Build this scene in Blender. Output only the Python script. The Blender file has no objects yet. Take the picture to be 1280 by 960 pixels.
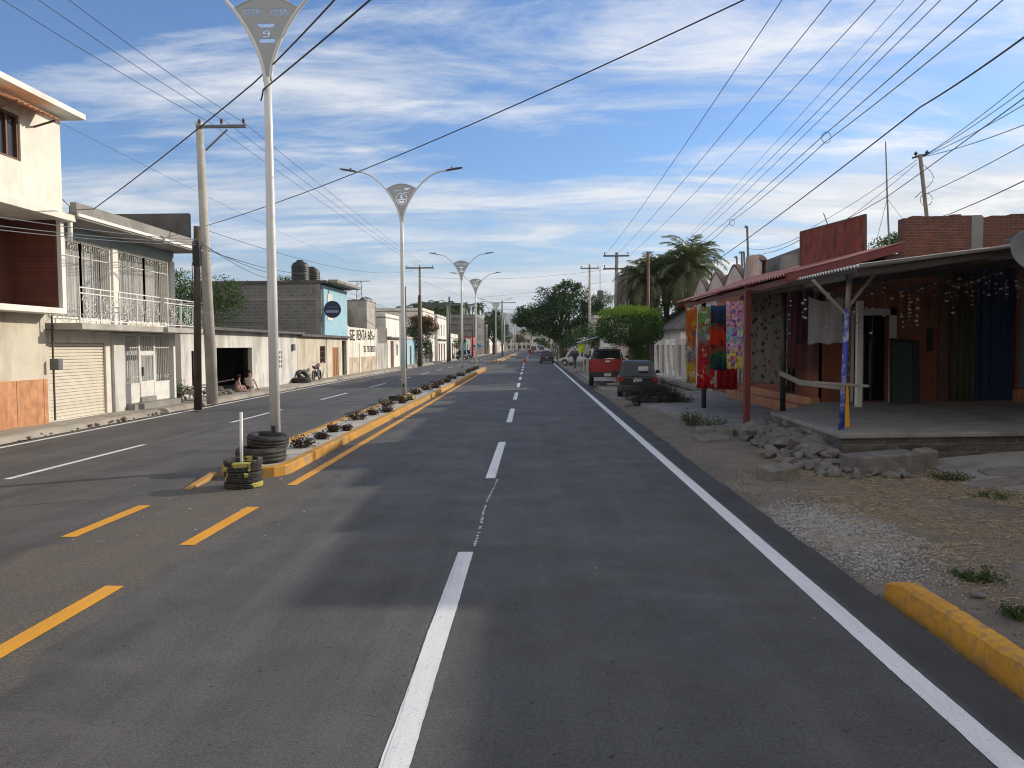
import bpy, bmesh, math, random
from mathutils import Vector, Matrix, noise
R = math.radians
rnd = random.Random(11)
scn = bpy.context.scene
C = scn.collection

# ------------------------------------------------------------------ camera
CAM = Vector((0.0, 0.0, 2.1))
YAW, PITCH, ROLL = R(1.67), R(-2.8), R(-0.35)
camrot = (Matrix.Rotation(YAW, 3, 'Z') @ Matrix.Rotation(R(90) + PITCH, 3, 'X') @ Matrix.Rotation(ROLL, 3, 'Z'))
cd = bpy.data.cameras.new('camera'); cam = bpy.data.objects.new('camera', cd); C.objects.link(cam)
cam.location = CAM; cam.rotation_euler = camrot.to_euler()
cd.sensor_width = 36; cd.lens = 36 * 960 / 1280; cd.clip_end = 20000; cd.clip_start = 0.05
scn.camera = cam

def P(px, py, Y):
    """world point seen at photo pixel (1280x960) on the plane y = Y"""
    d = camrot @ Vector(((px - 640) / 960, -(py - 480) / 960, -1))
    return CAM + d * (Y / d.y)

def G(px, py, z=0.0):
    d = camrot @ Vector(((px - 640) / 960, -(py - 480) / 960, -1))
    return CAM + d * ((z - CAM.z) / d.z)

# ------------------------------------------------------------------ materials
def newmat(name):
    m = bpy.data.materials.new(name); m.use_nodes = True
    nt = m.node_tree; b = nt.nodes['Principled BSDF']
    return m, nt, b

def N(nt, t, **k):
    n = nt.nodes.new(t)
    for a, v in k.items():
        if a in n.inputs.keys(): n.inputs[a].default_value = v
        else: setattr(n, a, v)
    return n

def ramp(nt, fac, stops, interp='LINEAR'):
    r = nt.nodes.new('ShaderNodeValToRGB'); r.color_ramp.interpolation = interp
    els = r.color_ramp.elements
    while len(els) < len(stops): els.new(0.5)
    for e, (p, c) in zip(els, stops):
        e.position = p
        e.color = (c, c, c, 1) if isinstance(c, (int, float)) else (*c, 1)
    nt.links.new(fac, r.inputs[0]); return r.outputs[0]

def mixc(nt, fac, a, b, mode='MIX'):
    m = nt.nodes.new('ShaderNodeMix'); m.data_type = 'RGBA'; m.blend_type = mode
    for s, v in ((m.inputs[0], fac), (m.inputs[6], a), (m.inputs[7], b)):
        if isinstance(v, (int, float)): s.default_value = v
        elif isinstance(v, tuple): s.default_value = (*v, 1)
        else: nt.links.new(v, s)
    return m.outputs[2]

def math_(nt, op, a, b=None, c=None):
    m = nt.nodes.new('ShaderNodeMath'); m.operation = op
    for s, v in zip(m.inputs, (a, b, c)):
        if v is None: continue
        if isinstance(v, (int, float)): s.default_value = v
        else: nt.links.new(v, s)
    return m.outputs[0]

def coord(nt, kind='Object', sx=1, sy=1, sz=1):
    tc = nt.nodes.new('ShaderNodeTexCoord'); mp = nt.nodes.new('ShaderNodeMapping')
    mp.inputs['Scale'].default_value = (sx, sy, sz)
    nt.links.new(tc.outputs[kind], mp.inputs[0]); return mp.outputs[0]

def tex(nt, vec, scale, detail=4, rough=0.55, dist=0.0):
    n = N(nt, 'ShaderNodeTexNoise', Scale=scale, Detail=detail, Roughness=rough, Distortion=dist)
    nt.links.new(vec, n.inputs['Vector']); return n.outputs['Fac']

def bump(nt, b, h, strength=0.3, dist=0.01):
    bp = N(nt, 'ShaderNodeBump', Strength=strength, Distance=dist)
    nt.links.new(h, bp.inputs['Height']); nt.links.new(bp.outputs[0], b.inputs['Normal'])

def sc(c, k): return tuple(min(1, x * k) for x in c)

def mat(name, col, rough=0.8, var=0.18, scale=2.0, bmp=0.25, bscale=25, metal=0.0, stain=None, stain_amt=0.5, sscale=1.0, kind='Object', streak=False, spec=None):
    m, nt, b = newmat(name)
    v = coord(nt, kind)
    n1 = tex(nt, v, scale, 5, 0.6)
    c = ramp(nt, n1, [(0.3, sc(col, 1 - var)), (0.7, sc(col, 1 + var))])
    n2 = tex(nt, v, scale * 9, 3, 0.6)
    c = mixc(nt, 0.5, c, ramp(nt, n2, [(0.3, 1 - var * 0.8), (0.7, 1.0)]), 'MULTIPLY')
    if stain:
        vs = coord(nt, kind, 1, 1, 0.25) if streak else v
        n3 = tex(nt, vs, sscale, 6, 0.65)
        f = math_(nt, 'MULTIPLY', ramp(nt, n3, [(0.48, 0), (0.66, 1)]), stain_amt)
        c = mixc(nt, f, c, stain)
    nt.links.new(c, b.inputs['Base Color'])
    b.inputs['Roughness'].default_value = rough; b.inputs['Metallic'].default_value = metal
    if spec is not None: b.inputs['Specular IOR Level'].default_value = spec
    if bmp: bump(nt, b, tex(nt, v, bscale, 4, 0.7), bmp, 0.01)
    return m

def brickmat(name, c1, c2, mortar, axis='y', w=0.4, h=0.2, ms=0.012, rough=0.9, bmp=0.5, stain=None, samt=0.5):
    m, nt, b = newmat(name)
    tc = nt.nodes.new('ShaderNodeTexCoord'); sp = nt.nodes.new('ShaderNodeSeparateXYZ'); cb = nt.nodes.new('ShaderNodeCombineXYZ')
    nt.links.new(tc.outputs['Object'], sp.inputs[0])
    nt.links.new(sp.outputs['Y' if axis == 'y' else 'X'], cb.inputs[0]); nt.links.new(sp.outputs['Z'], cb.inputs[1])
    wv = tex(nt, tc.outputs['Object'], 1.2, 3)
    br = N(nt, 'ShaderNodeTexBrick', Scale=1.0)
    br.inputs['Brick Width'].default_value = w; br.inputs['Row Height'].default_value = h
    br.inputs['Mortar Size'].default_value = ms; br.inputs['Mortar Smooth'].default_value = 0.3
    br.inputs['Color1'].default_value = (*c1, 1); br.inputs['Color2'].default_value = (*c2, 1); br.inputs['Mortar'].default_value = (*mortar, 1)
    va = nt.nodes.new('ShaderNodeVectorMath'); va.operation = 'ADD'
    cc = nt.nodes.new('ShaderNodeCombineXYZ'); nt.links.new(math_(nt, 'MULTIPLY', wv, 0.03), cc.inputs[1])
    nt.links.new(cb.outputs[0], va.inputs[0]); nt.links.new(cc.outputs[0], va.inputs[1]); nt.links.new(va.outputs[0], br.inputs['Vector'])
    c = mixc(nt, 0.6, br.outputs['Color'], ramp(nt, tex(nt, tc.outputs['Object'], 3, 6, 0.7), [(0.3, 0.6), (0.7, 1.15)]), 'MULTIPLY')
    if stain:
        f = math_(nt, 'MULTIPLY', ramp(nt, tex(nt, tc.outputs['Object'], 0.9, 6, 0.7), [(0.45, 0), (0.62, 1)]), samt)
        c = mixc(nt, f, c, stain)
    nt.links.new(c, b.inputs['Base Color']); b.inputs['Roughness'].default_value = rough
    h_ = math_(nt, 'ADD', math_(nt, 'MULTIPLY', br.outputs['Fac'], -1.0), math_(nt, 'MULTIPLY', tex(nt, tc.outputs['Object'], 40, 4), 0.6))
    bump(nt, b, h_, bmp, 0.012)
    return m

def leafmat(name, c1, c2, trans=0.3, scale=1.2):
    m, nt, b = newmat(name)
    v = coord(nt)
    c = ramp(nt, tex(nt, v, scale, 4, 0.7), [(0.32, c1), (0.68, c2)])
    c = mixc(nt, 0.5, c, ramp(nt, tex(nt, v, scale * 12, 2), [(0.3, 0.55), (0.7, 1.3)]), 'MULTIPLY')
    nt.links.new(c, b.inputs['Base Color']); b.inputs['Roughness'].default_value = 0.55; b.inputs['Specular IOR Level'].default_value = 0.3
    tr = nt.nodes.new('ShaderNodeBsdfTranslucent'); nt.links.new(mixc(nt, 1.0, c, (0.9, 1.0, 0.4), 'MULTIPLY'), tr.inputs[0])
    mx = nt.nodes.new('ShaderNodeMixShader'); mx.inputs[0].default_value = trans
    nt.links.new(b.outputs[0], mx.inputs[1]); nt.links.new(tr.outputs[0], mx.inputs[2])
    nt.links.new(mx.outputs[0], nt.nodes['Material Output'].inputs[0]); return m

M = {}
M['concrete'] = mat('concrete', (0.27, 0.26, 0.24), 0.9, 0.2, 1.3, 0.4, 30, stain=(0.13, 0.12, 0.11), stain_amt=0.5)
M['pale_concrete'] = mat('pale_concrete', (0.42, 0.40, 0.36), 0.9, 0.15, 1.5, 0.3, 30, stain=(0.2, 0.18, 0.16), stain_amt=0.5)
M['dark_concrete'] = mat('dark_concrete', (0.12, 0.115, 0.11), 0.9, 0.25, 1.5, 0.4, 30, stain=(0.05, 0.05, 0.05), stain_amt=0.5, streak=True)
M['cream'] = mat('cream_plaster', (0.73, 0.70, 0.62), 0.9, 0.09, 1.2, 0.25, 20, stain=(0.44, 0.40, 0.33), stain_amt=0.6, streak=True)
M['beige'] = mat('beige_plaster', (0.58, 0.53, 0.43), 0.9, 0.12, 1.2, 0.25, 20, stain=(0.25, 0.2, 0.14), stain_amt=0.5, streak=True)
M['white'] = mat('white_plaster', (0.76, 0.74, 0.69), 0.9, 0.08, 1.0, 0.2, 20, stain=(0.35, 0.31, 0.26), stain_amt=0.5, streak=True)
M['greywhite'] = mat('grey_white_plaster', (0.60, 0.59, 0.56), 0.9, 0.1, 0.8, 0.25, 20, stain=(0.22, 0.2, 0.18), stain_amt=0.6, streak=True)
M['white_paint'] = mat('white_painted_metal', (0.72, 0.71, 0.68), 0.45, 0.06, 3, 0.05, 30, stain=(0.4, 0.33, 0.25), stain_amt=0.25)
M['lamp_paint'] = mat('lamp_paint', (0.62, 0.63, 0.63), 0.4, 0.04, 3, 0.03, 30, metal=0.1)
M['fan_paint'] = mat('fan_paint', (0.36, 0.38, 0.40), 0.5, 0.05, 3, 0.03, 30)
M['dark_metal'] = mat('dark_metal', (0.05, 0.05, 0.052), 0.5, 0.2, 4, 0.1, 30)
M['lamp_grey'] = mat('lamp_grey', (0.12, 0.13, 0.14), 0.5, 0.1, 4, 0.05, 30)
M['black'] = mat('black_plastic', (0.02, 0.02, 0.022), 0.5, 0.2, 5, 0.05, 30)
M['rubber'] = mat('tyre_rubber', (0.022, 0.021, 0.021), 0.75, 0.3, 6, 0.3, 60, stain=(0.11, 0.095, 0.08), stain_amt=0.35, sscale=3)
M['orange_tile'] = mat('orange_tile', (0.52, 0.25, 0.12), 0.5, 0.25, 3, 0.15, 20, stain=(0.36, 0.13, 0.05), stain_amt=0.8, sscale=11, streak=True)
M['brown_tile'] = brickmat('brown_tile', (0.16, 0.045, 0.025), (0.11, 0.03, 0.02), (0.05, 0.02, 0.015), 'y', 0.35, 0.06, 0.004, 0.6, 0.3)
M['blockwall'] = brickmat('grey_block_wall', (0.21, 0.205, 0.195), (0.165, 0.16, 0.155), (0.29, 0.285, 0.27), 'x', 0.42, 0.21, 0.016, 0.95, 0.6)
M['blockwall_y'] = brickmat('grey_block_wall_street', (0.20, 0.195, 0.185), (0.165, 0.16, 0.155), (0.27, 0.26, 0.25), 'y', 0.42, 0.21, 0.016, 0.95, 0.6)
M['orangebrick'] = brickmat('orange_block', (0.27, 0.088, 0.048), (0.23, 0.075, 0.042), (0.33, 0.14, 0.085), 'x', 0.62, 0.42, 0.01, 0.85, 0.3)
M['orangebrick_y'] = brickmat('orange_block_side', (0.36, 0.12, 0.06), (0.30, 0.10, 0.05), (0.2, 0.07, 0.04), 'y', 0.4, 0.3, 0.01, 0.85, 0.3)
M['redbrick'] = brickmat('old_red_brick', (0.25, 0.07, 0.04), (0.15, 0.05, 0.035), (0.19, 0.15, 0.12), 'x', 0.26, 0.075, 0.012, 0.95, 0.8, stain=(0.10, 0.07, 0.06), samt=0.6)
M['redbrick_y'] = brickmat('old_red_brick_side', (0.25, 0.07, 0.04), (0.15, 0.05, 0.035), (0.19, 0.15, 0.12), 'y', 0.26, 0.075, 0.012, 0.95, 0.8, stain=(0.10, 0.07, 0.06), samt=0.6)
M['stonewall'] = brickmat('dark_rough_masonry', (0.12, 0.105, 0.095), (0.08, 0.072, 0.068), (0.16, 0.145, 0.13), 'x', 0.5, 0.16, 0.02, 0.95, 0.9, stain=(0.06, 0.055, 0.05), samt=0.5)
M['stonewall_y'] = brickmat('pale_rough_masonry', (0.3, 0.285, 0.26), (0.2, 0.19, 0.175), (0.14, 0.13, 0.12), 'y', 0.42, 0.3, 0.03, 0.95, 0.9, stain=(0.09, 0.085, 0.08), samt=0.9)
M['blue_plaster'] = mat('light_blue_plaster', (0.30, 0.50, 0.60), 0.85, 0.08, 1, 0.2, 20)
M['teal_plaster'] = mat('teal_plaster', (0.30, 0.37, 0.38), 0.85, 0.1, 1, 0.2, 20)
M['green_plaster'] = mat('green_plaster', (0.06, 0.28, 0.11), 0.85, 0.25, 1, 0.2, 20, stain=(0.25, 0.4, 0.25), stain_amt=0.4)
M['pink_plaster'] = mat('pink_plaster', (0.62, 0.49, 0.45), 0.9, 0.12, 1, 0.3, 20, stain=(0.2, 0.15, 0.14), stain_amt=0.6, streak=True)
M['palepink'] = mat('pale_pink_plaster', (0.52, 0.46, 0.44), 0.9, 0.1, 1, 0.2, 20)
M['dark_trim'] = mat('dark_trim', (0.13, 0.08, 0.06), 0.9, 0.25, 2, 0.3, 20)
M['red_paint'] = mat('dark_red_paint', (0.16, 0.028, 0.022), 0.6, 0.2, 2, 0.1, 20, stain=(0.07, 0.02, 0.015), stain_amt=0.5)
M['rust'] = mat('rusted_red_sheet', (0.24, 0.05, 0.028), 0.8, 0.35, 2.5, 0.2, 20, stain=(0.05, 0.02, 0.014), stain_amt=0.95, sscale=7, streak=True)
M['redroof'] = mat('faded_red_roofing', (0.34, 0.14, 0.125), 0.65, 0.25, 2, 0.1, 20, stain=(0.33, 0.18, 0.16), stain_amt=0.6, sscale=2)
M['zinc'] = mat('weathered_zinc_sheet', (0.62, 0.62, 0.60), 0.45, 0.12, 1.5, 0.1, 20, metal=0.4, stain=(0.2, 0.17, 0.14), stain_amt=0.4)
M['darkroof'] = mat('dark_sheet', (0.07, 0.065, 0.06), 0.8, 0.2, 2, 0.1, 20)  # even very dark tone for canopy beams, shop inner wall and garlands
M['blue_post'] = mat('blue_flaked_paint', (0.035, 0.05, 0.33), 0.6, 0.2, 3, 0.15, 20, stain=(0.5, 0.5, 0.55), stain_amt=0.8, sscale=5)
M['wood'] = mat('weathered_wood', (0.26, 0.235, 0.20), 0.9, 0.25, 4, 0.4, 30)
M['darkwood'] = mat('dark_pole_wood', (0.07, 0.055, 0.042), 0.9, 0.3, 4, 0.5, 30)
M['brownwood'] = mat('brown_window_wood', (0.13, 0.05, 0.028), 0.6, 0.2, 4, 0.2, 30)
M['orangewood'] = mat('varnished_door_wood', (0.34, 0.15, 0.05), 0.6, 0.2, 4, 0.2, 30)
M['glass'] = mat('dark_window_glass', (0.03, 0.035, 0.04), 0.08, 0.2, 2, 0.0)
M['shutter'] = mat('cream_roller_shutter', (0.62, 0.57, 0.47), 0.55, 0.06, 2, 0.05, 20)
M['blueshutter'] = mat('blue_roller_shutter', (0.14, 0.25, 0.31), 0.5, 0.15, 2, 0.05, 20)
M['bluedoor'] = mat('dark_blue_sheet', (0.02, 0.05, 0.12), 0.5, 0.2, 2, 0.05, 20)
M['darkgreen'] = mat('dark_green_sheet', (0.035, 0.065, 0.055), 0.6, 0.2, 2, 0.05, 20)
M['curtain_green'] = mat('olive_curtain', (0.07, 0.065, 0.03), 0.95, 0.2, 2, 0.1, 20)
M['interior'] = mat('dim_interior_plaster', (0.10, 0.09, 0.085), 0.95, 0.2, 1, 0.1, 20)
M['curtain'] = mat('pale_curtain', (0.45, 0.46, 0.45), 0.9, 0.12, 2, 0.1, 20)
M['yellow'] = mat('yellow_kerb_paint', (0.52, 0.26, 0.03), 0.8, 0.2, 2.5, 0.5, 30, stain=(0.28, 0.22, 0.15), stain_amt=0.9, sscale=3.5)
M['yellow_bright'] = mat('bright_yellow_kerb_paint', (0.62, 0.30, 0.03), 0.8, 0.14, 2.5, 0.9, 30, stain=(0.30, 0.19, 0.09), stain_amt=0.75, sscale=9)
M['rock'] = mat('grey_rock', (0.17, 0.16, 0.15), 0.95, 0.35, 5, 0.8, 14, stain=(0.1, 0.09, 0.08), stain_amt=0.5, sscale=3)
M['rock_pale'] = mat('pale_rubble', (0.20, 0.186, 0.168), 0.95, 0.35, 5, 0.8, 14, stain=(0.14, 0.12, 0.1), stain_amt=0.5, sscale=3)
M['bark'] = mat('bark', (0.11, 0.085, 0.06), 0.95, 0.3, 4, 0.7, 12)
M['palmbark'] = mat('palm_bark', (0.17, 0.15, 0.12), 0.95, 0.3, 4, 0.7, 12)
M['leaf_dark'] = leafmat('dark_leaves', (0.025, 0.06, 0.018), (0.065, 0.115, 0.035), 0.25, 0.6)
M['leaf_mid'] = leafmat('mid_leaves', (0.04, 0.085, 0.02), (0.08, 0.13, 0.035), 0.3, 0.8)
M['leaf_bright'] = leafmat('bright_leaves', (0.05, 0.12, 0.015), (0.11, 0.2, 0.03), 0.35, 2)
M['leaf_olive'] = leafmat('olive_leaves', (0.07, 0.09, 0.03), (0.13, 0.15, 0.05), 0.3, 1)
M['leaf_red'] = leafmat('rusty_leaves', (0.10, 0.04, 0.02), (0.18, 0.07, 0.03), 0.3, 1)
M['leaf_purple'] = leafmat('purple_leaves', (0.04, 0.024, 0.02), (0.085, 0.05, 0.035), 0.2, 6)
M['palmleaf'] = leafmat('palm_leaves', (0.10, 0.125, 0.07), (0.20, 0.22, 0.12), 0.35, 1)
M['twig'] = mat('dead_twigs', (0.045, 0.038, 0.032), 0.95, 0.3, 8, 0.2, 30)
M['twig_pale'] = mat('dry_twigs', (0.19, 0.155, 0.11), 0.95, 0.3, 8, 0.2, 30)
M['skin'] = mat('skin', (0.28, 0.14, 0.09), 0.6, 0.05, 5, 0.0)
M['hair'] = mat('hair', (0.015, 0.012, 0.01), 0.6, 0.1, 20, 0.2)
def flat(name, col, rough=0.7, metal=0.0, var=0.08): return mat(name, col, rough, var, 3, 0.05, 30, metal)

# ------------------------------------------------------------------ mesh builder
class MB:
    def __init__(s): s.v = []; s.f = []; s.mi = []; s.cur = 0
    def face(s, pts):
        i = len(s.v); s.v += [tuple(p) for p in pts]; s.f.append(tuple(range(i, i + len(pts)))); s.mi.append(s.cur)
    def mesh(s, vs, fs):
        i = len(s.v); s.v += [tuple(p) for p in vs]
        for f in fs: s.f.append(tuple(i + k for k in f)); s.mi.append(s.cur)
    def box(s, x0, y0, z0, x1, y1, z1, T=None):
        if x0 > x1: x0, x1 = x1, x0
        if y0 > y1: y0, y1 = y1, y0
        if z0 > z1: z0, z1 = z1, z0
        vs = [Vector(p) for p in ((x0,y0,z0),(x1,y0,z0),(x1,y1,z0),(x0,y1,z0),(x0,y0,z1),(x1,y0,z1),(x1,y1,z1),(x0,y1,z1))]
        if T is not None: vs = [T @ p for p in vs]
        s.mesh(vs, [(0,3,2,1),(4,5,6,7),(0,1,5,4),(1,2,6,5),(2,3,7,6),(3,0,4,7)]); return s
    def bar(s, a, b, w, h=None, up=Vector((0,0,1))):
        a = Vector(a); b = Vector(b); d = (b - a); L = d.length; d.normalize(); h = h or w
        if abs(d.dot(up)) > 0.99: up = Vector((1,0,0))
        r = d.cross(up).normalized() * (w / 2); u = r.cross(d).normalized() * (h / 2)
        s.mesh([a-r-u, a+r-u, a+r+u, a-r+u, b-r-u, b+r-u, b+r+u, b-r+u], [(0,3,2,1)[::-1],(4,5,6,7)[::-1],(0,1,5,4)[::-1],(1,2,6,5)[::-1],(2,3,7,6)[::-1],(3,0,4,7)[::-1]]); return s
    def tube(s, pts, rad, n=8, cap=True):
        pts = [Vector(p) for p in pts]
        if not isinstance(rad, (list, tuple)): rad = [rad] * len(pts)
        rings = []; ref = Vector((0.3, 0.2, 0.93)).normalized()
        for i, p in enumerate(pts):
            d = (pts[min(i+1, len(pts)-1)] - pts[max(i-1, 0)]).normalized()
            if abs(d.dot(ref)) > 0.97: rr = Vector((1,0,0))
            else: rr = ref
            a = d.cross(rr).normalized(); b = d.cross(a).normalized()
            rings.append([p + (a*math.cos(t) + b*math.sin(t)) * rad[i] for t in (2*math.pi*k/n for k in range(n))])
        base = len(s.v)
        for r in rings: s.v += [tuple(q) for q in r]
        for i in range(len(pts)-1):
            for k in range(n):
                s.f.append((base+i*n+k, base+i*n+(k+1)%n, base+(i+1)*n+(k+1)%n, base+(i+1)*n+k)); s.mi.append(s.cur)
        if cap:
            s.f.append(tuple(base+k for k in reversed(range(n)))); s.mi.append(s.cur)
            s.f.append(tuple(base+(len(pts)-1)*n+k for k in range(n))); s.mi.append(s.cur)
        return s
    def lathe(s, prof, c=(0,0,0), n=20, T=None):
        """prof: list of (r,z)"""
        c = Vector(c); base = len(s.v)
        for r, z in prof:
            for k in range(n):
                p = Vector((r*math.cos(2*math.pi*k/n), r*math.sin(2*math.pi*k/n), z))
                if T is not None: p = T @ p
                s.v.append(tuple(p + c))
        for i in range(len(prof)-1):
            for k in range(n):
                s.f.append((base+i*n+k, base+i*n+(k+1)%n, base+(i+1)*n+(k+1)%n, base+(i+1)*n+k)); s.mi.append(s.cur)
        return s
    def grid(s, fn, nu, nv):
        base = len(s.v)
        for j in range(nv+1):
            for i in range(nu+1): s.v.append(tuple(fn(i/nu, j/nv)))
        for j in range(nv):
            for i in range(nu):
                a = base + j*(nu+1) + i
                s.f.append((a, a+1, a+nu+2, a+nu+1)); s.mi.append(s.cur)
        return s
    def prism(s, poly, vec):
        poly = [Vector(p) for p in poly]; vec = Vector(vec); n = len(poly)
        s.mesh(poly + [p + vec for p in poly], [tuple(reversed(range(n))), tuple(range(n, 2*n))] + [(k, (k+1)%n, n+(k+1)%n, n+k) for k in range(n)])
        return s
    def build(s, name, m, parent=None, smooth=False, bev=0, base=None, solid=0):
        org = Vector((0,0,0)); q = parent
        while q is not None: org += q.location; q = q.parent
        loc = Vector((0,0,0))
        if parent is None:
            if base is None:
                xs = [p[0] for p in s.v]; ys = [p[1] for p in s.v]; zs = [p[2] for p in s.v]
                base = ((min(xs)+max(xs))/2, (min(ys)+max(ys))/2, min(zs))
            loc = Vector(base); org = loc
        me = bpy.data.meshes.new(name)
        me.from_pydata([(p[0]-org.x, p[1]-org.y, p[2]-org.z) for p in s.v], [], s.f)
        ms = m if isinstance(m, (list, tuple)) else [m]
        for q in ms: me.materials.append(M[q] if isinstance(q, str) else q)
        if len(ms) > 1: me.polygons.foreach_set('material_index', s.mi)
        if smooth: me.polygons.foreach_set('use_smooth', [True]*len(me.polygons))
        me.update(); me.validate()
        o = bpy.data.objects.new(name, me); C.objects.link(o); o.location = loc
        if parent is not None: o.parent = parent
        if bev:
            b = o.modifiers.new('bevel', 'BEVEL'); b.width = bev; b.segments = 2; b.limit_method = 'ANGLE'; b.angle_limit = R(40)
        if solid:
            b = o.modifiers.new('solid', 'SOLIDIFY'); b.thickness = solid; b.offset = 0
        return o

def tag(o, label=None, cat=None, group=None, kind=None):
    if label: o['label'] = label
    if cat: o['category'] = cat
    if group: o['group'] = group
    if kind: o['kind'] = kind
    return o

def thing(name, loc, label, cat, group=None):
    o = bpy.data.objects.new(name, None); C.objects.link(o); o.location = loc; o.empty_display_size = 0.3
    return tag(o, label, cat, group)

def copy_tree(o, parent=None):
    c = o.copy(); C.objects.link(c)
    if parent is not None: c.parent = parent
    for ch in KIDS(o): copy_tree(ch, c)
    return c
def KIDS(o): return [x for x in C.objects if x.parent == o]

def facade(mb, O, u, n, L, z0, z1, ops, t=0.2):
    """wall from O along u, outward normal n, real openings (u0,u1,z0,z1)"""
    O = Vector(O); u = Vector(u); n = Vector(n)
    us = sorted({0, L, *[a for o in ops for a in o[:2]]}); zs = sorted({z0, z1, *[a for o in ops for a in o[2:4]]})
    def isop(a, b):
        return any(o[0] - 1e-6 <= a <= o[1] + 1e-6 and o[2] - 1e-6 <= b <= o[3] + 1e-6 for o in ops)
    def pt(a, z, d=0): return O + u*a + Vector((0,0,z - O.z)) - n*d
    flip = u.cross(Vector((0,0,1))).dot(n) < 0
    def q(ps): mb.face(ps[::-1] if flip else ps)
    nu, nz = len(us)-1, len(zs)-1
    solid = [[not isop((us[i]+us[i+1])/2, (zs[j]+zs[j+1])/2) for j in range(nz)] for i in range(nu)]
    for i in range(nu):
        for j in range(nz):
            a, b, c, d = us[i], us[i+1], zs[j], zs[j+1]
            if not solid[i][j]: continue
            q([pt(a,c), pt(b,c), pt(b,d), pt(a,d)])
            q([pt(a,c,t), pt(a,d,t), pt(b,d,t), pt(b,c,t)])
            if i == 0 or not solid[i-1][j]: q([pt(a,c,t), pt(a,c), pt(a,d), pt(a,d,t)])
            if i == nu-1 or not solid[i+1][j]: q([pt(b,c), pt(b,c,t), pt(b,d,t), pt(b,d)])
            if j == 0 or not solid[i][j-1]: q([pt(a,c,t), pt(b,c,t), pt(b,c), pt(a,c)])
            if j == nz-1 or not solid[i][j+1]: q([pt(a,d), pt(b,d), pt(b,d,t), pt(a,d,t)])

def pane(parent, O, u, n, u0, u1, z0, z1, deep=0.1, fr='white_paint', gl='glass', mull=1, trans=0, fw=0.05, name='window'):
    O = Vector(O); u = Vector(u); n = Vector(n)
    def pt(a, z, d): return O + u*a + Vector((0,0,z - O.z)) - n*d
    f = MB(); dd = deep
    for a, b in (((u0+fw/2, z0), (u0+fw/2, z1)), ((u1-fw/2, z0), (u1-fw/2, z1)), ((u0+fw, z0+fw/2), (u1-fw, z0+fw/2)), ((u0+fw, z1-fw/2), (u1-fw, z1-fw/2))):
        f.bar(pt(*a, dd), pt(*b, dd), fw, fw)
    for k in range(mull):
        uu = u0 + (u1-u0)*(k+1)/(mull+1); f.bar(pt(uu, z0+fw, dd), pt(uu, z1-fw, dd), fw*.8, fw*.8)
    for k in range(trans):
        zz = z0 + (z1-z0)*(k+1)/(trans+1); f.bar(pt(u0+fw, zz, dd+.002), pt(u1-fw, zz, dd+.002), fw*.7, fw*.7)
    fo = f.build(name, fr, parent)
    g = MB(); a, b, c, d = u0+.01, u1-.01, z0+.01, z1-.01
    g.prism([pt(a,c,dd+.03), pt(b,c,dd+.03), pt(b,d,dd+.03), pt(a,d,dd+.03)], -n*0.012)
    g.build('pane', gl, fo)
    return fo

def doorpart(parent, O, u, n, u0, u1, z0, z1, m='brownwood', deep=0.1, name='door', ribs=0):
    O = Vector(O); u = Vector(u); n = Vector(n)
    def pt(a, z, d): return O + u*a + Vector((0,0,z - O.z)) - n*d
    b = MB()
    b.prism([pt(u0,z0,deep), pt(u1,z0,deep), pt(u1,z1,deep), pt(u0,z1,deep)], -n*0.04)
    if ribs == 'slats':
        z = z0
        while z < z1 - 0.05:
            b.bar(pt(u0+.01, z+.04, deep-.012), pt(u1-.01, z+.04, deep-.012), 0.045, 0.06); z += 0.092
    else:
        for k in range(ribs):
            uu = u0 + (u1-u0)*(k+.5)/ribs; b.bar(pt(uu, z0+.1, deep-.01), pt(uu, z1-.1, deep-.01), (u1-u0)/ribs*.6, 0.03)
    d = b.build(name, m, parent)
    if name == 'door':
        MB().bar(pt(u1-.12, z0+1.0, deep-.04), pt(u1-.12, z0+1.12, deep-.04), .03, .03).build('handle', 'dark_metal', d)
    return d

_ts = {}
def text_mesh(body, size, extr=0.003, align='CENTER'):
    cu = bpy.data.curves.new('t', 'FONT'); cu.body = body; cu.size = size; cu.extrude = extr; cu.align_x = align
    o = bpy.data.objects.new('t', cu); C.objects.link(o)
    bpy.context.view_layer.update()
    dg = bpy.context.evaluated_depsgraph_get(); me = bpy.data.meshes.new_from_object(o.evaluated_get(dg))
    bpy.data.objects.remove(o); return me
def text_part(name, body, size, m, parent, T, label=None):
    me = text_mesh(body, size); me.transform(T); me.materials.clear(); me.materials.append(M[m] if isinstance(m, str) else m)
    o = bpy.data.objects.new(name, me); C.objects.link(o); o.parent = parent
    org = Vector((0,0,0)); q = parent
    while q is not None: org += q.location; q = q.parent
    me.transform(Matrix.Translation(-org)); return o
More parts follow.
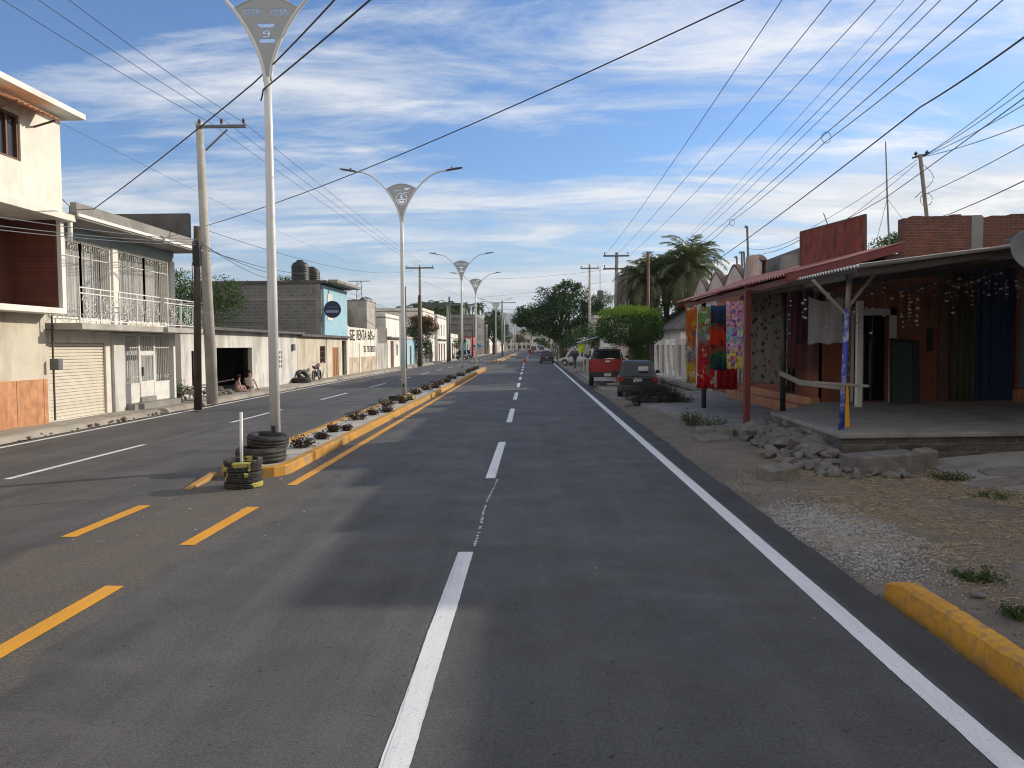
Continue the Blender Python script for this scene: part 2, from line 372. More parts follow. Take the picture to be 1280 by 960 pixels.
# ------------------------------------------------------------------ world, sun
SUN_AZ, SUN_EL = R(60), R(21)      # azimuth measured from +Y towards +X
w = bpy.data.worlds.new('World'); scn.world = w; w.use_nodes = True
nt = w.node_tree; bg = nt.nodes['Background']
sky = nt.nodes.new('ShaderNodeTexSky'); sky.sky_type = 'NISHITA'; sky.sun_disc = False
sky.sun_elevation = SUN_EL; sky.sun_rotation = SUN_AZ; sky.air_density = 1.0; sky.dust_density = 0.6; sky.ozone_density = 2.0
tc = nt.nodes.new('ShaderNodeTexCoord'); sp = nt.nodes.new('ShaderNodeSeparateXYZ'); nt.links.new(tc.outputs['Generated'], sp.inputs[0])
zz = math_(nt, 'MAXIMUM', sp.outputs[2], 0.0)
den = math_(nt, 'ADD', zz, 0.10)
cb = nt.nodes.new('ShaderNodeCombineXYZ')
nt.links.new(math_(nt, 'DIVIDE', sp.outputs[0], den), cb.inputs[0]); nt.links.new(math_(nt, 'DIVIDE', sp.outputs[1], den), cb.inputs[1])
def cmap(rot, sx, sy, ox=0, oy=0):
    mp = nt.nodes.new('ShaderNodeMapping'); mp.inputs['Rotation'].default_value = (0, 0, rot); mp.inputs['Scale'].default_value = (sx, sy, 1); mp.inputs['Location'].default_value = (ox, oy, 0)
    nt.links.new(cb.outputs[0], mp.inputs[0]); return mp.outputs[0]
big = tex(nt, cmap(R(-24), 0.30, 0.75, 3.1, 1.7), 1.0, 3, 0.5, 0.4)
mid = tex(nt, cmap(R(-20), 0.9, 2.1, 1.3, 4.2), 1.0, 9, 0.66, 0.6)
wisp = tex(nt, cmap(R(-30), 2.2, 7.0, 7.7, 0.4), 1.0, 8, 0.72, 0.9)
s = math_(nt, 'ADD', math_(nt, 'MULTIPLY', big, 0.85), math_(nt, 'MULTIPLY', mid, 0.60))
s = math_(nt, 'ADD', s, math_(nt, 'MULTIPLY', wisp, 0.26))
s = math_(nt, 'ADD', s, math_(nt, 'MULTIPLY', sp.outputs[0], 0.16))
s = math_(nt, 'SUBTRACT', s, math_(nt, 'MULTIPLY', zz, 0.42))
s = math_(nt, 'ADD', s, ramp(nt, math_(nt, 'ADD', math_(nt, 'MULTIPLY', sp.outputs[1], -0.5), 0.5), [(0.22, 0.0), (0.62, 0.55)]))  # extra unseen cloud behind the camera, added to brighten the ambient light
cl = ramp(nt, s, [(0.67, 0.0), (0.745, 0.35), (0.84, 0.82), (0.94, 0.97)])
sunside = ramp(nt, sp.outputs[0], [(0.0, 0.0), (0.8, 1.0)])
behind = ramp(nt, math_(nt, 'MULTIPLY', sp.outputs[1], -1.0), [(0.0, 0.0), (0.5, 1.0)])
ccol = mixc(nt, sunside, (5.3, 5.45, 5.7), (7.2, 6.8, 6.3))
ccol = mixc(nt, behind, ccol, (6.6, 6.1, 5.5))  # unseen rear cloud tinted warm, added to take blue out of the shade
ccol2 = mixc(nt, ramp(nt, mid, [(0.35, 0.0), (0.6, 1.0)]), (3.3, 3.7, 4.2), ccol)
skyc = mixc(nt, 1.0, sky.outputs[0], (0.44, 0.69, 0.98), 'MULTIPLY')
hz = ramp(nt, zz, [(0.0, 0.8), (0.08, 0.35), (0.22, 0.0)])
skyc = mixc(nt, hz, skyc, (3.0, 3.7, 4.2))
fin = mixc(nt, cl, skyc, ccol2)
nt.links.new(fin, bg.inputs[0]); bg.inputs[1].default_value = 0.13

sd = bpy.data.lights.new('sun', 'SUN'); so = bpy.data.objects.new('sun', sd); C.objects.link(so)
sd.energy = 3.7; sd.angle = R(0.55); sd.color = (1.0, 0.89, 0.75)
sv = Vector((math.sin(SUN_AZ)*math.cos(SUN_EL), math.cos(SUN_AZ)*math.cos(SUN_EL), math.sin(SUN_EL)))
so.rotation_euler = sv.to_track_quat('Z', 'Y').to_euler(); so.location = (30, 20, 40)
scn.view_settings.view_transform = 'Standard'; scn.view_settings.look = 'None'; scn.view_settings.exposure = 0.38
scn.view_settings.gamma = 1.0; scn.view_settings.use_curve_mapping = False
scn.cycles.use_denoising = True; scn.cycles.filter_width = 1.1; scn.cycles.denoising_prefilter = 'ACCURATE'; scn.cycles.max_bounces = 6; scn.cycles.transparent_max_bounces = 8

# ------------------------------------------------------------------ ground and road
def dM(Y): return -0.008 * (min(max(Y, 12), 80) - 12)        # drift of the median
def dC(Y): return -0.0075 * (min(max(Y, 22), 110) - 22)
def dL(Y): return -0.02 * (min(max(Y, 16), 50) - 16)
g = MB(); g.grid(lambda a, b: (-4000 + 8000*a, -200 + 8200*b, -0.12), 20, 20)
M['earth'] = mat('dry_earth', (0.17, 0.14, 0.10), 0.95, 0.2, 0.3, 0.3, 10)
tag(g.build('ground', 'earth', base=(0, 0, -0.12)), 'flat dry earth beyond the street', kind='structure')

def asphalt():
    m, nt, b = newmat('asphalt')
    v = coord(nt)
    c = ramp(nt, tex(nt, v, 0.35, 6, 0.6), [(0.3, (0.078, 0.076, 0.075)), (0.7, (0.112, 0.109, 0.106))])
    vs = coord(nt, 'Object', 2.2, 0.10, 1)
    c = mixc(nt, 0.6, c, ramp(nt, tex(nt, vs, 1.0, 5, 0.6), [(0.3, 0.75), (0.7, 1.2)]), 'MULTIPLY')
    c = mixc(nt, 0.9, c, ramp(nt, tex(nt, v, 120, 2, 0.7), [(0.32, 0.55), (0.5, 0.95), (0.70, 1.6)]), 'MULTIPLY')
    c = mixc(nt, 0.8, c, ramp(nt, tex(nt, v, 36, 3, 0.7), [(0.33, 0.70), (0.67, 1.28)]), 'MULTIPLY')
    c = mixc(nt, 0.8, c, ramp(nt, tex(nt, v, 1.6, 6, 0.7), [(0.35, 0.84), (0.65, 1.12)]), 'MULTIPLY')
    c = mixc(nt, ramp(nt, tex(nt, v, 17, 3, 0.6), [(0.665, 0), (0.69, 0.9)]), c, (0.022, 0.021, 0.021))     # small dark pits
    c = mixc(nt, ramp(nt, tex(nt, coord(nt, 'Object', 1.3, 1, 1), 43, 2, 0.5), [(0.735, 0), (0.75, 0.7)]), c, (0.25, 0.24, 0.22))     # pale stones
    # faint tyre polished bands and dusty arcs along the lanes
    for (sx_, sy_, of) in ((1.1, 0.07, 0), (0.35, 0.9, 5)):
        mp = nt.nodes.new('ShaderNodeMapping'); mp.inputs['Scale'].default_value = (sx_, sy_, 1); mp.inputs['Location'].default_value = (of, of, 0); mp.inputs['Rotation'].default_value = (0, 0, R(3 if of == 0 else 14)); nt.links.new(v, mp.inputs[0])
        g_ = math_(nt, 'MULTIPLY', ramp(nt, tex(nt, mp.outputs[0], 1.0, 7, 0.7, 0.8), [(0.52, 0), (0.72, 0.5)]), ramp(nt, tex(nt, v, 30, 4, .8), [(0.35, 0.2), (0.65, 1)]))
        c = mixc(nt, g_, c, (0.20, 0.193, 0.183))
    spx = nt.nodes.new('ShaderNodeSeparateXYZ'); nt.links.new(v, spx.inputs[0])
    xe = math_(nt, 'ADD', spx.outputs[0], math_(nt, 'MULTIPLY', tex(nt, v, 3, 4), 0.12))
    c = mixc(nt, ramp(nt, math_(nt, 'MULTIPLY', xe, 0.1), [(0.253, 0), (0.258, 0.55)]), c, (0.030, 0.028, 0.027))
    # old dusty brown surface in front of and along the median
    sp = nt.nodes.new('ShaderNodeSeparateXYZ'); nt.links.new(v, sp.inputs[0])
    x = math_(nt, 'ADD', sp.outputs[0], math_(nt, 'MULTIPLY', tex(nt, v, 0.5, 5, 0.6), 2.4))
    ax = math_(nt, 'ABSOLUTE', math_(nt, 'ADD', x, 3.1))
    mk = ramp(nt, ax, [(0.9, 1.0), (1.9, 0.0)])
    yy = ramp(nt, math_(nt, 'MULTIPLY', sp.outputs[1], 0.01), [(0.11, 1.0), (0.17, 0.5)])
    mk = math_(nt, 'MULTIPLY', mk, yy)
    mk = math_(nt, 'MULTIPLY', mk, ramp(nt, tex(nt, v, 2.0, 6, 0.7), [(0.3, 0.35), (0.6, 1.0)]))
    dust = ramp(nt, tex(nt, v, 30, 5, 0.8), [(0.35, (0.06, 0.053, 0.046)), (0.65, (0.19, 0.165, 0.135))])
    c = mixc(nt, mk, c, dust)
    nt.links.new(c, b.inputs['Base Color'])
    nt.links.new(ramp(nt, tex(nt, v, 1.2, 4), [(0.3, 0.62), (0.7, 0.85)]), b.inputs['Roughness'])
    b.inputs['Specular IOR Level'].default_value = 0.35
    h = math_(nt, 'ADD', tex(nt, v, 60, 4, 0.8), math_(nt, 'MULTIPLY', tex(nt, v, 3, 3), 0.7))
    bump(nt, b, h, 0.8, 0.016); return m
M['asphalt'] = asphalt()
road = MB(); ys = [-12 + 0.35*i for i in range(190)] + [55 + 6*i for i in range(1, 110)]
def nz(x, y, s=1.0): return noise.noise(Vector((x*s, y*s, 3.3)))
L_, R_ = [], []
for y in ys:
    a = 1 if y < 60 else 0.2
    R_.append(Vector((2.84 + 0.05*nz(0, y, 0.9)*a + 0.035*nz(4, y, 4)*a + 0.05*max(0, min(1, (y-12)/20)), y, 0)))
    L_.append(Vector((-11.72 + dL(y) + 0.05*nz(9, y, 0.8)*a, y, 0)))
for i in range(len(ys)-1):
    road.face([L_[i], R_[i], R_[i+1], L_[i+1]])
    road.face([R_[i], R_[i] + Vector((0.05, 0, -0.11)), R_[i+1] + Vector((0.05, 0, -0.11)), R_[i+1]])
tag(road.build('road', 'asphalt', base=(0, 0, 0)), 'freshly laid dark asphalt road', kind='structure')

def paintmat(name, col, wear):
    m, nt, b = newmat(name); v = coord(nt)
    c = ramp(nt, tex(nt, v, 1.5, 5, 0.6), [(0.3, sc(col, 0.86)), (0.7, col)])
    vs = coord(nt, 'Object', 14, 0.5, 1)
    c = mixc(nt, ramp(nt, tex(nt, vs, 1.0, 4, 0.7), [(0.5, 0), (0.75, wear)]), c, (0.25, 0.24, 0.22))
    c = mixc(nt, ramp(nt, tex(nt, v, 50, 5, 0.8), [(0.58, 0), (0.66, wear*2.0)]), c, (0.12, 0.12, 0.12))
    c = mixc(nt, ramp(nt, tex(nt, v, 9, 5, 0.75), [(0.60, 0), (0.70, wear)]), c, (0.2, 0.2, 0.19))
    nt.links.new(c, b.inputs['Base Color']); b.inputs['Roughness'].default_value = 0.6
    bump(nt, b, tex(nt, v, 70, 4, 0.8), 0.4, 0.01); return m
M['paint_white'] = paintmat('white_road_paint', (0.80, 0.80, 0.80), 0.35)
M['paint_yellow'] = paintmat('yellow_road_paint', (0.80, 0.36, 0.012), 0.3)
def strip(mb, fx, y0, y1, wd, z=0.004, step=0.5):
    if y0 < 20 and step < 1: step = 0.06
    n = max(2, int((y1-y0)/step)); prev = None
    for i in range(n+1):
        y = y0 + (y1-y0)*i/n; x = fx(y); e1 = 0.003*nz(7, y, 1.1) + 0.005*nz(3, y, 11); e2 = 0.003*nz(1, y, 1.1) + 0.005*nz(13, y, 11)
        q = (Vector((x - wd/2 + e1, y + (0.02*nz(x, 3, 9) if i in (0, n) else 0), z)), Vector((x + wd/2 + e2, y, z)))
        if prev: mb.face([prev[0], prev[1], q[1], q[0]])
        prev = q
wl = MB()
strip(wl, lambda y: 2.37 + 0.0*y, 0.5, 101, 0.165)
strip(wl, lambda y: -11.42 + dL(y), 2, 300, 0.13, step=2)
strip(wl, lambda y: -0.775 + .012*math.sin(y*2) , 0.5, 7.6, 0.006, z=0.0075)
rk_ = random.Random(2)
for k in range(60):
    y = 7.85 + k*.07; xx_ = -0.66 + .012*(y-7.8) + .02*math.sin(y*1.7)
    if rk_.random() < .75: wl.face([(xx_ - rk_.uniform(.004, .03), y, .003), (xx_ + rk_.uniform(.004, .02), y + .01, .003), (xx_ + rk_.uniform(.0, .02), y + .05, .003), (xx_ - rk_.uniform(.004, .02), y + .045, .003)])
e = 7.75
while e < 240:
    strip(wl, lambda y: -0.71 + dC(y), e - 4.65, e, 0.155); e += 9.05
e = 7.2
while e < 240:
    strip(wl, lambda y: -8.55 + dL(y)*0.2, e - 4.4, e, 0.12); e += 9.3
tag(wl.build('white_road_markings', 'paint_white', base=(0, 0, 0)), 'white lane dashes and edge lines', kind='structure')
yl = MB()
strip(yl, lambda y: -3.72 + dM(y)*1.4, 11.55, 70, 0.15)
for (a, b, x) in ((0.3, 2.0, -3.72), (4.2, 6.6, -3.72), (8.0, 9.95, -3.72), (8.35, 10.05, -5.22)):
    strip(yl, lambda y: x, a, b, 0.17)
strip(yl, lambda y: -5.55 + dM(y), 101, 240, 0.14); strip(yl, lambda y: -4.3 + dM(y), 101, 240, 0.14)
tag(yl.build('yellow_road_markings', 'paint_yellow', base=(0, 0, 0)), 'yellow dashes and line beside the median', kind='structure')

# left pavement
pv = MB(); prev = None
yy_ = [4 + 0.5*i for i in range(112)] + [60 + 5*i for i in range(1, 60)]
for y in yy_:
    e = 0.05*nz(3, y, 1.3) + 0.03*nz(5, y, 5); z = 0.13 + 0.025*nz(8, y, 0.7)
    k = -12.0 + dL(y) + e
    q = [Vector((k + 0.10, y, -0.02)), Vector((k + 0.02, y, z - 0.03)), Vector((k - 0.05, y, z)), Vector((-14.9, y, z + 0.03))]
    if prev:
        for i in range(3): pv.face([prev[i+1], prev[i], q[i], q[i+1]])
    prev = q
M['pavement'] = mat('old_pavement', (0.33, 0.30, 0.25), 0.95, 0.15, 0.8, 0.5, 20, stain=(0.16, 0.14, 0.12), stain_amt=0.6, sscale=0.7)
tag(pv.build('pavement', 'pavement', base=(-13, 4, 0)), 'worn concrete pavement on the left', kind='structure')

# dirt verge on the right
def vz(x, y):
    t = max(0.0, min(1.0, (x - 2.85) / 0.9)); base = -0.075 + 0.055*t
    if y < 14: base += 0.05*max(0, min(1, (x-5)/3)) + 0.0
    return base + t*(0.05*nz(x, y, 0.55) + 0.022*nz(x+9, y, 2.3) + 0.010*nz(x, y+5, 7))
vg = MB(); xs_ = [2.7 + 0.09*i for i in range(90)] + [10.8 + 1.5*i for i in range(1, 20)]; ysv = [-3 + 0.10*i for i in range(240)] + [21 + 0.5*i for i in range(1, 80)] + [61 + 6*i for i in range(1, 50)]
nvx = len(xs_)
vsx = [(x, y, vz(x, y)) for y in ysv for x in xs_]
vg.mesh(vsx, [(j*nvx+i, j*nvx+i+1, (j+1)*nvx+i+1, (j+1)*nvx+i) for j in range(len(ysv)-1) for i in range(nvx-1)])
def vergemat():
    m, nt, b = newmat('verge_dirt'); v = coord(nt)
    c = ramp(nt, tex(nt, v, 1.1, 6, 0.7), [(0.3, (0.15, 0.125, 0.10)), (0.7, (0.27, 0.23, 0.185))])
    st = ramp(nt, tex(nt, v, 0.55, 6, 0.65), [(0.42, 0), (0.60, 0.85)])
    straw = ramp(nt, tex(nt, v, 22, 6, 0.85), [(0.3, (0.13, 0.10, 0.065)), (0.7, (0.36, 0.28, 0.175))])
    sp = nt.nodes.new('ShaderNodeSeparateXYZ'); nt.links.new(v, sp.inputs[0])
    near = ramp(nt, math_(nt, 'MULTIPLY', sp.outputs[0], 0.1), [(0.33, 0.15), (0.45, 1.0)])
    fary = ramp(nt, math_(nt, 'MULTIPLY', sp.outputs[1], 0.05), [(0.60, 1.0), (0.80, 0.0)])
    c = mixc(nt, math_(nt, 'MULTIPLY', math_(nt, 'MULTIPLY', st, near), fary), c, straw)
    c = mixc(nt, 0.85, c, ramp(nt, tex(nt, v, 55, 4, 0.8), [(0.3, 0.5), (0.7, 1.5)]), 'MULTIPLY')
    nt.links.new(c, b.inputs['Base Color']); b.inputs['Roughness'].default_value = 0.95
    bump(nt, b, math_(nt, 'ADD', tex(nt, v, 45, 5, 0.8), math_(nt, 'MULTIPLY', tex(nt, v, 9, 5, 0.7), 1.5)), 0.9, 0.02); return m
M['verge'] = vergemat()
tag(vg.build('dirt_verge', 'verge', smooth=True, base=(0, 0, 0)), 'dusty dirt verge with dry straw', kind='structure')

# concrete slabs on the right
def slab(name, poly, z, th, m, label):
    s_ = MB(); s_.prism([(x, y, z - th) for x, y in poly], (0, 0, th))
    return tag(s_.build(name, m, bev=0.015), label, kind='structure')
M['slabc'] = mat('worn_slab', (0.29, 0.28, 0.26), 0.85, 0.2, 0.7, 0.45, 22, stain=(0.12, 0.115, 0.11), stain_amt=0.7, sscale=0.8)
slab('concrete_apron', [(5.0, 16.6), (8.05, 16.6), (8.05, 34), (5.4, 34.2), (3.9, 33.8), (3.7, 26.5), (4.3, 21), (4.75, 18.0)], 0.10, 0.2, 'slabc', 'worn concrete apron under the red awning')
rp = MB()
def rampf(a, b):
    x = 6.55 + 5.0*a; y = 10.7 + 2.95*b + 0.25*math.sin(a*7)*(1-b)
    if b < 0.01: y += 0.12*nz(x, 0, 3)
    return (x + 0.8*(1-a)*(b)*0.2, y, -0.02 + 0.33*a + 0.12*b*a + 0.07*b + 0.01*nz(x, y, 2))
rp.grid(rampf, 24, 14)
rp.grid(lambda a, b: (rampf(a, 0)[0], rampf(a, 0)[1] + 0.03*(1-b)*-1, rampf(a, 0)[2] - 0.25*(1-b)), 24, 1)
rp.grid(lambda a, b: (rampf(0, a)[0] - 0.02*(1-b), rampf(0, a)[1], rampf(0, a)[2] - 0.25*(1-b)), 14, 1)
tag(rp.build('concrete_ramp', 'slabc', smooth=False), 'cracked concrete ramp', kind='structure')
for i, (x0, y0, x1, y1) in enumerate([(3.15, 30.5, 3.9, 33.5), (3.2, 36, 5.0, 43), (3.3, 45, 4.6, 60)]):
    slab('kerbside_slab', [(x0, y0), (x1, y0 + .1), (x1 + .1, y1), (x0 + .1, y1 - .1)], 0.04, 0.15, 'slabc', 'strip of concrete paving by the road edge')

# hills
h = MB()
def hill(a, b):
    x = -3500 + 7000*a; y = 5200 + 900*b
    hh = 120*math.exp(-((x-20)/520)**2) + 200*math.exp(-((x-1700)/900)**2) + 120*noise.noise(Vector((x*0.0012, 0, 2))) + 40*noise.noise(Vector((x*0.006, b*3, 5)))
    return (x, y, -2 + max(5, hh + 100) * math.sin(math.pi*min(1, b*1.0)))
h.grid(hill, 160, 10)
M['hill'] = mat('hazy_scrub', (0.10, 0.12, 0.10), 0.95, 0.2, 0.004, 0.0)
tag(h.build('hills', 'hill', smooth=True), 'distant hills at the end of the street', kind='structure')

# ------------------------------------------------------------------ median
def medianpoly(y0, y1, inset=0.0, xl=-5.22, xr=-4.08, nose=0.55):
    pts = []; L = []; Rr = []
    n = max(3, int((y1-y0)/4))
    for i in range(n+1):
        y = y0 + nose + (y1-y0-nose-inset)*i/n
        Rr.append((xr + dM(y)*0.9 - inset, y)); L.append((xl + dM(y) + inset, y))
    cx, hw = (xl+xr)/2, (xr-xl)/2 - inset
    ns = [(cx - hw*math.cos(t), y0 + nose - (nose-inset)*math.sin(t)) for t in (math.pi*k/8 for k in range(1, 8))]
    return L[::-1] + ns + Rr
def median(y0, y1, label, mk='yellow'):
    t = thing('median_island', (-4.7 + dM(y0), y0, 0), label, 'median')
    a = medianpoly(y0, y1); b = medianpoly(y0, y1, 0.15)
    k = MB(); n = len(a); zt = 0.17
    for i in range(n):
        j = (i+1) % n
        p, q, r, s_ = a[i], a[j], b[j], b[i]
        def w(pt, z): return (pt[0] + 0.012*nz(pt[0], pt[1], 2), pt[1], z)
        k.face([w(p, -.05), w(q, -.05), w(q, zt-.02), w(p, zt-.02)])
        k.face([w(p, zt-.02), w(q, zt-.02), (q[0]*.93+r[0]*.07, q[1]*.93+r[1]*.07, zt), (p[0]*.93+s_[0]*.07, p[1]*.93+s_[1]*.07, zt)])
        k.face([(p[0]*.93+s_[0]*.07, p[1]*.93+s_[1]*.07, zt), (q[0]*.93+r[0]*.07, q[1]*.93+r[1]*.07, zt), (r[0], r[1], zt), (s_[0], s_[1], zt)])
        k.face([(s_[0], s_[1], zt), (r[0], r[1], zt), (r[0], r[1], 0.05), (s_[0], s_[1], 0.05)])
    k.build('kerb', mk, t)
    f = MB(); c = len(b)
    half = c // 2
    f.face([(p[0], p[1], 0.145) for p in b]); f.build('concrete_bed', 'pale_concrete', t)
    return t
median(12.15, 72, 'raised median with yellow kerb, nearest to the camera behind the tyres')
median(103, 132, 'short yellow kerbed median further down the street')
median(136, 235, 'farthest kerbed median strip down the street')
# low broken kerb running off the nose
fk = MB(); fk.box(-.06, -.55, -.02, .06, .55, .055, Matrix.Translation((-5.2, 11.75, 0)) @ Matrix.Rotation(R(4), 4, 'Z') @ Matrix.Rotation(R(3), 4, 'X'))
tag(fk.build('kerb_stone', 'yellow', bev=0.015), 'low worn yellow kerb piece leaning out of the asphalt beside the painted tyre stack', 'kerb')

# near yellow kerb on the right
nk = MB(); prev = None
for i in range(118):
    y = 6.55 - i*0.03; t_ = i*.03; tt = min(1, t_/.26); x = 2.97 + 0.012*nz(2, y, 2)
    hh = 0.155*(0.35 + 0.65*math.sin(min(1, (t_+.04)/.42)*math.pi/2)); wd = 0.175*(0.6 + 0.4*tt)
    e = 0.014*nz(8, y, 5) + 0.010*nz(2, y, 18); e2 = 0.012*nz(5, y, 14); jt = 0.010 if (i % 37) in (30, 31) else 0
    q = [Vector((x+jt, y, -.08)), Vector((x+.004+jt+e2*.5, y, hh*.35)), Vector((x+.012+jt+e, y, hh*.80+e2)), Vector((x+.045+e, y, hh-jt)), Vector((x+wd*.5, y, hh+e2*.4-jt)), Vector((x+wd-.035, y, hh+e*.4-jt)), Vector((x+wd+e, y, hh*.8)), Vector((x+wd+.01, y, -.08))]
    if prev:
        for k in range(7): nk.face([prev[k], prev[k+1], q[k+1], q[k]])
    else: nk.face(q)
    prev = q
tag(nk.build('kerb_stone', 'yellow_bright', smooth=False), 'bright yellow painted kerb in the lower right corner at the asphalt edge', 'kerb')

# ------------------------------------------------------------------ median lamps
def circle_pts(cx, cz, r, n=28): return [(cx + r*math.cos(2*math.pi*k/n), cz + r*math.sin(2*math.pi*k/n)) for k in range(n)]
def fan_outline():
    Rr = []
    for k in range(15):
        t = k/14; Rr.append((0.055 + 0.52*t**1.75, 6.85 + 1.23*t))
    top = [(0.575*math.cos(math.pi*k/16) if False else 0.575*(1 - 2*k/16), 8.08 + 0.20*(1 - (1 - 2*k/16)**2)) for k in range(1, 16)]
    return Rr + top + [(-x, z) for x, z in Rr[::-1]]
def fan_mesh(kind):
    cu = bpy.data.curves.new('fan', 'CURVE'); cu.dimensions = '2D'; cu.fill_mode = 'BOTH'; cu.extrude = 0.008
    def poly(pts):
        s_ = cu.splines.new('POLY'); s_.points.add(len(pts)-1); s_.use_cyclic_u = True
        for q, (x, z) in zip(s_.points, pts): q.co = (x, z, 0, 1)
    def text(body, size, cx, cz):
        tcu = bpy.data.curves.new('t', 'FONT'); tcu.body = body; tcu.size = size; tcu.align_x = 'CENTER'; tcu.align_y = 'CENTER'
        o = bpy.data.objects.new('t', tcu); C.objects.link(o); bpy.context.view_layer.update()
        c2 = o.to_curve(bpy.context.evaluated_depsgraph_get())
        for sp_ in c2.splines:
            pts = []
            if sp_.type == 'BEZIER':
                bp = sp_.bezier_points; n = len(bp)
                for i in range(n):
                    a, b = bp[i], bp[(i+1) % n]
                    for k in range(4):
                        t = k/4; p = a.co*(1-t)**3 + a.handle_right*3*t*(1-t)**2 + b.handle_left*3*t*t*(1-t) + b.co*t**3
                        pts.append((cx - p.x, cz + p.y))      # mirrored: the sign faces the other way
            else: pts = [(cx - p.co.x, cz + p.co.y) for p in sp_.points]
            if len(pts) > 2: poly(pts)
        o.to_curve_clear(); bpy.data.objects.remove(o)
    poly(fan_outline())
    if kind == 0:
        text('2025 - 2027', 0.165, 0, 8.03)
        poly([(-.15, 7.84), (.14, 7.84), (.14, 7.80), (.10, 7.77), (-.10, 7.77), (-.15, 7.80)])
        poly([(-.12, 7.51), (.15, 7.51), (.15, 7.55), (.12, 7.58), (-.12, 7.58)])
        text('e', 0.29, 0.0, 7.685)
    else:
        poly([(.10, 8.13), (.31, 8.13), (.31, 8.10), (.19, 8.04), (.31, 7.99), (.31, 7.96), (.10, 7.96), (.10, 7.99), (.22, 8.04), (.10, 8.10)][::1])
        text('acatepec', 0.10, -.13, 8.05)
        poly(circle_pts(0, 7.73, .215)); poly(circle_pts(0, 7.73, .195))
        poly([(-.17, 7.70), (-.05, 7.72), (.0, 7.74), (.06, 7.74), (.17, 7.71), (.16, 7.68), (.05, 7.705), (-.02, 7.69), (-.10, 7.66)])
        poly([(-.11, 7.64), (-.03, 7.66), (.0, 7.60), (.03, 7.67), (.12, 7.65), (.07, 7.59), (0, 7.565), (-.07, 7.59)])
        poly(circle_pts(0, 7.86, .03, 12)); poly([(-.03, 7.82), (.03, 7.82), (.045, 7.76), (-.045, 7.76)])
    o = bpy.data.objects.new('f', cu); C.objects.link(o); bpy.context.view_layer.update()
    me = bpy.data.meshes.new_from_object(o.evaluated_get(bpy.context.evaluated_depsgraph_get()))
    bpy.data.objects.remove(o)
    me.transform(Matrix.Rotation(R(90), 4, 'X')); return me

def make_lamp(kind, label):
    t = thing('street_lamp', (0, 0, 0), label, 'street lamp', 'double armed street lamps on the median')
    p = MB(); p.tube([(0, 0, 0.02), (0, 0, 3), (0, 0, 5.8), (0, 0, 6.66)], [0.095, 0.085, 0.068, 0.062], 16); p.build('pole', 'lamp_paint', t, smooth=True)
    MB().box(-.17, -.17, 0, .17, .17, .02).build('base_plate', 'lamp_grey', t)
    MB().box(-.035, -.099, .45, .035, -.085, .58).build('hatch', 'black', t)
    me = fan_mesh(kind); me.materials.clear(); me.materials.append(M['fan_paint'])
    f = bpy.data.objects.new('fan_panel', me); C.objects.link(f); f.parent = t
    r = MB(); r.tube([(0.575*(1 - 2*k/16), 0, 8.08 + 0.20*(1 - (1 - 2*k/16)**2)) for k in range(17)], 0.016, 6); r.build('top_rim', 'fan_paint', t, smooth=True)
    for sgn in (-1, 1):
        a = MB(); pts = [(sgn*(0.045 + 0.52*(k/14)**1.75), 0, 6.85 + 1.23*k/14) for k in range(15)]
        for k in range(1, 11):
            u = k/10; pts.append((sgn*(0.565 + 1.18*u), 0, 8.08 + 0.66*(1-(1-u)**2) + 0.11*u*(1-u)))
        a.tube(pts, [0.034]*15 + [0.030]*10, 8); a.build('arm', 'lamp_paint', t, smooth=True)
        hd = MB(); T = Matrix.Translation((sgn*1.98, 0, 8.80)) @ Matrix.Rotation(-sgn*R(9), 4, 'Y')
        hd.grid(lambda a_, b_: T @ Vector(((a_-.5)*.62*1.0, math.sin(b_*2*math.pi)*.12*(1-.25*abs(a_*2-1)**3), math.cos(b_*2*math.pi)*(.045 if math.cos(b_*2*math.pi) > 0 else .025)*(1-.5*abs(a_*2-1)**4))), 10, 12)
        ho = hd.build('lamp_head', 'lamp_grey', t, smooth=True)
        s_ = MB(); s_.tube([T @ Vector((-sgn*.08, 0, .04)), T @ Vector((-sgn*.08, 0, .10))], .035, 10); s_.build('sensor', 'lamp_grey', ho)
    for o in KIDS(t):
        if o.name.split('.')[0] in ('fan_panel', 'top_rim', 'arm', 'lamp_head'): o.location.z -= 0.25
    return t
lampA = make_lamp(0, 'nearest street lamp, tall white pole rising from the stacked tyres, panel cut with years')
lampB = make_lamp(1, 'second street lamp, round emblem cut in its panel, painted tyre around its foot')
lampA.location = (-4.62, 13.5, 0.14); lampB.location = (-4.92, 28.8, 0.14)
for src, x, y, lab in ((lampA, -5.12, 54.5, 'third street lamp along the median, left one of the close pair'), (lampB, -5.22, 69.0, 'fourth street lamp, at the far end of the planted median'),
                       (lampA, -5.3, 107.0, 'fifth street lamp, at the front of the short second median'), (lampB, -5.25, 137.0, 'sixth street lamp, small, beyond the second median'), (lampA, -5.2, 190.0, 'farthest street lamp, tiny beside the leafy tree')):
    c = copy_tree(src); c.location = (x, y, 0.14 if y < 120 else 0.1); c['label'] = lab
lampA.rotation_euler.z = R(1); 

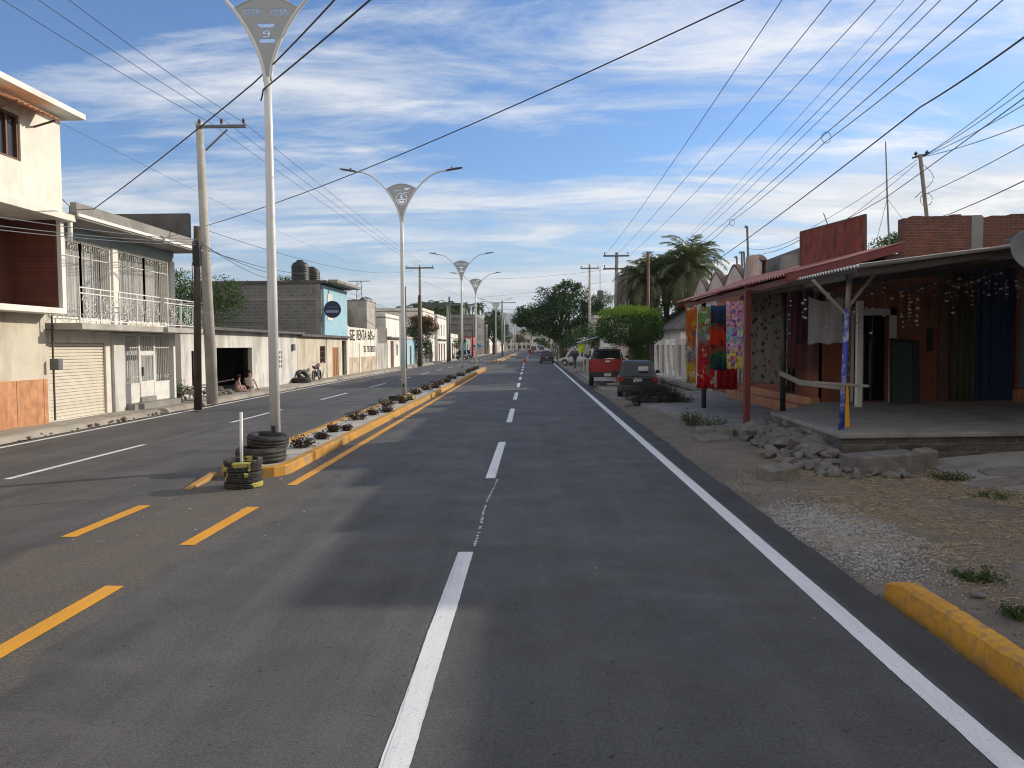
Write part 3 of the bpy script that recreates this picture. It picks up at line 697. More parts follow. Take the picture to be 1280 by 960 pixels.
# ------------------------------------------------------------------ tyres
def tyre(Ro, Ri, wd, m='rubber', name='tyre', z=0, c=(0, 0), parent=None, tread=True, tilt=0):
    b = MB(); hw = wd/2
    prof = [(Ri, -hw*.75), (Ri+.02, -hw), (Ro*.86, -hw*1.02), (Ro*.955, -hw*.86), (Ro, -hw*.62), (Ro, -hw*.32), (Ro-.010, -hw*.30), (Ro-.010, -hw*.22), (Ro, -hw*.20), (Ro, hw*.20), (Ro-.010, hw*.22), (Ro-.010, hw*.30), (Ro, hw*.32), (Ro, hw*.62), (Ro*.955, hw*.86), (Ro*.86, hw*1.02), (Ri+.02, hw), (Ri, hw*.75), (Ri+.015, 0), (Ri, -hw*.75)]
    b.lathe([(r, zz_) for r, zz_ in prof], n=40, T=Matrix.Rotation(tilt, 3, 'X') @ Matrix.Rotation(tilt*1.7, 3, 'Y'))
    b.v = [(p[0]+c[0], p[1]+c[1], p[2]+z) for p in b.v]
    return b.build(name, m, parent, smooth=True, base=None if parent else (c[0], c[1], z - hw))
tag(tyre(.42, .25, .25, z=.145+.125, c=(-4.72, 13.05)), 'large worn black tyre at the bottom of the stack around the nearest lamp', 'tyre')
tag(tyre(.35, .21, .21, z=.145+.25+.10, c=(-4.64, 13.18), tilt=R(3)), 'smaller black tyre on top of the stack around the nearest lamp', 'tyre')
def ytyre(i_):
    m, nt, b = newmat('yellow_daubed_tyre'); v = coord(nt, 'Object', 1, 1, .3)
    c = mixc(nt, ramp(nt, tex(nt, v, 5.5, 2, 0.5), [(0.58, 0), (0.60, 1)]), (0.02, 0.02, 0.02), (0.45, 0.38, 0.09))
    c = mixc(nt, ramp(nt, tex(nt, v, 30, 5, 0.8), [(0.5, 0), (0.7, .6)]), c, (0.16, 0.15, 0.13))
    nt.links.new(c, b.inputs[0]); b.inputs['Roughness'].default_value = 0.8; return m
M['ytyre'] = ytyre(0)
names = ['bottom', 'second lowest', 'middle', 'second highest', 'top']
for k in range(5):
    o = tyre(.285 - .004*(k % 2), .21, .085, m='ytyre', z=.045 + .083*k, c=(-4.42 + .008*nz(k, 1, 3), 11.45 + .01*nz(k, 5, 3)), tilt=R([0, .8, -.8, .6, 2.2][k]))
    o.rotation_euler.z = k*1.3
    tag(o, 'thin tyre with yellow daubs, %s of the small stack on the road' % names[k], 'tyre', 'painted tyres stacked in front of the median')
mk_ = MB(); mk_.tube([(-4.45, 11.45, .03), (-4.44, 11.47, 1.13)], .024, 10)
tag(mk_.build('marker_pole', 'white_paint', smooth=True), 'short white plastic tube standing upright in the painted tyre stack', 'marker')
t = thing('painted_tyre', (-4.9, 28.3, .15), 'flat tyre with yellow and black daubs lying at the foot of the second lamp', 'tyre')
tyre(.50, .25, .16, m='ytyre', z=.24, c=(-4.9, 28.3), parent=t, name='casing'); 

# ------------------------------------------------------------------ median plants
def plant(x, y, r, hgt, m, seed, label, group=None, z=0.14, dens=1.0, leaf=0.05, name='plant'):
    rg = random.Random(seed); t = thing(name, (x, y, z), label, 'plant', group)
    lf = MB(); st = MB(); n = int(26*dens)
    for k in range(n):
        a = rg.random()*2*math.pi; rr = r*math.sqrt(rg.random()); tip = Vector((x + rr*math.cos(a), y + rr*math.sin(a), z + hgt*(0.5 + 0.5*rg.random())*(1 - 0.35*rr/r)))
        b0 = Vector((x + rr*.3*math.cos(a), y + rr*.3*math.sin(a), z - .02)); st.tube([b0, (b0+tip)/2 + Vector((0, 0, .02)), tip], [.005, .004, .002], 4, False)
        for j in range(12):
            p = b0.lerp(tip, 0.3 + 0.75*rg.random()) + Vector([rg.gauss(0, leaf*.55) for _ in range(3)])
            d = Vector([rg.gauss(0, 1) for _ in range(3)]).normalized()*leaf; e = d.cross(Vector([rg.gauss(0, 1) for _ in range(3)])).normalized()*leaf*.28
            lf.face([p, p+d*.5+e, p+d, p+d*.5-e])
    st.build('stems', 'twig', t); lf.build('foliage', m, t); return t
ORD = 'first second third fourth fifth sixth seventh eighth ninth tenth eleventh twelfth thirteenth fourteenth fifteenth sixteenth seventeenth eighteenth nineteenth twentieth'.split()
spots = [(-4.55, 14.9, .28, .32), (-4.55, 16.3, .20, .20), (-4.66, 17.6, .16, .26), (-4.42, 17.9, .14, .2), (-4.75, 20.5, .34, .36), (-4.68, 22.0, .2, .28), (-4.45, 22.9, .22, .26), (-4.85, 25.2, .36, .38), (-4.6, 26.6, .26, .3), (-4.9, 31.6, .3, .3), (-4.85, 34.6, .38, .38),
         (-4.7, 36.2, .25, .28), (-4.95, 39.5, .42, .36), (-4.8, 42.0, .26, .3), (-5.0, 46.5, .42, .36), (-4.95, 51, .42, .36), (-5.0, 57, .42, .38), (-5.0, 61, .4, .34), (-5.05, 64.5, .4, .36), (-5.1, 68, .4, .36)]
for i, (x, y, r, hh) in enumerate(spots):
    lab = '%s purple shrub along the median, counted back from the stacked tyres' % ORD[i]
    if i == 0: lab = 'purple and green shrub right behind the stacked tyres on the median'
    plant(x, y, r*.9, hh*.85, 'leaf_purple', 40+i, lab, 'purple shrubs planted along the median', dens=1.3 if y < 30 else 1.0, leaf=.055 if y < 30 else .08, name='shrub')
# ------------------------------------------------------------------ left side buildings
U = Vector((0, 1, 0)); NX = Vector((1, 0, 0))        # street facades on the left: run along +Y, face +X
def LF(X, Y): return Vector((X, Y, 0))

# --- building A, cream three storeys at the left edge
A = thing('cream_house', (-12.9, 12, 0.12), 'tall cream three storey house with orange tiled base at the left edge', 'house')
XA = -12.9
w_ = MB(); w_.box(-19, 6, .05, XA, 19.95, 3.02); w_.build('lower_wall', 'beige', A)
w_ = MB(); w_.box(XA+.004, 6, .06, XA+.03, 19.93, 1.32); w_.build('tiled_base', 'orange_tile', A)
w_ = MB()
for k in range(12): w_.box(XA+.03, 8.2+k*1.05, .06, XA+.034, 8.212+k*1.05, 1.32)
w_.build('tile_joints', 'dark_trim', A)
w_ = MB(); w_.box(-19, 6, 3.02, -13.6, 19.9, 5.55); w_.build('balcony_wall', 'brown_tile', A)
w_ = MB(); w_.box(-13.6, 19.75, 3.16, -12.42, 19.93, 5.45); w_.build('balcony_side_wall', 'brown_tile', A)
w_ = MB(); w_.box(-13.5, 6, 3.02, -12.3, 19.97, 3.17); w_.box(-12.42, 19.80, 3.17, -12.30, 19.97, 5.5); w_.build('balcony_frame', 'white', A, bev=.01)
w_ = MB(); facade(w_, (-12.35, 6, 5.5), U, NX, 14.0, 5.62, 8.15, [(11.6, 12.42, 6.62, 7.72)], .25)
w_.box(-19, 19.75, 5.62, -12.60, 20.0, 8.15); w_.box(-12.6, 19.75, 5.62, -12.352, 19.999, 8.15)
w_.build('upper_wall', 'cream', A)
MB().box(-19, 6, 5.45, -12.1, 20.15, 5.62).build('upper_slab', 'cream', A, bev=.01)
MB().box(-19, 6, 8.15, -11.85, 20.35, 8.30).build('roof_slab', 'white', A, bev=.01)
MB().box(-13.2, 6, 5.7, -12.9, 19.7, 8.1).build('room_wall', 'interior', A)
pane(A, (-12.35, 6, 0), U, NX, 11.6, 12.42, 6.62, 7.72, .08, 'brownwood', 'glass', 1, 0, .07)
aw = MB()
for k in range(9):
    y = 17.35 + k*.19; aw.grid(lambda a, b: (-12.36 + .62*b, y + .19*a, 7.98 - .22*b + .045*math.sin(a*math.pi)), 5, 3)
aw.build('window_awning', 'orange_tile', A, solid=.02)
for yb_ in (17.5, 18.95): MB().bar((-12.35, yb_, 7.6), (-11.8, yb_, 7.75), .04).build('awning_bracket', 'brownwood', A)
dp = MB(); dp.tube([(-12.2, 20.06, 5.6), (-12.2, 20.06, 5.15), (-12.25, 20.1, 4.9)], .06, 8); dp.build('drain_pipe', 'white_paint', A, smooth=True)
mb_ = MB(); mb_.tube([(-12.82, 20.12, .2), (-12.82, 20.12, 3.0)], .03, 6); mb_.build('conduit', 'dark_metal', A)
t_ = MB(); t_.box(-12.85, 20.0, 1.55, -12.6, 20.2, 1.85); t_.build('meter_box', 'lamp_grey', A, bev=.02)

# --- building B, two storeys with roller shutter, grated windows and balcony
B = thing('balcony_house', (-13.0, 23.6, 0.12), 'two storey house with white grated windows, scroll balcony and cream roller shutter', 'house')
XB = -13.05; Y0, Y1 = 20.05, 27.6; LB = Y1-Y0
w_ = MB(); facade(w_, (XB, Y0, 0), U, NX, LB, .05, 2.62, [(.25, 3.0, .15, 2.28), (3.95, 7.15, .5, 2.6)], .3)
facade(w_, (XB, Y0, 0), U, NX, LB, 2.80, 5.55, [(.25, 3.35, 2.95, 5.2), (3.7, 7.1, 2.95, 5.2)], .3)
w_.box(-20, Y1-.25, .05, XB-.3, Y1, 5.55); w_.box(-20, Y0, .05, -19.7, Y1-.25, 5.55)
w_.build('wall', 'cream', B)
MB().box(-19.6, Y0, 2.62, XB-.3, Y1-.25, 2.80).build('floor_slab', 'interior', B)
MB().box(XB-2.6, Y0+.02, .1, XB-2.5, Y1-.26, 5.5).build('inner_wall', 'curtain', B)
MB().box(XB+.005, Y0, 5.22, XB+.03, Y1, 5.54).build('teal_band', 'teal_plaster', B)
r_ = MB(); r_.box(-20, Y0+.1, 5.55, -12.05, Y1+.2, 5.70); r_.build('roof_slab', 'concrete', B, bev=.01)
r_ = MB(); r_.box(-12.25, Y0+.1, 5.70, -12.07, Y1+.18, 5.98); r_.build('parapet', 'concrete', B, bev=.01)
r_ = MB(); r_.box(-12.07, Y0+.1, 5.60, -12.01, Y1+.2, 5.69); r_.build('roof_trim', 'white', B, bev=.01)
r_ = MB(); r_.box(-19, Y1-.1, 5.70, -12.4, Y1+.1, 6.95); r_.build('roof_wall', 'dark_concrete', B)
r_ = MB(); r_.tube([(-14.6, 24.0, 5.7), (-14.6, 24.0, 6.6), (-14.9, 24, 6.9)], .015, 5); r_.tube([(-14.4, 24.1, 5.7), (-14.4, 24.1, 6.5)], .015, 5); r_.build('rebar', 'dark_metal', B)
doorpart(B, (XB, Y0, 0), U, NX, .25, 3.0, .15, 2.28, 'shutter', .1, 'roller_shutter', 'slats')
MB().box(XB+.003, Y0+3.3, .1, XB+.09, Y0+3.9, 2.6).build('pillar', 'greywhite', B)
MB().box(XB-.2, Y0+3.95, .05, XB+.35, Y0+7.3, .32).box(XB-.2, Y0+4.9, .32, XB+.1, Y0+5.9, .48).build('doorstep', 'concrete', B, bev=.015)
def scroll(mb, X, y, z, r, s=1, tr=.009):
    mb.tube([(X, y + s*r*(1-.085*k)*math.cos(k*.6), z + r*(1-.085*k)*math.sin(k*.6)) for k in range(11)], tr, 4, False)
def grille(parent, u0, u1, z0, z1, door=False, scr=True):
    g_ = MB(); X = XB+.02; y0, y1 = Y0+u0, Y0+u1
    for a, b in (((X, y0, z0), (X, y0, z1)), ((X, y1, z0), (X, y1, z1)), ((X, y0, z1), (X, y1, z1)), ((X, y0, z0), (X, y1, z0))): g_.bar(a, b, .05)
    n = max(3, int((y1-y0)/.115))
    for k in range(1, n):
        y = y0 + (y1-y0)*k/n; g_.tube([(X, y, z0), (X, y, z1)], .010, 5, False)
        for j in range(3):
            zz_ = z0 + (z1-z0)*(.2 + .3*j) + (.05 if k % 2 else 0); g_.lathe([(0, -.03), (.022, 0), (0, .03)], (X, y, zz_), 6)
    if scr:
        for yc in (y0 + (y1-y0)*.25, y0 + (y1-y0)*.75):
            for s_ in (-1, 1): scroll(g_, X+.01, yc + s_*.11, z1-.16, .10, s_); scroll(g_, X+.01, yc + s_*.11, z0+.16, .10, s_)
        g_.bar((X, y0, z1-.42), (X, y1, z1-.42), .02)
    return g_.build('window_grille', 'white_paint', parent)
grille(B, .3, 1.8, 2.98, 5.15); grille(B, 1.8, 3.3, 2.98, 5.15); grille(B, 3.75, 5.4, 2.98, 5.15); grille(B, 5.4, 7.05, 2.98, 5.15)
grille(B, 4.0, 4.9, .95, 2.55); grille(B, 5.95, 7.1, .95, 2.55); grille(B, 4.95, 5.9, 2.0, 2.55, scr=False); grille(B, 5.0, 5.85, 1.0, 1.9, scr=False)
for a, b in ((4.0, 4.9), (5.95, 7.1)):
    q = MB(); q.box(XB-.02, Y0+a, .34, XB+.03, Y0+b, .92)
    q.build('lower_panel', 'white_paint', B)
dq = MB(); dq.box(XB-.02, Y0+4.97, .5, XB+.04, Y0+5.88, .98).box(XB-.02, Y0+4.93, .5, XB+.05, Y0+5.0, 1.98).box(XB-.02, Y0+5.85, .5, XB+.05, Y0+5.92, 1.98).box(XB-.02, Y0+5.0, 1.91, XB+.05, Y0+5.85, 1.98)
do_ = dq.build('door', 'white_paint', B); MB().box(XB+.05, Y0+5.02, 1.2, XB+.10, Y0+5.08, 1.5).build('handle', 'dark_metal', do_)
for a, b in ((.25, 3.35), (3.7, 7.1)):
    cu_ = MB(); cu_.grid(lambda p, q: (XB-.32 + .03*math.sin(p*60), Y0+a+(b-a)*p, 2.95+2.25*q), 120, 1); cu_.build('curtain', 'curtain', B)
cu_ = MB(); cu_.grid(lambda p, q: (XB-.32 + .03*math.sin(p*60), Y0+3.95+3.2*p, .5+2.1*q), 120, 1); cu_.build('curtain', 'curtain', B)
# white pillar between the upper windows and slab
for a_ in (3.38, 7.15): MB().box(XB+.003, Y0+a_, 2.85, XB+.10, Y0+a_+.3, 5.2).build('upper_pillar', 'white', B)
sl = MB(); sl.box(XB-.01, Y0+.1, 2.63, -12.02, Y1+.55, 2.80); sl.build('balcony_slab', 'pale_concrete', B, bev=.01)
rl = MB(); xr_ = -12.1
def rail(a, b, cross):
    a = Vector(a); b = Vector(b); d = b-a; L = d.length; d.normalize(); up = Vector((0,0,1))
    for z in (.08, .80, .95): rl.bar(a+up*z, b+up*z, .03)
    n = max(1, round(L/.95))
    for k in range(n+1): rl.bar(a + d*(L*k/n), a + d*(L*k/n) + up*.97, .032)
    for k in range(n):
        c_ = a + d*(L*(k+.5)/n); hw = L/n/2
        for s_ in (-1, 1):
            for (du, dz, r) in ((.22, .60, .16), (.22, .26, .16), (.12, .43, .09)):
                pts = []
                for j in range(14):
                    an = j*.62; rr = r*(1-.065*j); pts.append(c_ + d*(s_*(du + rr*math.cos(an))) + up*(dz + rr*math.sin(an)*(1 if dz > .4 else -1)))
                rl.tube(pts, .010, 4, False)
        rl.tube([c_ + up*.08, c_ + up*.80], .009, 4, False)
rail((xr_, Y0+.15, 2.80), (xr_, Y1+.45, 2.80), 0); rail((XB, Y1+.45, 2.80), (xr_-.03, Y1+.45, 2.80), 0)
rl.build('balcony_railing', 'white_paint', B)
MB().tube([(xr_, Y1+.45, 2.8), (xr_, Y1+.42, 5.56)], .035, 8).build('balcony_post', 'white_paint', B)

# --- low shop with dark garage opening
Cc = thing('low_workshop', (-13.6, 36, 0.12), 'low grey white workshop with a dark open garage bay', 'workshop')
XC = -13.5
w_ = MB(); facade(w_, (XC, 29.0, 0), U, NX, 14.4, .05, 2.85, [(.9, 1.5, .15, 2.0), (3.3, 7.4, .15, 2.12)] + [(11.0+.28*i, 11.18+.28*i, 1.05+.24*j, 1.21+.24*j) for i in range(3) for j in range(4)], .2)
w_.box(-20, 29.0, .05, XC-.2, 29.2, 2.85); w_.box(-20, 43.2, .05, XC-.2, 43.4, 2.85); w_.box(-20.2, 29, .05, -20, 43.4, 2.85)
w_.build('wall', 'greywhite', Cc)
MB().box(-20.3, 28.8, 2.85, XC+.45, 43.5, 2.97).build('roof', 'dark_concrete', Cc, bev=.01)
i_ = MB(); i_.box(-16.6, 29.2, .1, -16.5, 43.2, 2.8); i_.box(-16.4, 33.9, .1, -14.8, 34.0, 2.4); i_.build('inner_wall', 'dark_concrete', Cc)
i_ = MB(); i_.box(-16.3, 34.6, .15, -15.9, 35.6, 1.1); i_.box(-15.6, 32.7, .15, -15.1, 33.3, .95); i_.build('workbench', 'lamp_grey', Cc)
i_ = MB(); i_.lathe([(.0, 0), (.28, 0), (.3, .5), (.3, .85), (.0, .85)], (-14.7, 33.6, .15), 16); i_.build('barrel', M.setdefault('barrelblue', flat('blue_barrel', (.02, .06, .2))), Cc, smooth=False)
MB().tube([(XC+.08, 39.6, .12), (XC+.12, 39.6, 2.9)], .04, 8).build('drain_pipe', 'white_paint', Cc)
MB().box(XC+.01, 42.4, 1.95, XC+.12, 42.75, 2.3).build('meter_box', 'lamp_grey', Cc)
MB().tube([(XC+.5, 38.2, .1), (XC+.5, 38.2, 1.1)], .02, 6).build('stand_pipe', 'dark_metal', Cc)

# elephant shaped water hose/black drum by green wall
Gn = thing('green_house', (-15, 34, 0.1), 'bright green walled house behind the low workshop', 'house')
w_ = MB(); w_.box(-26, 33.4, 2.2, -14.2, 33.7, 4.0); w_.build('wall', 'green_plaster', Gn)
w_ = MB(); w_.box(-26, 33.3, 4.0, -19.5, 33.75, 4.12); w_.build('wall_coping', 'pale_concrete', Gn)
w_ = MB(); w_.box(-26, 33.7, .1, -20.5, 41, 3.9); w_.build('rear_block', 'greywhite', Gn)
Gt = MB(); pts = [(-16.9, 33.0, 2.97), (-16.95, 33.0, 3.9), (-16.85, 33.0, 4.35), (-16.5, 33.0, 4.55), (-16.1, 33.0, 4.45), (-15.85, 33.0, 4.1), (-15.85, 33.0, 3.8)]
Gt.tube(pts, [.2, .24, .3, .34, .32, .22, .14], 14)
tag(Gt.build('bent_chimney_pipe', 'black', smooth=True), 'fat black bent ventilation pipe on the workshop roof in front of the green wall', 'pipe')
bx_ = MB(); bx_.box(-16.5, 32.8, 2.97, -15.5, 33.2, 3.5); tag(bx_.build('roof_crate', 'wood', bev=.02), 'small wooden crate on the workshop roof below the black pipe', 'crate')

# --- cream annex with door and screen window
D = thing('beige_annex', (-13.6, 48, .12), 'low beige annex with orange wooden door and small barred window', 'house')
w_ = MB(); facade(w_, (XC, 43.45, 0), U, NX, 12.0, .05, 2.75, [(4.6, 5.9, 1.1, 2.2), (7.6, 9.2, .15, 2.1), (10.2, 11.5, .15, 2.6)], .2)
w_.box(-20, 43.45, .05, XC-.2, 43.6, 2.75); w_.box(-20, 55.2, .05, XC-.2, 55.45, 2.75); w_.build('wall', 'beige', D)
MB().box(-20.2, 43.5, 2.75, XC+.3, 55.6, 2.9).build('roof', 'dark_concrete', D, bev=.01)
doorpart(D, (XC, 43.45, 0), U, NX, 7.6, 9.2, .15, 2.1, 'orangewood', .06, 'door', 3)
pane(D, (XC, 43.45, 0), U, NX, 4.6, 5.9, 1.1, 2.2, .08, 'brownwood', 'glass', 3, 2, .05)
doorpart(D, (XC, 43.45, 0), U, NX, 10.2, 11.5, .15, 2.6, 'black', .25, 'door', 0)

# --- grey block building with blue front, set back above
E = thing('block_house', (-16, 52, 2.9), 'unrendered grey block house with light blue street front', 'house')
w_ = MB(); w_.box(-22.0, 49.3, 2.6, -13.72, 49.5, 6.25); w_.build('side_wall', 'blockwall', E)
w_ = MB(); 
for x in (-13.9, -16.9, -22.0): w_.box(x-.14, 49.27, 2.6, x+.14, 49.52, 6.2)
w_.box(-21.8, 49.272, 5.15, -14.04, 49.3, 5.32); w_.box(-21.8, 49.272, 3.8-.02, -14.04, 49.3, 3.8+.02); w_.build('concrete_frame', 'concrete', E)
w_ = MB(); facade(w_, (-13.6, 49.55, 0), U, NX, 6.2, 2.75, 6.15, [(1.0, 1.75, 4.5, 5.5)], .2); w_.build('front_wall', 'blue_plaster', E)
pane(E, (-13.6, 49.55, 0), U, NX, 1.0, 1.75, 4.5, 5.5, .05, 'orangewood', 'glass', 0, 0, .08)
w_ = MB(); w_.box(-13.59, 50.4, 3.9, -13.57, 51.6, 5.65); w_.build('window_surround', 'white', E)
w_ = MB(); w_.box(-22.2, 49.2, 6.25, -13.3, 56.0, 6.42); w_.build('roof_slab', 'dark_concrete', E, bev=.01)
w_ = MB(); w_.box(-13.3, 49.6, 6.3, -12.7, 56.2, 6.5); w_.build('eave', 'wood', E, bev=.02)
w_ = MB(); w_.box(-22, 55.6, 2.6, -13.8, 55.8, 6.2); w_.build('rear_wall', 'blockwall', E)
for k, x in enumerate((-22.1, -21.3)):
    r_ = MB(); 
    for dx in (0, .25): r_.tube([(x+dx, 49.4, 5.2), (x+dx, 49.4, 7.6), (x+dx+.1, 49.4, 7.75), (x+dx+.2, 49.4, 7.5)], .03, 5)
    r_.build('rebar', 'dark_metal', E)
def tank(x, y, z, r, h, m, label):
    t = thing('water_tank', (x, y, z), label, 'water tank')
    b = MB(); prof = [(0, 0), (r*.96, 0)]
    for k in range(8):
        zz_ = h*.75*k/8; prof += [(r, zz_ + .02), (r, zz_ + h*.06), (r*.97, zz_ + h*.075), (r*.97, zz_ + h*.09)]
    prof += [(r*.98, h*.76), (r*.8, h*.88), (r*.38, h*.95), (r*.36, h*.96)]
    b.lathe(prof, (x, y, z), 24); b.build('body', m, t, smooth=True)
    l = MB(); l.lathe([(r*.40, h*.95), (r*.40, h*1.01), (0, h*1.03)], (x, y, z), 20); l.build('lid', m, t, smooth=True); return t
tank(-15.6, 51.2, 6.42, .58, 1.5, 'black', 'black plastic water tank on the block house roof, nearer the camera')
tank(-15.6, 54.0, 6.42, .52, 1.35, 'black', 'black plastic water tank on the block house roof, behind the first')
# round sign
S = thing('round_sign', (-13.4, 49.3, 4.6), 'round dark blue hanging sign with a pale swoosh on the blue house corner', 'sign')
b = MB(); b.lathe([(0, -.05), (.53, -.05), (.55, -.03), (.55, .03), (.53, .05), (0, .05)], (-12.95, 49.2, 4.55), 32, Matrix.Rotation(R(90), 3, 'X') ); b.build('disc', M.setdefault('navy', flat('navy_sign', (.015, .02, .06), .4)), S, smooth=False)
b = MB(); b.box(-13.25, 49.12, 4.68, -12.62, 49.145, 4.71); b.box(-13.35, 49.12, 4.33, -12.55, 49.145, 4.5); b.build('lettering_band', M.setdefault('navypale', flat('pale_sign_blue', (.22, .26, .42), .5)), S)
b = MB(); b.bar((-13.6, 49.65, 4.6), (-13.45, 49.25, 4.6), .05); b.build('bracket', 'dark_metal', S)

# --- SE RENTA wall
Fw = thing('rental_wall', (-13.7, 61, .12), 'whitewashed street wall with hand painted rental lettering', 'wall')
XF = -13.7
w_ = MB(); w_.box(XF-.22, 56.0, .05, XF, 66.6, 3.62); w_.box(-20, 56.0, .05, XF-.22, 56.2, 3.6); w_.build('wall', 'cream', Fw)
for y in (56.1, 59.9, 66.4): MB().box(XF-.05, y-.16, .05, XF+.06, y+.16, 2.4 if 59 < y < 60 else 3.7).build('pier', 'white', Fw)
w_ = MB(); w_.box(XF+.002, 56.3, .1, XF+.012, 66.2, 1.35); w_.build('weathered_base', M.setdefault('flaking', mat('flaking_plaster', (0.44, .36, .27), .95, .2, 1.5, .3, 20, stain=(.62, .56, .46), stain_amt=.8, sscale=1.2)), Fw)
TM = lambda y, z, x: Matrix(((0, 0, 1, x), (1, 0, 0, y), (0, 1, 0, z), (0, 0, 0, 1)))
M['wallink'] = mat('faded_wall_paint', (.09, .09, .095), .9, .3, 4, 0, stain=(.45, .42, .36), stain_amt=.6, sscale=8)
def letters(body, y, z, wd, hh, x=XF+.016):
    me = text_mesh(body, 1.0, 0.002); xs = [v.co.x for v in me.vertices]; zs = [v.co.y for v in me.vertices]
    for v in me.vertices:
        v.co.x = (v.co.x - min(xs))/(max(xs)-min(xs))*wd; v.co.y = (v.co.y - min(zs))/(max(zs)-min(zs))*hh
    me.transform(TM(y, z, x)); me.materials.clear(); me.materials.append(M['wallink'])
    o = bpy.data.objects.new('lettering', me); C.objects.link(o); o.parent = Fw; me.transform(Matrix.Translation(-Fw.location))
def bold(body, y, z, wd, hh):
    for d in (0, .03): letters(body, y + d, z, wd, hh)
bold('SE', 56.75, 2.62, 1.6, .82); bold('RENTA', 59.0, 2.68, 3.4, .80); bold('605', 63.0, 2.72, 1.9, .74); letters('m²', 65.1, 2.75, .7, .5)
bold('TEL', 61.3, 1.72, .9, .5); bold('7351285213', 62.6, 1.72, 3.3, .5)

# --- next buildings on the left, a generic builder
def simple_house(label, Y0, Y1, X, depth, h, m, side_m=None, wins=(), doors=(), roofm='concrete', parapet=.35, name='house', cat='house', n=NX, frm='white_paint', dm='brownwood', eave=0.0, floors=()):
    """street facade along +Y at X; n = +X for the left side, -X for the right side"""
    s_ = 1 if n.x > 0 else -1; t = thing(name, (X - s_*.1, (Y0+Y1)/2, .1), label, cat)
    O = Vector((X, Y0, 0)); L = Y1-Y0
    ops = [(a, b, c, d) for a, b, c, d in wins] + [(a, b, .12, d) for a, b, d in doors]
    w_ = MB(); facade(w_, O, U, n, L, .02, h, ops, .22); w_.build('street_wall', m, t)
    w_ = MB(); xi, xo = X - s_*.22, X - s_*depth
    w_.box(xi, Y0, .02, xo, Y0+.2, h); w_.box(xi, Y1-.2, .02, xo, Y1, h); w_.box(xo, Y0+.2, .02, xo + s_*.2, Y1-.2, h)
    w_.build('side_walls', side_m or m, t)
    w_ = MB(); w_.box(X + s_*eave, Y0, h, xo, Y1, h+.15); w_.build('roof', roofm, t, bev=.01)
    if parapet:
        w_ = MB(); w_.box(X - s_*.01, Y0+.01, h+.15, X - s_*.18, Y1-.01, h+.15+parapet); w_.box(X - s_*.18, Y0+.01, h+.15, xo+s_*.01, Y0+.18, h+.15+parapet); w_.build('parapet', side_m or m, t)
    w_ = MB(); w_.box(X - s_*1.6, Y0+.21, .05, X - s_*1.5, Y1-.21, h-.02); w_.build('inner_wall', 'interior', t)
    for a, b, c, d in wins: pane(t, O, U, n, a, b, c, d, .08, frm, 'glass', 1, 0, .06)
    for a, b, d in doors: doorpart(t, O, U, n, a, b, .12, d, dm, .08, 'door', 2)
    for z in floors:
        w_ = MB(); w_.box(X+s_*.003, Y0+.05, z-.08, X + s_*.45, Y1-.05, z+.05); w_.build('ledge', roofm, t)
    return t
# corrugated grey gate wall, beige tower
t = thing('metal_sheet_gate', (-13.7, 69, .1), 'tall grey corrugated sheet gate beside the rental wall', 'gate')
b = MB(); b.grid(lambda a, q: (-13.65 + .035*math.sin(a*110), 66.7 + 4.5*a, .15 + 2.3*q), 140, 1); b.build('lower_sheet', 'greywhite', t, solid=.01)
b = MB(); b.grid(lambda a, q: (-13.70 + .035*math.sin(a*110), 66.7 + 4.5*a, 2.45 + 1.4*q), 140, 1); b.build('upper_sheet', 'concrete', t, solid=.01)
t = simple_house('narrow pale rendered tower block with an aerial frame on its roof', 66.9, 70.8, -14.6, 4.5, 6.1, 'pale_concrete', name='tower_block', cat='tower', parapet=.0)
b = MB()
for dx in (-.25, .25): b.bar((-15.6+dx, 68.5, 6.2), (-15.6+dx*.7, 68.5, 8.0), .05)
for z in (6.6, 7.1, 7.6): b.bar((-15.85, 68.5, z), (-15.35, 68.5, z+.35), .03)
b.bar((-16.6, 68.5, 8.0), (-14.6, 68.5, 8.0), .06); b.build('aerial_frame', 'lamp_grey', t)
t = thing('shed_roof_house', (-18, 62, .1), 'long grey house with red trim and murky mural behind the rental wall', 'house')
b = MB(); b.box(-24, 57.5, .1, -16.2, 66.4, 5.2); b.build('wall', 'concrete', t); b = MB(); b.box(-16.19, 57.5, 4.2, -16.14, 66.4, 4.5); b.build('red_trim', 'red_paint', t)
b = MB(); b.box(-24.2, 57.4, 5.2, -16.0, 66.6, 5.35); b.build('roof', 'dark_concrete', t)
tank(-16.8, 74.0, 4.95, .65, 1.3, 'pale_concrete', 'beige water tank on the white house past the rental wall')
tank(-17.0, 71.9, 4.95, .5, 1.2, 'black', 'black water tank partly behind the beige tank')
simple_house('bright white house with a dark doorway and small canopy', 71.3, 78.5, -13.8, 6, 4.8, 'white', wins=[(5.3, 6.3, 1.2, 2.4)], doors=[(2.2, 3.9, 2.7)], parapet=.3, floors=(3.05,))
simple_house('low light blue and pink house behind the rust flowered tree', 79.5, 94, -13.9, 6, 2.9, 'blue_plaster', 'palepink', wins=[(2, 3.2, 1.1, 2.1)], doors=[(6, 7.2, 2.2), (10, 11.5, 2.3)], parapet=.2)
simple_house('tall pale house with bare side wall past the rust flowered tree', 96, 107, -13.9, 8, 6.5, 'white', 'cream', wins=[(1.5, 2.7, 4, 5.4), (5, 6.2, 4, 5.4), (8.2, 9.4, 4, 5.4)], doors=[(2, 3.2, 2.4), (5.5, 8.5, 2.6)])
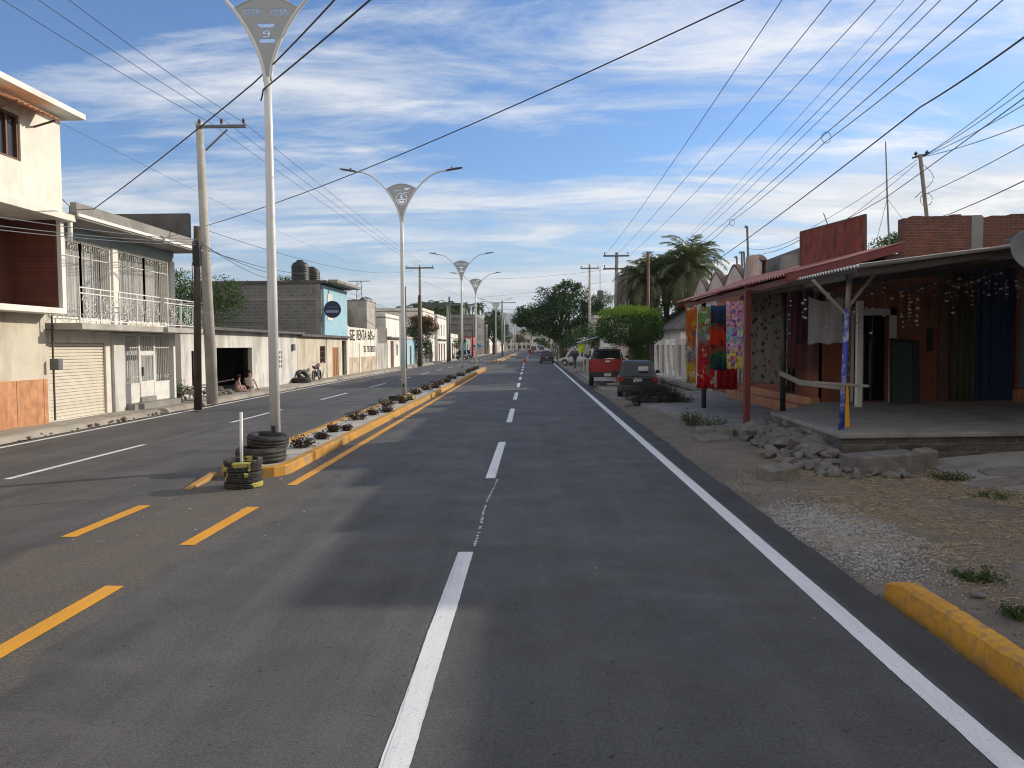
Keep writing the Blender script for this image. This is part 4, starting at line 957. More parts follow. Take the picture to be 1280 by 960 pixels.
simple_house('two storey white house with tall narrow upper windows', 108, 119, -13.6, 7, 6.2, 'white', 'greywhite', wins=[(1.2, 2.2, 3.6, 5.4), (4.2, 5.2, 3.6, 5.4), (7.4, 8.4, 3.6, 5.4)], doors=[(1, 2.6, 2.6), (4, 5.4, 2.6), (7.2, 9, 2.6)], floors=(3.2,))
simple_house('low white shop row with arched doorways', 120, 136, -13.5, 7, 3.5, 'white', 'cream', doors=[(1.5, 3.5, 2.7), (5.5, 7.5, 2.7), (9.5, 11.5, 2.7), (13, 15, 2.7)], parapet=.6)
simple_house('red painted shop front far down the left side', 158, 169, -12.9, 8, 3.6, M.setdefault('redshop', flat('red_shop', (.5, .05, .04))), wins=[(7, 9, 1, 2.6)], doors=[(2, 4.5, 2.6)])
simple_house('small green fronted shop next to the red one', 146, 157, -13.0, 8, 3.2, M.setdefault('greenshop', flat('grey_green_shop', (.2, .28, .26))), doors=[(2, 4.5, 2.5)])
t = simple_house('large grey concrete apartment block far down the left side', 176, 200, -13.0, 17, 9.0, 'dark_concrete', 'concrete', wins=[(2+4*i, 4.2+4*i, 3.4+2.9*j, 5+2.9*j) for i in range(5) for j in range(2)], name='apartment_block', cat='apartments', doors=[(3, 6, 2.7), (9, 13, 2.7)])
b = MB(); b.box(-28, 178, 9.2, -17, 190, 12.2); b.build('upper_floor', 'dark_concrete', t)
b = MB()
for k in range(7): b.box(-29.5, 175.75, .5 + 1.35*k, -13.3, 175.98, .62 + 1.35*k)
for k in range(5): b.box(-29.5+4*k, 175.7, .1, -29.2+4*k, 175.97, 9)
b.build('concrete_frame', 'concrete', t)
simple_house('dark house with balcony under the leafy tree', 203, 216, -12.6, 10, 7.5, 'dark_concrete', 'concrete', wins=[(2, 6, 4, 6.4), (8, 11, 4, 6.4)], doors=[(2, 5, 2.8)], floors=(3.4,))
cols = ['white', 'cream', 'pink_plaster', 'greywhite', 'beige', 'white', 'palepink', 'cream']
desc = ['white', 'cream', 'dusty pink', 'grey', 'beige', 'whitewashed', 'pale pink', 'sand coloured']
y = 222
for k in range(8):
    L = 13 + 3*(k % 3); hh = [3.6, 6.4, 4, 7, 3.4, 6.6, 4.2, 6.8][k]
    simple_house('far %s house, %s beyond the apartment block on the left' % (desc[k], ORD[k]), y, y+L-.4, -13.4 - .25*k*0, 8, hh, cols[k], wins=[(1.5, 3, hh-2.2, hh-.8), (L-5, L-3.4, hh-2.2, hh-.8)], doors=[(2, 3.4, 2.4), (L-6, L-3, 2.6)]); y += L
# closing houses across the far end, street bends there
NY = Vector((0, -1, 0))
for k, (x0, x1, hh, m, d) in enumerate([(-17, -9, 6.5, 'cream', 'low cream'), (-8.8, -1.5, 9.5, 'beige', 'taller beige'), (-1.2, 5.5, 7.0, 'white', 'white'), (5.8, 15, 9.5, 'cream', 'cream')]):
    Yd = 395 - 6*k; t = thing('house', ((x0+x1)/2, Yd, .1), '%s house closing the far end of the street, %s from the left' % (d, ORD[k]), 'house')
    w_ = MB(); W = x1-x0; ops = [(W*(.12+.3*i), W*(.12+.3*i)+1.3, 1+3*j, 2.6+3*j) for i in range(3) for j in range(int(hh/3.2))]
    facade(w_, (x0, Yd, 0), (1, 0, 0), NY, W, .02, hh, ops, .25); w_.box(x0, Yd+.25, .02, x0+.2, Yd+8, hh); w_.box(x1-.2, Yd+.25, .02, x1, Yd+8, hh); w_.build('wall', m, t)
    MB().box(x0-.1, Yd-.4, hh, x1+.1, Yd+8, hh+.3).build('roof', 'concrete', t); MB().box(x0+.3, Yd+1.5, .1, x1-.3, Yd+1.6, hh-.1).build('inner_wall', 'interior', t)
    for o_ in ops: pane(t, (x0, Yd, 0), (1, 0, 0), NY, *o_, .1, 'brownwood', 'glass', 1, 0, .1)
# ------------------------------------------------------------------ right side shop
MX = Vector((-1, 0, 0)); UX = Vector((1, 0, 0))
# platform
pl = thing('raised_platform', (8, 17.5, 0), 'raised concrete shop platform with broken masonry edge', 'platform')
b = MB(); top = [(5.42, 13.75), (14.5, 14.6), (14.5, 21.6), (8.0, 21.6), (5.62, 18.4)]
b.prism([(x, y, .42) for x, y in top], (0, 0, .09)); b.build('concrete_top', 'slabc', pl, bev=.02)
def broken(fx, n, m, name, zt=.42, amp=.05, rows=6):
    q = MB(); q.grid(lambda a, c: Vector(fx(a)) + Vector((0, 0, -.1 + (zt+.1)*c)) + Vector((noise.noise(Vector((a*n*.35, c*4, 1)))*amp*(1.2-c*.6), noise.noise(Vector((a*n*.35, c*4, 8)))*amp*(1.2-c*.6), 0)), n, rows); q.build(name, m, pl)
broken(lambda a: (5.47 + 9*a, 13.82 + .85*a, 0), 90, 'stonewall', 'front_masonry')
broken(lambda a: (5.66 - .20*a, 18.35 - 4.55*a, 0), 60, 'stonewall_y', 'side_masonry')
# step block
st = MB(); T = Matrix.Translation((5.72, 12.75, 0)) @ Matrix.Rotation(R(12), 4, 'Z') @ Matrix.Rotation(R(-2), 4, 'Y')
st.box(-.60, -.26, -.06, .60, .26, .31, T)
tag(st.build('step_block', 'rock', bev=.03), 'long chipped concrete step block in front of the platform', 'step')

def rockmesh(c, r, seed, m='rock', name='rock', label=None, cat='rock', group=None, flat_=0.65):
    rg = random.Random(seed); bm = bmesh.new(); bmesh.ops.create_icosphere(bm, subdivisions=2, radius=1)
    ax = Vector((1, rg.uniform(.6, 1), rg.uniform(.45, .8)*flat_/.65)); rot = Matrix.Rotation(rg.random()*6.28, 3, 'Z') @ Matrix.Rotation(rg.uniform(-.3, .3), 3, 'X')
    planes = [(Vector([rg.gauss(0, 1) for _ in range(3)]).normalized(), rg.uniform(.42, .8)) for _ in range(16)]
    for v in bm.verts:
        p = v.co.copy()
        for nn, d in planes:
            k = p.dot(nn)
            if k > d: p -= nn*(k-d)
        p = Vector((p.x*ax.x, p.y*ax.y, p.z*ax.z)) * (1 + .08*noise.noise(p*3 + Vector((seed, 0, 0))))
        v.co = rot @ p * r
    me = bpy.data.meshes.new(name); bm.to_mesh(me); bm.free(); me.materials.append(M[m])
    o = bpy.data.objects.new(name, me); C.objects.link(o); o.location = c
    return tag(o, label, cat, group)
rg = random.Random(5)
# heap of rubble at the platform corner
specs = []
for k in range(190):
    t_ = rg.random(); x = 5.35 - .25*t_ + rg.gauss(0, .28) - .15; y = 17.6 - 4.6*t_ + rg.gauss(0, .25)
    r_ = rg.uniform(.17, .38)*(1.0 if k < 25 else .6); specs.append((x, y, r_))
for k in range(90):
    specs.append((rg.uniform(4.6, 6.0), rg.uniform(12.1, 13.5), rg.uniform(.05, .17)))
specs += [(4.95, 17.3, .36), (5.0, 16.7, .33), (4.75, 15.7, .30), (4.9, 15.2, .34), (5.25, 14.4, .32), (4.55, 14.9, .24), (4.85, 13.9, .25), (5.15, 13.4, .22)]
for k, (x, y, r_) in enumerate(specs):
    rockmesh((x, y, vz(x, y) + r_*.35 + (.16*max(0, 1-abs(x-5.25)/.5) if y > 13.4 else 0)), r_, 100+k, 'rock_pale' if k % 2 else 'rock', 'rubble_stone', 'broken masonry stone in the rubble heap along the left edge of the raised platform', 'stone', 'rubble stones along the platform edge')
for (x, y, a, s3, lab) in ((3.85, 12.2, 20, (.28, .18, .13), 'squared broken block lying at the front of the rubble heap'), (4.25, 18.2, -10, (.42, .20, .12), 'flat broken kerb block on the ground beside the weeds'), (3.95, 17.2, 5, (.35, .3, .06), 'thin pale concrete piece lying near the road edge'), (6.62, 13.15, 8, (.15, .14, .19), 'squarish grey block right of the long step block'), (4.95, 13.5, -14, (.42, .26, .06), 'tilted flat slab leaning in the rubble under the platform corner'), (6.9, 11.5, 12, (.55, .16, .05), 'thin flat slab half buried in the dirt in front of the ramp'), (7.4, 12.2, -8, (.34, .2, .07), 'low flat stone between the step block and the ramp')):
    b = MB(); T = Matrix.Translation((x, y, vz(x, y) + s3[2]*.6)) @ Matrix.Rotation(R(a), 4, 'Z') @ Matrix.Rotation(R(6), 4, 'X') @ Matrix.Rotation(R(-4), 4, 'Y')
    b.box(-s3[0], -s3[1], -s3[2], s3[0], s3[1], s3[2], T); tag(b.build('concrete_block', 'rock_pale', bev=.025), lab, 'block')
for (px, py, r_, lab) in ((1199, 716, .10, 'dark rough rock nearest the yellow kerb end'), (1225, 742, .085, 'small grey rock just behind the yellow kerb'), (1275, 718, .17, 'pale larger rock at the right edge of the picture'), (1085, 735, .12, 'flat dark patch stone beside the yellow kerb tip'), (1155, 684, .05, 'tiny dark stone on the straw beside the gravel'), (1195, 662, .04, 'small stone in the dry straw')):
    p = G(px, py, 0.0); rockmesh((p.x, p.y, vz(p.x, p.y) + r_*.25), r_, int(px), 'rock' if px != 1275 else 'rock_pale', 'rock', lab, flat_=.3 if px == 1085 else .65)

# gravel patch, straw, litter : uncountable
def scatter(name, n, fpos, size, m, label, seed, cat, elong=1.0, flatz=.7):
    rg = random.Random(seed); b = MB()
    for _ in range(n):
        x, y = fpos(rg); s_ = size*rg.uniform(.5, 1.4); z = vz(x, y) + s_*.3
        a = rg.random()*6.28; ux = Vector((math.cos(a), math.sin(a), 0))*s_*elong; uy = Vector((-math.sin(a), math.cos(a), 0))*s_*rg.uniform(.5, .9); uz = Vector((rg.uniform(-.3, .3)*s_, rg.uniform(-.3, .3)*s_, s_*flatz)); c = Vector((x, y, z))
        b.mesh([c-ux, c-uy, c+ux, c+uy*.8, c+uz, c-uz], [(0, 1, 4), (1, 2, 4), (2, 3, 4), (3, 0, 4), (1, 0, 5), (2, 1, 5), (3, 2, 5), (0, 3, 5)])
    return tag(b.build(name, m, base=(3, 8, 0)), label, cat, kind='stuff')
def gpatch(rg):
    while True:
        x, y = rg.gauss(3.42, .42), rg.gauss(8.7, .95)
        if x > 2.88 and (x-3.4)**2/.7 + (y-8.7)**2/4.2 < 1.0 + .5*nz(x, y, 2.5): return x, y
M['gravel'] = mat('pale_gravel', (.36, .35, .34), .9, .45, 14, .2, 60)
scatter('gravel', 9000, gpatch, .014, 'gravel', 'patch of pale crushed gravel beside the road edge', 3, 'gravel')
scatter('gravel', 5000, lambda r: (2.88 + abs(r.gauss(0, .35)), r.uniform(2, 30)), .010, 'rock', 'loose grit along the asphalt edge', 4, 'grit')
scatter('gravel', 5000, lambda r: (r.uniform(3.2, 8.5), r.uniform(4.5, 13.5)), .012, 'rock', 'scattered pebbles over the dirt', 6, 'pebbles')
M['straw'] = mat('dry_straw', (.42, .32, .19), .9, .35, 9, 0)
def straw(n, f, seed, label, L=.09):
    rg = random.Random(seed); b = MB()
    for _ in range(n):
        x, y = f(rg); z = vz(x, y) + rg.uniform(.002, .02); a = rg.random()*6.28; l = L*rg.uniform(.3, 1.3); d = Vector((math.cos(a), math.sin(a), rg.uniform(-.08, .25)))*l; s_ = Vector((-math.sin(a), math.cos(a), 0))*.0025
        c = Vector((x, y, z)); b.face([c-s_, c+s_, c+d*.6+s_*.8+Vector((0, 0, .004)), c+d]); b.mi[-1] = 0
    tag(b.build('dry_grass', 'straw', base=(5, 9, 0)), label, 'dry grass', kind='stuff')
def sf(r):
    while True:
        x, y = r.uniform(2.95, 9), r.uniform(3.5, 13.0)
        if nz(x, y, .8) + .35*nz(x+3, y, 3) > -.18 + (.5 if x < 3.7 else 0) - (.25 if y < 7 and x > 3.4 else 0): return x, y
straw(26000, sf, 9, 'dry trampled straw scattered over the dirt verge')

# weeds
plant(4.15, 20.3, .42, .50, 'leaf_olive', 201, 'taller grey green weed tuft by the road edge before the red post', dens=1.6, z=.0, leaf=.05, name='weed')
plant(4.45, 19.0, .38, .40, 'leaf_olive', 202, 'low weed tuft growing beside the flat broken kerb block', dens=1.5, z=.0, leaf=.05, name='weed')
p = G(1222, 722); plant(p.x, p.y, .22, .10, 'leaf_mid', 203, 'small green weed among the rocks near the yellow kerb', dens=1.2, z=-.02, leaf=.035, name='weed')
p = G(1275, 768); plant(p.x, p.y, .16, .10, 'leaf_mid', 204, 'small green weed at the right picture edge above the yellow kerb', dens=.8, z=-.02, leaf=.03, name='weed')
p = G(1190, 600); plant(p.x, p.y, .35, .16, 'leaf_olive', 205, 'dry weed clump left of the concrete ramp', dens=1.2, z=.0, leaf=.04, name='weed')
p = G(1240, 622); plant(p.x, p.y, .3, .10, 'leaf_mid', 206, 'dark green weeds along the front edge of the concrete ramp', dens=1.2, z=-.02, leaf=.035, name='weed')

# --- brick shop
SH = thing('brick_shop', (10, 22, .1), 'old orange and red brick shop with shaded front under the sheet roof', 'shop')
YF = 21.6
b = MB(); ops = [(.85, 1.82, .52, 2.9), (4.0, 5.3, .52, 4.2), (5.4, 7.7, .86, 3.9)]
facade(b, (8.0, YF, 0), UX, NY, 8.6, .05, 4.4, ops, .25); b.build('front_wall', 'orangebrick', SH)
b = MB(); b.box(10.15, YF-.02, 4.35, 16.6, YF+.3, 5.55)
b.build('upper_wall', 'redbrick', SH)
b = MB(); rg = random.Random(3)
x = 10.15
while x < 16.5:
    l = rg.uniform(.22, .3); b.box(x, YF-.02+rg.uniform(-.01, .02), 5.55, x+l-.02, YF+.26, 5.55 + rg.choice([.06, .09, .0005, .05])); x += l
b.build('top_course', 'redbrick', SH)
b = MB(); b.box(11.98, YF-.05, 4.3, 12.3, YF-.021, 5.58); b.build('concrete_pier', 'concrete', SH, bev=.03)
b = MB(); b.box(11.15, YF-.10, .5, 11.40, YF-.004, 4.3); b.build('pilaster', 'dark_trim', SH)
b = MB(); b.box(8.78, YF-.05, .5, 8.85, YF-.002, 3.08); b.box(9.82, YF-.06, .5, 10.0, YF-.002, 3.08); b.box(8.78, YF-.06, 2.9, 10.0, YF-.003, 3.08); b.build('door_frame', 'greywhite', SH)
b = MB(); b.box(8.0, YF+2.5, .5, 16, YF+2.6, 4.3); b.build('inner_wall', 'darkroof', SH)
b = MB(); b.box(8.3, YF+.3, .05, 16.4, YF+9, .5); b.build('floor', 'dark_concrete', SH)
b = MB(); b.box(8.25, YF+.3, 4.2, 16.6, 33, 4.38); b.build('roof', 'concrete', SH)
b = MB(); facade(b, (8.0, YF+.01, 0), U, MX, 12.4, .05, 4.4, [(2.2, 3.3, .15, 2.4)], .25); b.build('side_wall', 'orangebrick_y', SH)
b = MB(); b.box(16.35, YF+.26, .05, 16.6, 33, 5.4); b.box(8.3, 33.8, .05, 16.6, 34, 4.4); b.build('rear_walls', 'redbrick_y', SH)
b = MB(); b.box(7.45, 22.0, .08, 7.98, 30, .38); b.box(7.7, 21.62, .38, 7.98, 29, .62); b.build('orange_ledge', 'orange_tile', SH, bev=.02)
doorpart(SH, (8.0, YF, 0), UX, NY, 4.0, 5.3, .52, 4.2, 'bluedoor', .1, 'sheet_doors', 5)
doorpart(SH, (8.0, YF, 0), UX, NY, 5.4, 7.7, .86, 3.9, 'blueshutter', .08, 'roller_shutter', 'slats')
b = MB(); b.box(13.2, YF-.30, .5, 15.7, YF-.005, .84); b.build('shutter_step', 'orange_tile', SH, bev=.03)
b = MB(); b.grid(lambda a, c: (11.40 + .66*a, YF-.22+.05*math.sin(a*26)+.02*math.sin(a*9+c*2), .56 + 3.5*c), 50, 6)
tag(b.build('hanging_curtain', 'curtain_green', smooth=True, solid=.008), 'olive green striped curtain hanging between the brick wall and blue doors', 'curtain')
b = MB(); b.box(9.1, YF-.03, .52, 9.14, YF+.3, 2.3); b.tube([(9.42, YF+.25, .9), (9.42, YF+.25, 2.2)], .035, 8); b.build('door_post', 'lamp_grey', SH)
b = MB(); b.box(10.85, YF-.06, 1.9, 11.0, YF-.003, 2.55); b.tube([(10.9, YF-.04, 2.5), (10.85, YF-.04, 3.3), (10.6, YF-.03, 3.5)], .012, 5); b.tube([(9.9+.02*k, YF-.02, 3.15-.2*math.sin(k*math.pi/30)) for k in range(31)], .008, 4); b.build('cables', 'black', SH)
# leaning green louvre panel
t = thing('louvred_panel', (9.85, 21, .51), 'dark green louvred metal panel leaning in a black frame by the shop door', 'panel')
T = Matrix.Translation((9.85, 20.75, .51)) @ Matrix.Rotation(R(-14), 4, 'X') @ Matrix.Rotation(R(5), 4, 'Y')
b = MB(); 
for k in range(19): b.box(-.30, -.015, .03 + k*.088, .24, .02, .03 + k*.088 + .06, T @ Matrix.Rotation(R(0), 4, 'X'))
b.box(-.30, .022, .02, .24, .03, 1.7, T); b.build('slats', 'darkgreen', t)
b = MB(); b.box(.245, -.03, 0, .42, .04, 1.78, T); b.box(-.34, -.03, 0, -.305, .04, 1.78, T); b.box(-.30, -.03, 1.71, .24, .04, 1.78, T); b.build('frame', 'black', t)
# dark objects inside the door
b = MB(); 
for k, (x, h1) in enumerate(((8.98, 1.9), (9.25, 1.5), (9.6, 2.0))): b.tube([(x, YF+.6, .52), (x + .05, YF+.65, .52+h1)], .05, 8)
tag(b.build('clothes_rack', 'brownwood'), 'dim wooden rack standing just inside the shop doorway', 'rack')

# --- grey sheet roof over the platform
def corr(mb, p00, p10, p01, p11, waves, amp, nu, nv, sag=0.0):
    """sheet between four corners; corrugation varies along the first (u) direction"""
    p00, p10, p01, p11 = map(Vector, (p00, p10, p01, p11))
    nrm = (p10-p00).cross(p01-p00).normalized()
    if nrm.z < 0: nrm = -nrm
    def f(a, b_):
        p = p00*(1-a)*(1-b_) + p10*a*(1-b_) + p01*(1-a)*b_ + p11*a*b_
        return p + nrm*(amp*math.cos(a*waves*2*math.pi) - sag*math.sin(b_*math.pi))
    mb.grid(f, nu, nv)
GR = thing('sheet_canopy', (9, 14, 0.5), 'low weathered corrugated sheet canopy over the raised platform', 'canopy')
b = MB(); corr(b, (5.45, 13.1, 3.42), (5.45, 21.5, 3.50), (14.2, 13.4, 4.56), (14.2, 21.5, 4.56), 60, .025, 480, 14, .03); b.build('roof_sheet', ['zinc'], GR, solid=.012)
b = MB(); b.bar((5.5, 13.35, 3.32), (14.2, 13.6, 4.45), .06, .12); b.bar((5.5, 16.3, 3.30), (14.2, 16.5, 4.30), .06, .10); b.bar((5.6, 18.6, 3.33), (14.2, 18.8, 4.32), .06, .1); b.bar((5.6, 14.0, 3.30), (5.7, 21.4, 3.38), .06, .1); b.bar((8.1, 14.1, 3.60), (8.1, 21.4, 3.68), .06, .08); b.bar((11, 14.2, 3.93), (11, 21.4, 4.0), .06, .08); b.build('beams', 'darkroof', GR)
b = MB(); b.grid(lambda a, c: (7.3 + 6.9*a, 13.03 + .02*math.sin(a*40) + .28*a, 3.66 + .90*a - .015 + .13*c*min(1, a*4) - .03*math.sin(a*5)), 40, 1); b.build('fascia_strip', 'zinc', GR, solid=.01)
# posts
t = thing('blue_post', (5.72, 14.4, .51), 'thin post with flaking blue and white paint at the platform corner', 'post')
b = MB(); b.tube([(5.70, 14.4, .51), (5.74, 14.42, 1.3), (5.80, 14.44, 2.75)], .05, 10); b.build('painted_shaft', 'blue_post', t, smooth=True)
b = MB(); b.tube([(5.80, 14.44, 2.75), (5.84, 14.46, 3.36)], .048, 10); b.build('bare_top', 'wood', t, smooth=True)
b = MB(); b.bar((5.80, 14.44, 2.62), (5.15, 14.44, 3.30), .05); b.bar((5.80, 14.44, 2.78), (6.30, 14.44, 3.42), .05); b.build('brace', 'wood', t)
b = MB(); b.tube([(5.95, 18.55, .51), (5.93, 18.5, 3.38)], .065, 10)
tag(b.build('roof_post', 'black', smooth=True), 'black round post at the back corner of the platform edge', 'post')
b = MB(); b.box(5.10, 18.75, .09, 5.24, 18.89, 3.42)
tag(b.build('roof_post', 'red_paint', bev=.01), 'dark red square post holding the awning beside the towels', 'post')
b = MB(); b.tube([(5.42, 24.7, .09), (5.40, 24.7, 3.45)], .075, 10)
tag(b.build('roof_post', 'dark_metal', smooth=True), 'dark grey post standing behind the hanging towels', 'post')
b = MB(); b.box(8.18, 19.7, .51, 8.32, 19.85, 3.2); tag(b.build('roof_post', 'white_paint', bev=.01), 'white wooden post behind the hanging grey cloth', 'post')
b = MB(); b.bar((5.88, 18.5, 1.42), (5.62, 16.4, 1.30), .05, .11); b.bar((5.62, 16.4, 1.30), (5.70, 14.30, 1.31), .05, .11); b.bar((5.2, 14.33, 1.40), (6.15, 14.30, 1.33), .05, .05)
tag(b.build('timber_rail', 'wood', bev=.01), 'weathered grey timber rail tied between the black and blue posts', 'rail')
b = MB(); b.bar((6.02, 14.9, .51), (5.98, 14.9, 1.3), .07); tag(b.build('yellow_stake', 'paint_yellow', bev=.01), 'short faded yellow stake standing on the platform by the blue post', 'stake')
b = MB()
for k in range(110):
    a = k*.55; z = 1.35 + k*.0165; b.lathe([(0, -.035), (.035, 0), (0, .035)], (5.98 + .05*math.cos(a), 14.9 + .05*math.sin(a), z), 6)
M['garland'] = mat('dark_green_garland', (.03, .07, .045), .7, .4, 8, 0, stain=(.25, .27, .22), stain_amt=.7, sscale=18)
tag(b.build('garland', 'garland'), 'dark green twisted garland hanging behind the blue post', 'garland')

# --- red corrugated awning roof
RR = thing('red_awning', (6.6, 23, 0.1), 'faded red corrugated awning along the shop side facing the street', 'awning')
b = MB(); corr(b, (5.15, 16.0, 3.54), (5.05, 27.3, 3.62), (8.28, 17.5, 4.36), (8.35, 30.0, 4.70), 62, .028, 500, 8, .02); b.build('roof_sheet', 'redroof', RR, solid=.012)
b = MB(); b.bar((5.2, 16.05, 3.45), (8.25, 17.5, 4.26), .05, .16); b.bar((5.3, 16.2, 3.43), (5.3, 27.2, 3.49), .06, .13); b.bar((7.9, 17.5, 4.10), (7.95, 29.8, 4.35), .06, .12)
for k in range(4): b.bar((5.1, 18.8+3*k, 3.50), (8.0, 18.9+3*k, 4.30), .05, .09)
b.build('beams', 'red_paint', RR)
b = MB(); b.box(7.9, 17.6, 3.9, 8.2, 21.5, 4.12); b.build('wall_plate', 'dark_trim', RR)
# rusty sign board
SG = thing('rusty_signboard', (8.4, 21.5, 4.4), 'blank rusty red metal signboard standing on the awning roof', 'signboard')
def sb(a, c): return P(1000 + 83*a, 0, 1), c
p0, p1 = P(1001, 340, 23.2), P(1083, 320, 19.8); q0, q1 = P(1001, 290, 23.2), P(1083, 268, 19.8)
b = MB(); b.grid(lambda a, c: (p0*(1-a)+p1*a)*(1-c) + (q0*(1-a)+q1*a)*c + Vector((0, .015*math.sin(a*70), 0)), 100, 3); b.build('sheet', 'rust', SG, solid=.01)
b = MB()
for a_, c_ in ((p0, q0), (p1, q1), (q0, q1), (p0, p1)): b.bar(a_ + Vector((0, .03, 0)), c_ + Vector((0, .03, 0)), .04)
b.bar(p0*.5+p1*.5+Vector((.0, .6, -.3)), q0*.5+q1*.5+Vector((0, .03, -.1)), .04); b.build('frame', 'dark_trim', SG)
b = MB(); qq = (q0*.55+q1*.45); b.tube([qq, qq + Vector((-.12, 0, .32))], .012, 5)
tag(b.build('bent_rod', 'dark_metal'), 'thin bent rod sticking up from the signboard top', 'rod')

# --- hanging things
def cloth(name, a, b_, ztop, zbot, m, label, cat, folds=5, amp=.03, seed=0, sol=.006, drop=0.0, nu=50, flare=0):
    a = Vector(a); b_ = Vector(b_); d = b_-a; nn = Vector((-d.y, d.x, 0)).normalized()
    def f(u, v):
        s_ = 1 - v; p = a + d*(u + flare*(u-.5)*s_) + nn*(amp*math.sin(u*folds*6.28 + seed + 1.5*s_)*(.35 + .65*s_) + .02*math.sin(seed + 9*u*s_))
        sag = drop*math.sin(u*math.pi)*v + .02*math.sin(u*folds*6.28+seed)*s_
        return Vector((p.x, p.y, zbot + (ztop-zbot)*v - sag))
    q = MB(); q.grid(f, nu, 20); o = q.build(name, m, smooth=True, solid=sol); return tag(o, label, cat)
def patchmat(name, stops, blobs, scale=6, amt=.9, thr=.5):
    """stops: colours from bottom to top (z metres); blobs: palette of printed patches"""
    m, nt, b = newmat(name); tc = nt.nodes.new('ShaderNodeTexCoord'); sp = nt.nodes.new('ShaderNodeSeparateXYZ'); nt.links.new(tc.outputs['Generated'], sp.inputs[0])
    v = coord(nt); wob = math_(nt, 'ADD', sp.outputs[2], math_(nt, 'MULTIPLY', math_(nt, 'SUBTRACT', tex(nt, v, 4, 3), .5), .25))
    base = ramp(nt, wob, stops)
    dn = N(nt, 'ShaderNodeTexNoise', Scale=5.0, Detail=3.0); nt.links.new(v, dn.inputs['Vector']); va = nt.nodes.new('ShaderNodeVectorMath'); va.operation = 'MULTIPLY_ADD'; nt.links.new(dn.outputs['Color'], va.inputs[0]); va.inputs[1].default_value = (.45, .45, .45); nt.links.new(v, va.inputs[2])
    vo = N(nt, 'ShaderNodeTexVoronoi', Scale=scale); nt.links.new(va.outputs[0], vo.inputs['Vector'])
    sp2 = nt.nodes.new('ShaderNodeSeparateColor'); nt.links.new(vo.outputs['Color'], sp2.inputs[0])
    pal = ramp(nt, sp2.outputs[0], [(i/len(blobs), c) for i, c in enumerate(blobs)], 'CONSTANT')
    mk = math_(nt, 'MULTIPLY', ramp(nt, vo.outputs['Distance'], [(.50, 1), (.56, 0)]), ramp(nt, sp2.outputs[1], [(thr, 0), (thr+.01, amt)]))
    c = mixc(nt, mk, base, pal)
    c = mixc(nt, 1.0, c, ramp(nt, tex(nt, v, 14, 4), [(.3, .45), (.7, .9)]), 'MULTIPLY')
    nt.links.new(c, b.inputs[0]); b.inputs['Roughness'].default_value = .95; b.inputs['Specular IOR Level'].default_value = .1; return m
M['tw1'] = patchmat('orange_print', [(0, (.50, .30, .03)), (.25, (.45, .32, .04)), (.38, (.25, .22, .25)), (.55, (.40, .12, .03)), (1, (.48, .12, .02))], [(.02, .07, .35), (.5, .3, .03), (.45, .08, .03), (.55, .5, .4)], 5, .8, .45)
M['tw2'] = patchmat('red_green_print', [(0, (.32, .01, .02)), (.25, (.45, .02, .03)), (.5, (.30, .04, .04)), (.62, (.20, .20, .22)), (.8, (.12, .26, .07)), (1, (.20, .30, .14))], [(.5, .04, .04), (.55, .5, .42), (.1, .3, .08), (.35, .01, .02)], 6, .8, .4)
M['tw3'] = patchmat('dark_print', [(0, (.01, .02, .06)), (.25, (.02, .10, .05)), (.42, (.42, .02, .01)), (.60, (.42, .04, .01)), (.72, (.015, .018, .03)), (1, (.03, .06, .15))], [(.02, .06, .22), (.012, .012, .02), (.012, .012, .02), (.03, .14, .05)], 4.5, .8, .55)
M['tw4'] = patchmat('pink_print', [(0, (.65, .60, .12)), (.22, (.66, .58, .10)), (.34, (.55, .35, .5)), (.5, (.15, .50, .66)), (.7, (.62, .33, .45)), (1, (.66, .38, .50))], [(.5, .05, .22), (.12, .14, .5), (.65, .55, .1), (.3, .06, .35), (.66, .6, .6)], 9, .95, .3)
M['tw5'] = patchmat('red_cloth', [(0, (.25, .01, .012)), (1, (.32, .015, .015))], [(.35, .02, .02), (.2, .01, .01)], 4, .5, .6)
def floral():
    m, nt, b = newmat('floral_print'); v = coord(nt)
    vo = N(nt, 'ShaderNodeTexVoronoi', Scale=5.2); nt.links.new(v, vo.inputs['Vector'])
    sp2 = nt.nodes.new('ShaderNodeSeparateColor'); nt.links.new(vo.outputs['Color'], sp2.inputs[0])
    pal = ramp(nt, sp2.outputs[0], [(0, (.035, .03, .03)), (.7, (.20, .035, .03))], 'CONSTANT')
    n_ = tex(nt, v, 16, 4, .7)
    dd = math_(nt, 'ADD', vo.outputs['Distance'], math_(nt, 'MULTIPLY', math_(nt, 'SUBTRACT', n_, .5), .45))
    c = mixc(nt, ramp(nt, dd, [(.31, 1), (.37, 0)]), (.21, .20, .17), pal)
    c = mixc(nt, ramp(nt, dd, [(.05, 1), (.07, 0)]), c, (.2, .17, .13))
    c = mixc(nt, ramp(nt, tex(nt, v, 26, 3, .7), [(.62, 0), (.64, .8)]), c, (.09, .085, .07))
    nt.links.new(c, b.inputs[0]); b.inputs['Roughness'].default_value = .95; return m
M['floral'] = floral()
def checker():
    m, nt, b = newmat('red_checks'); v = coord(nt); ck = N(nt, 'ShaderNodeTexChecker', Scale=9.0); nt.links.new(v, ck.inputs['Vector'])
    ck.inputs[1].default_value = (.12, .02, .02, 1); ck.inputs[2].default_value = (.06, .025, .03, 1)
    nt.links.new(ck.outputs[0], b.inputs[0]); b.inputs['Roughness'].default_value = .95; return m
M['checks'] = checker()
M['greycloth'] = mat('grey_cloth', (.17, .165, .16), .95, .08, 3, .1, 60)
M['purplecloth'] = mat('dark_purple_cloth', (.05, .015, .035), .95, .1, 3, .1, 60)
def hp(px, Y): return P(px, 400, Y)
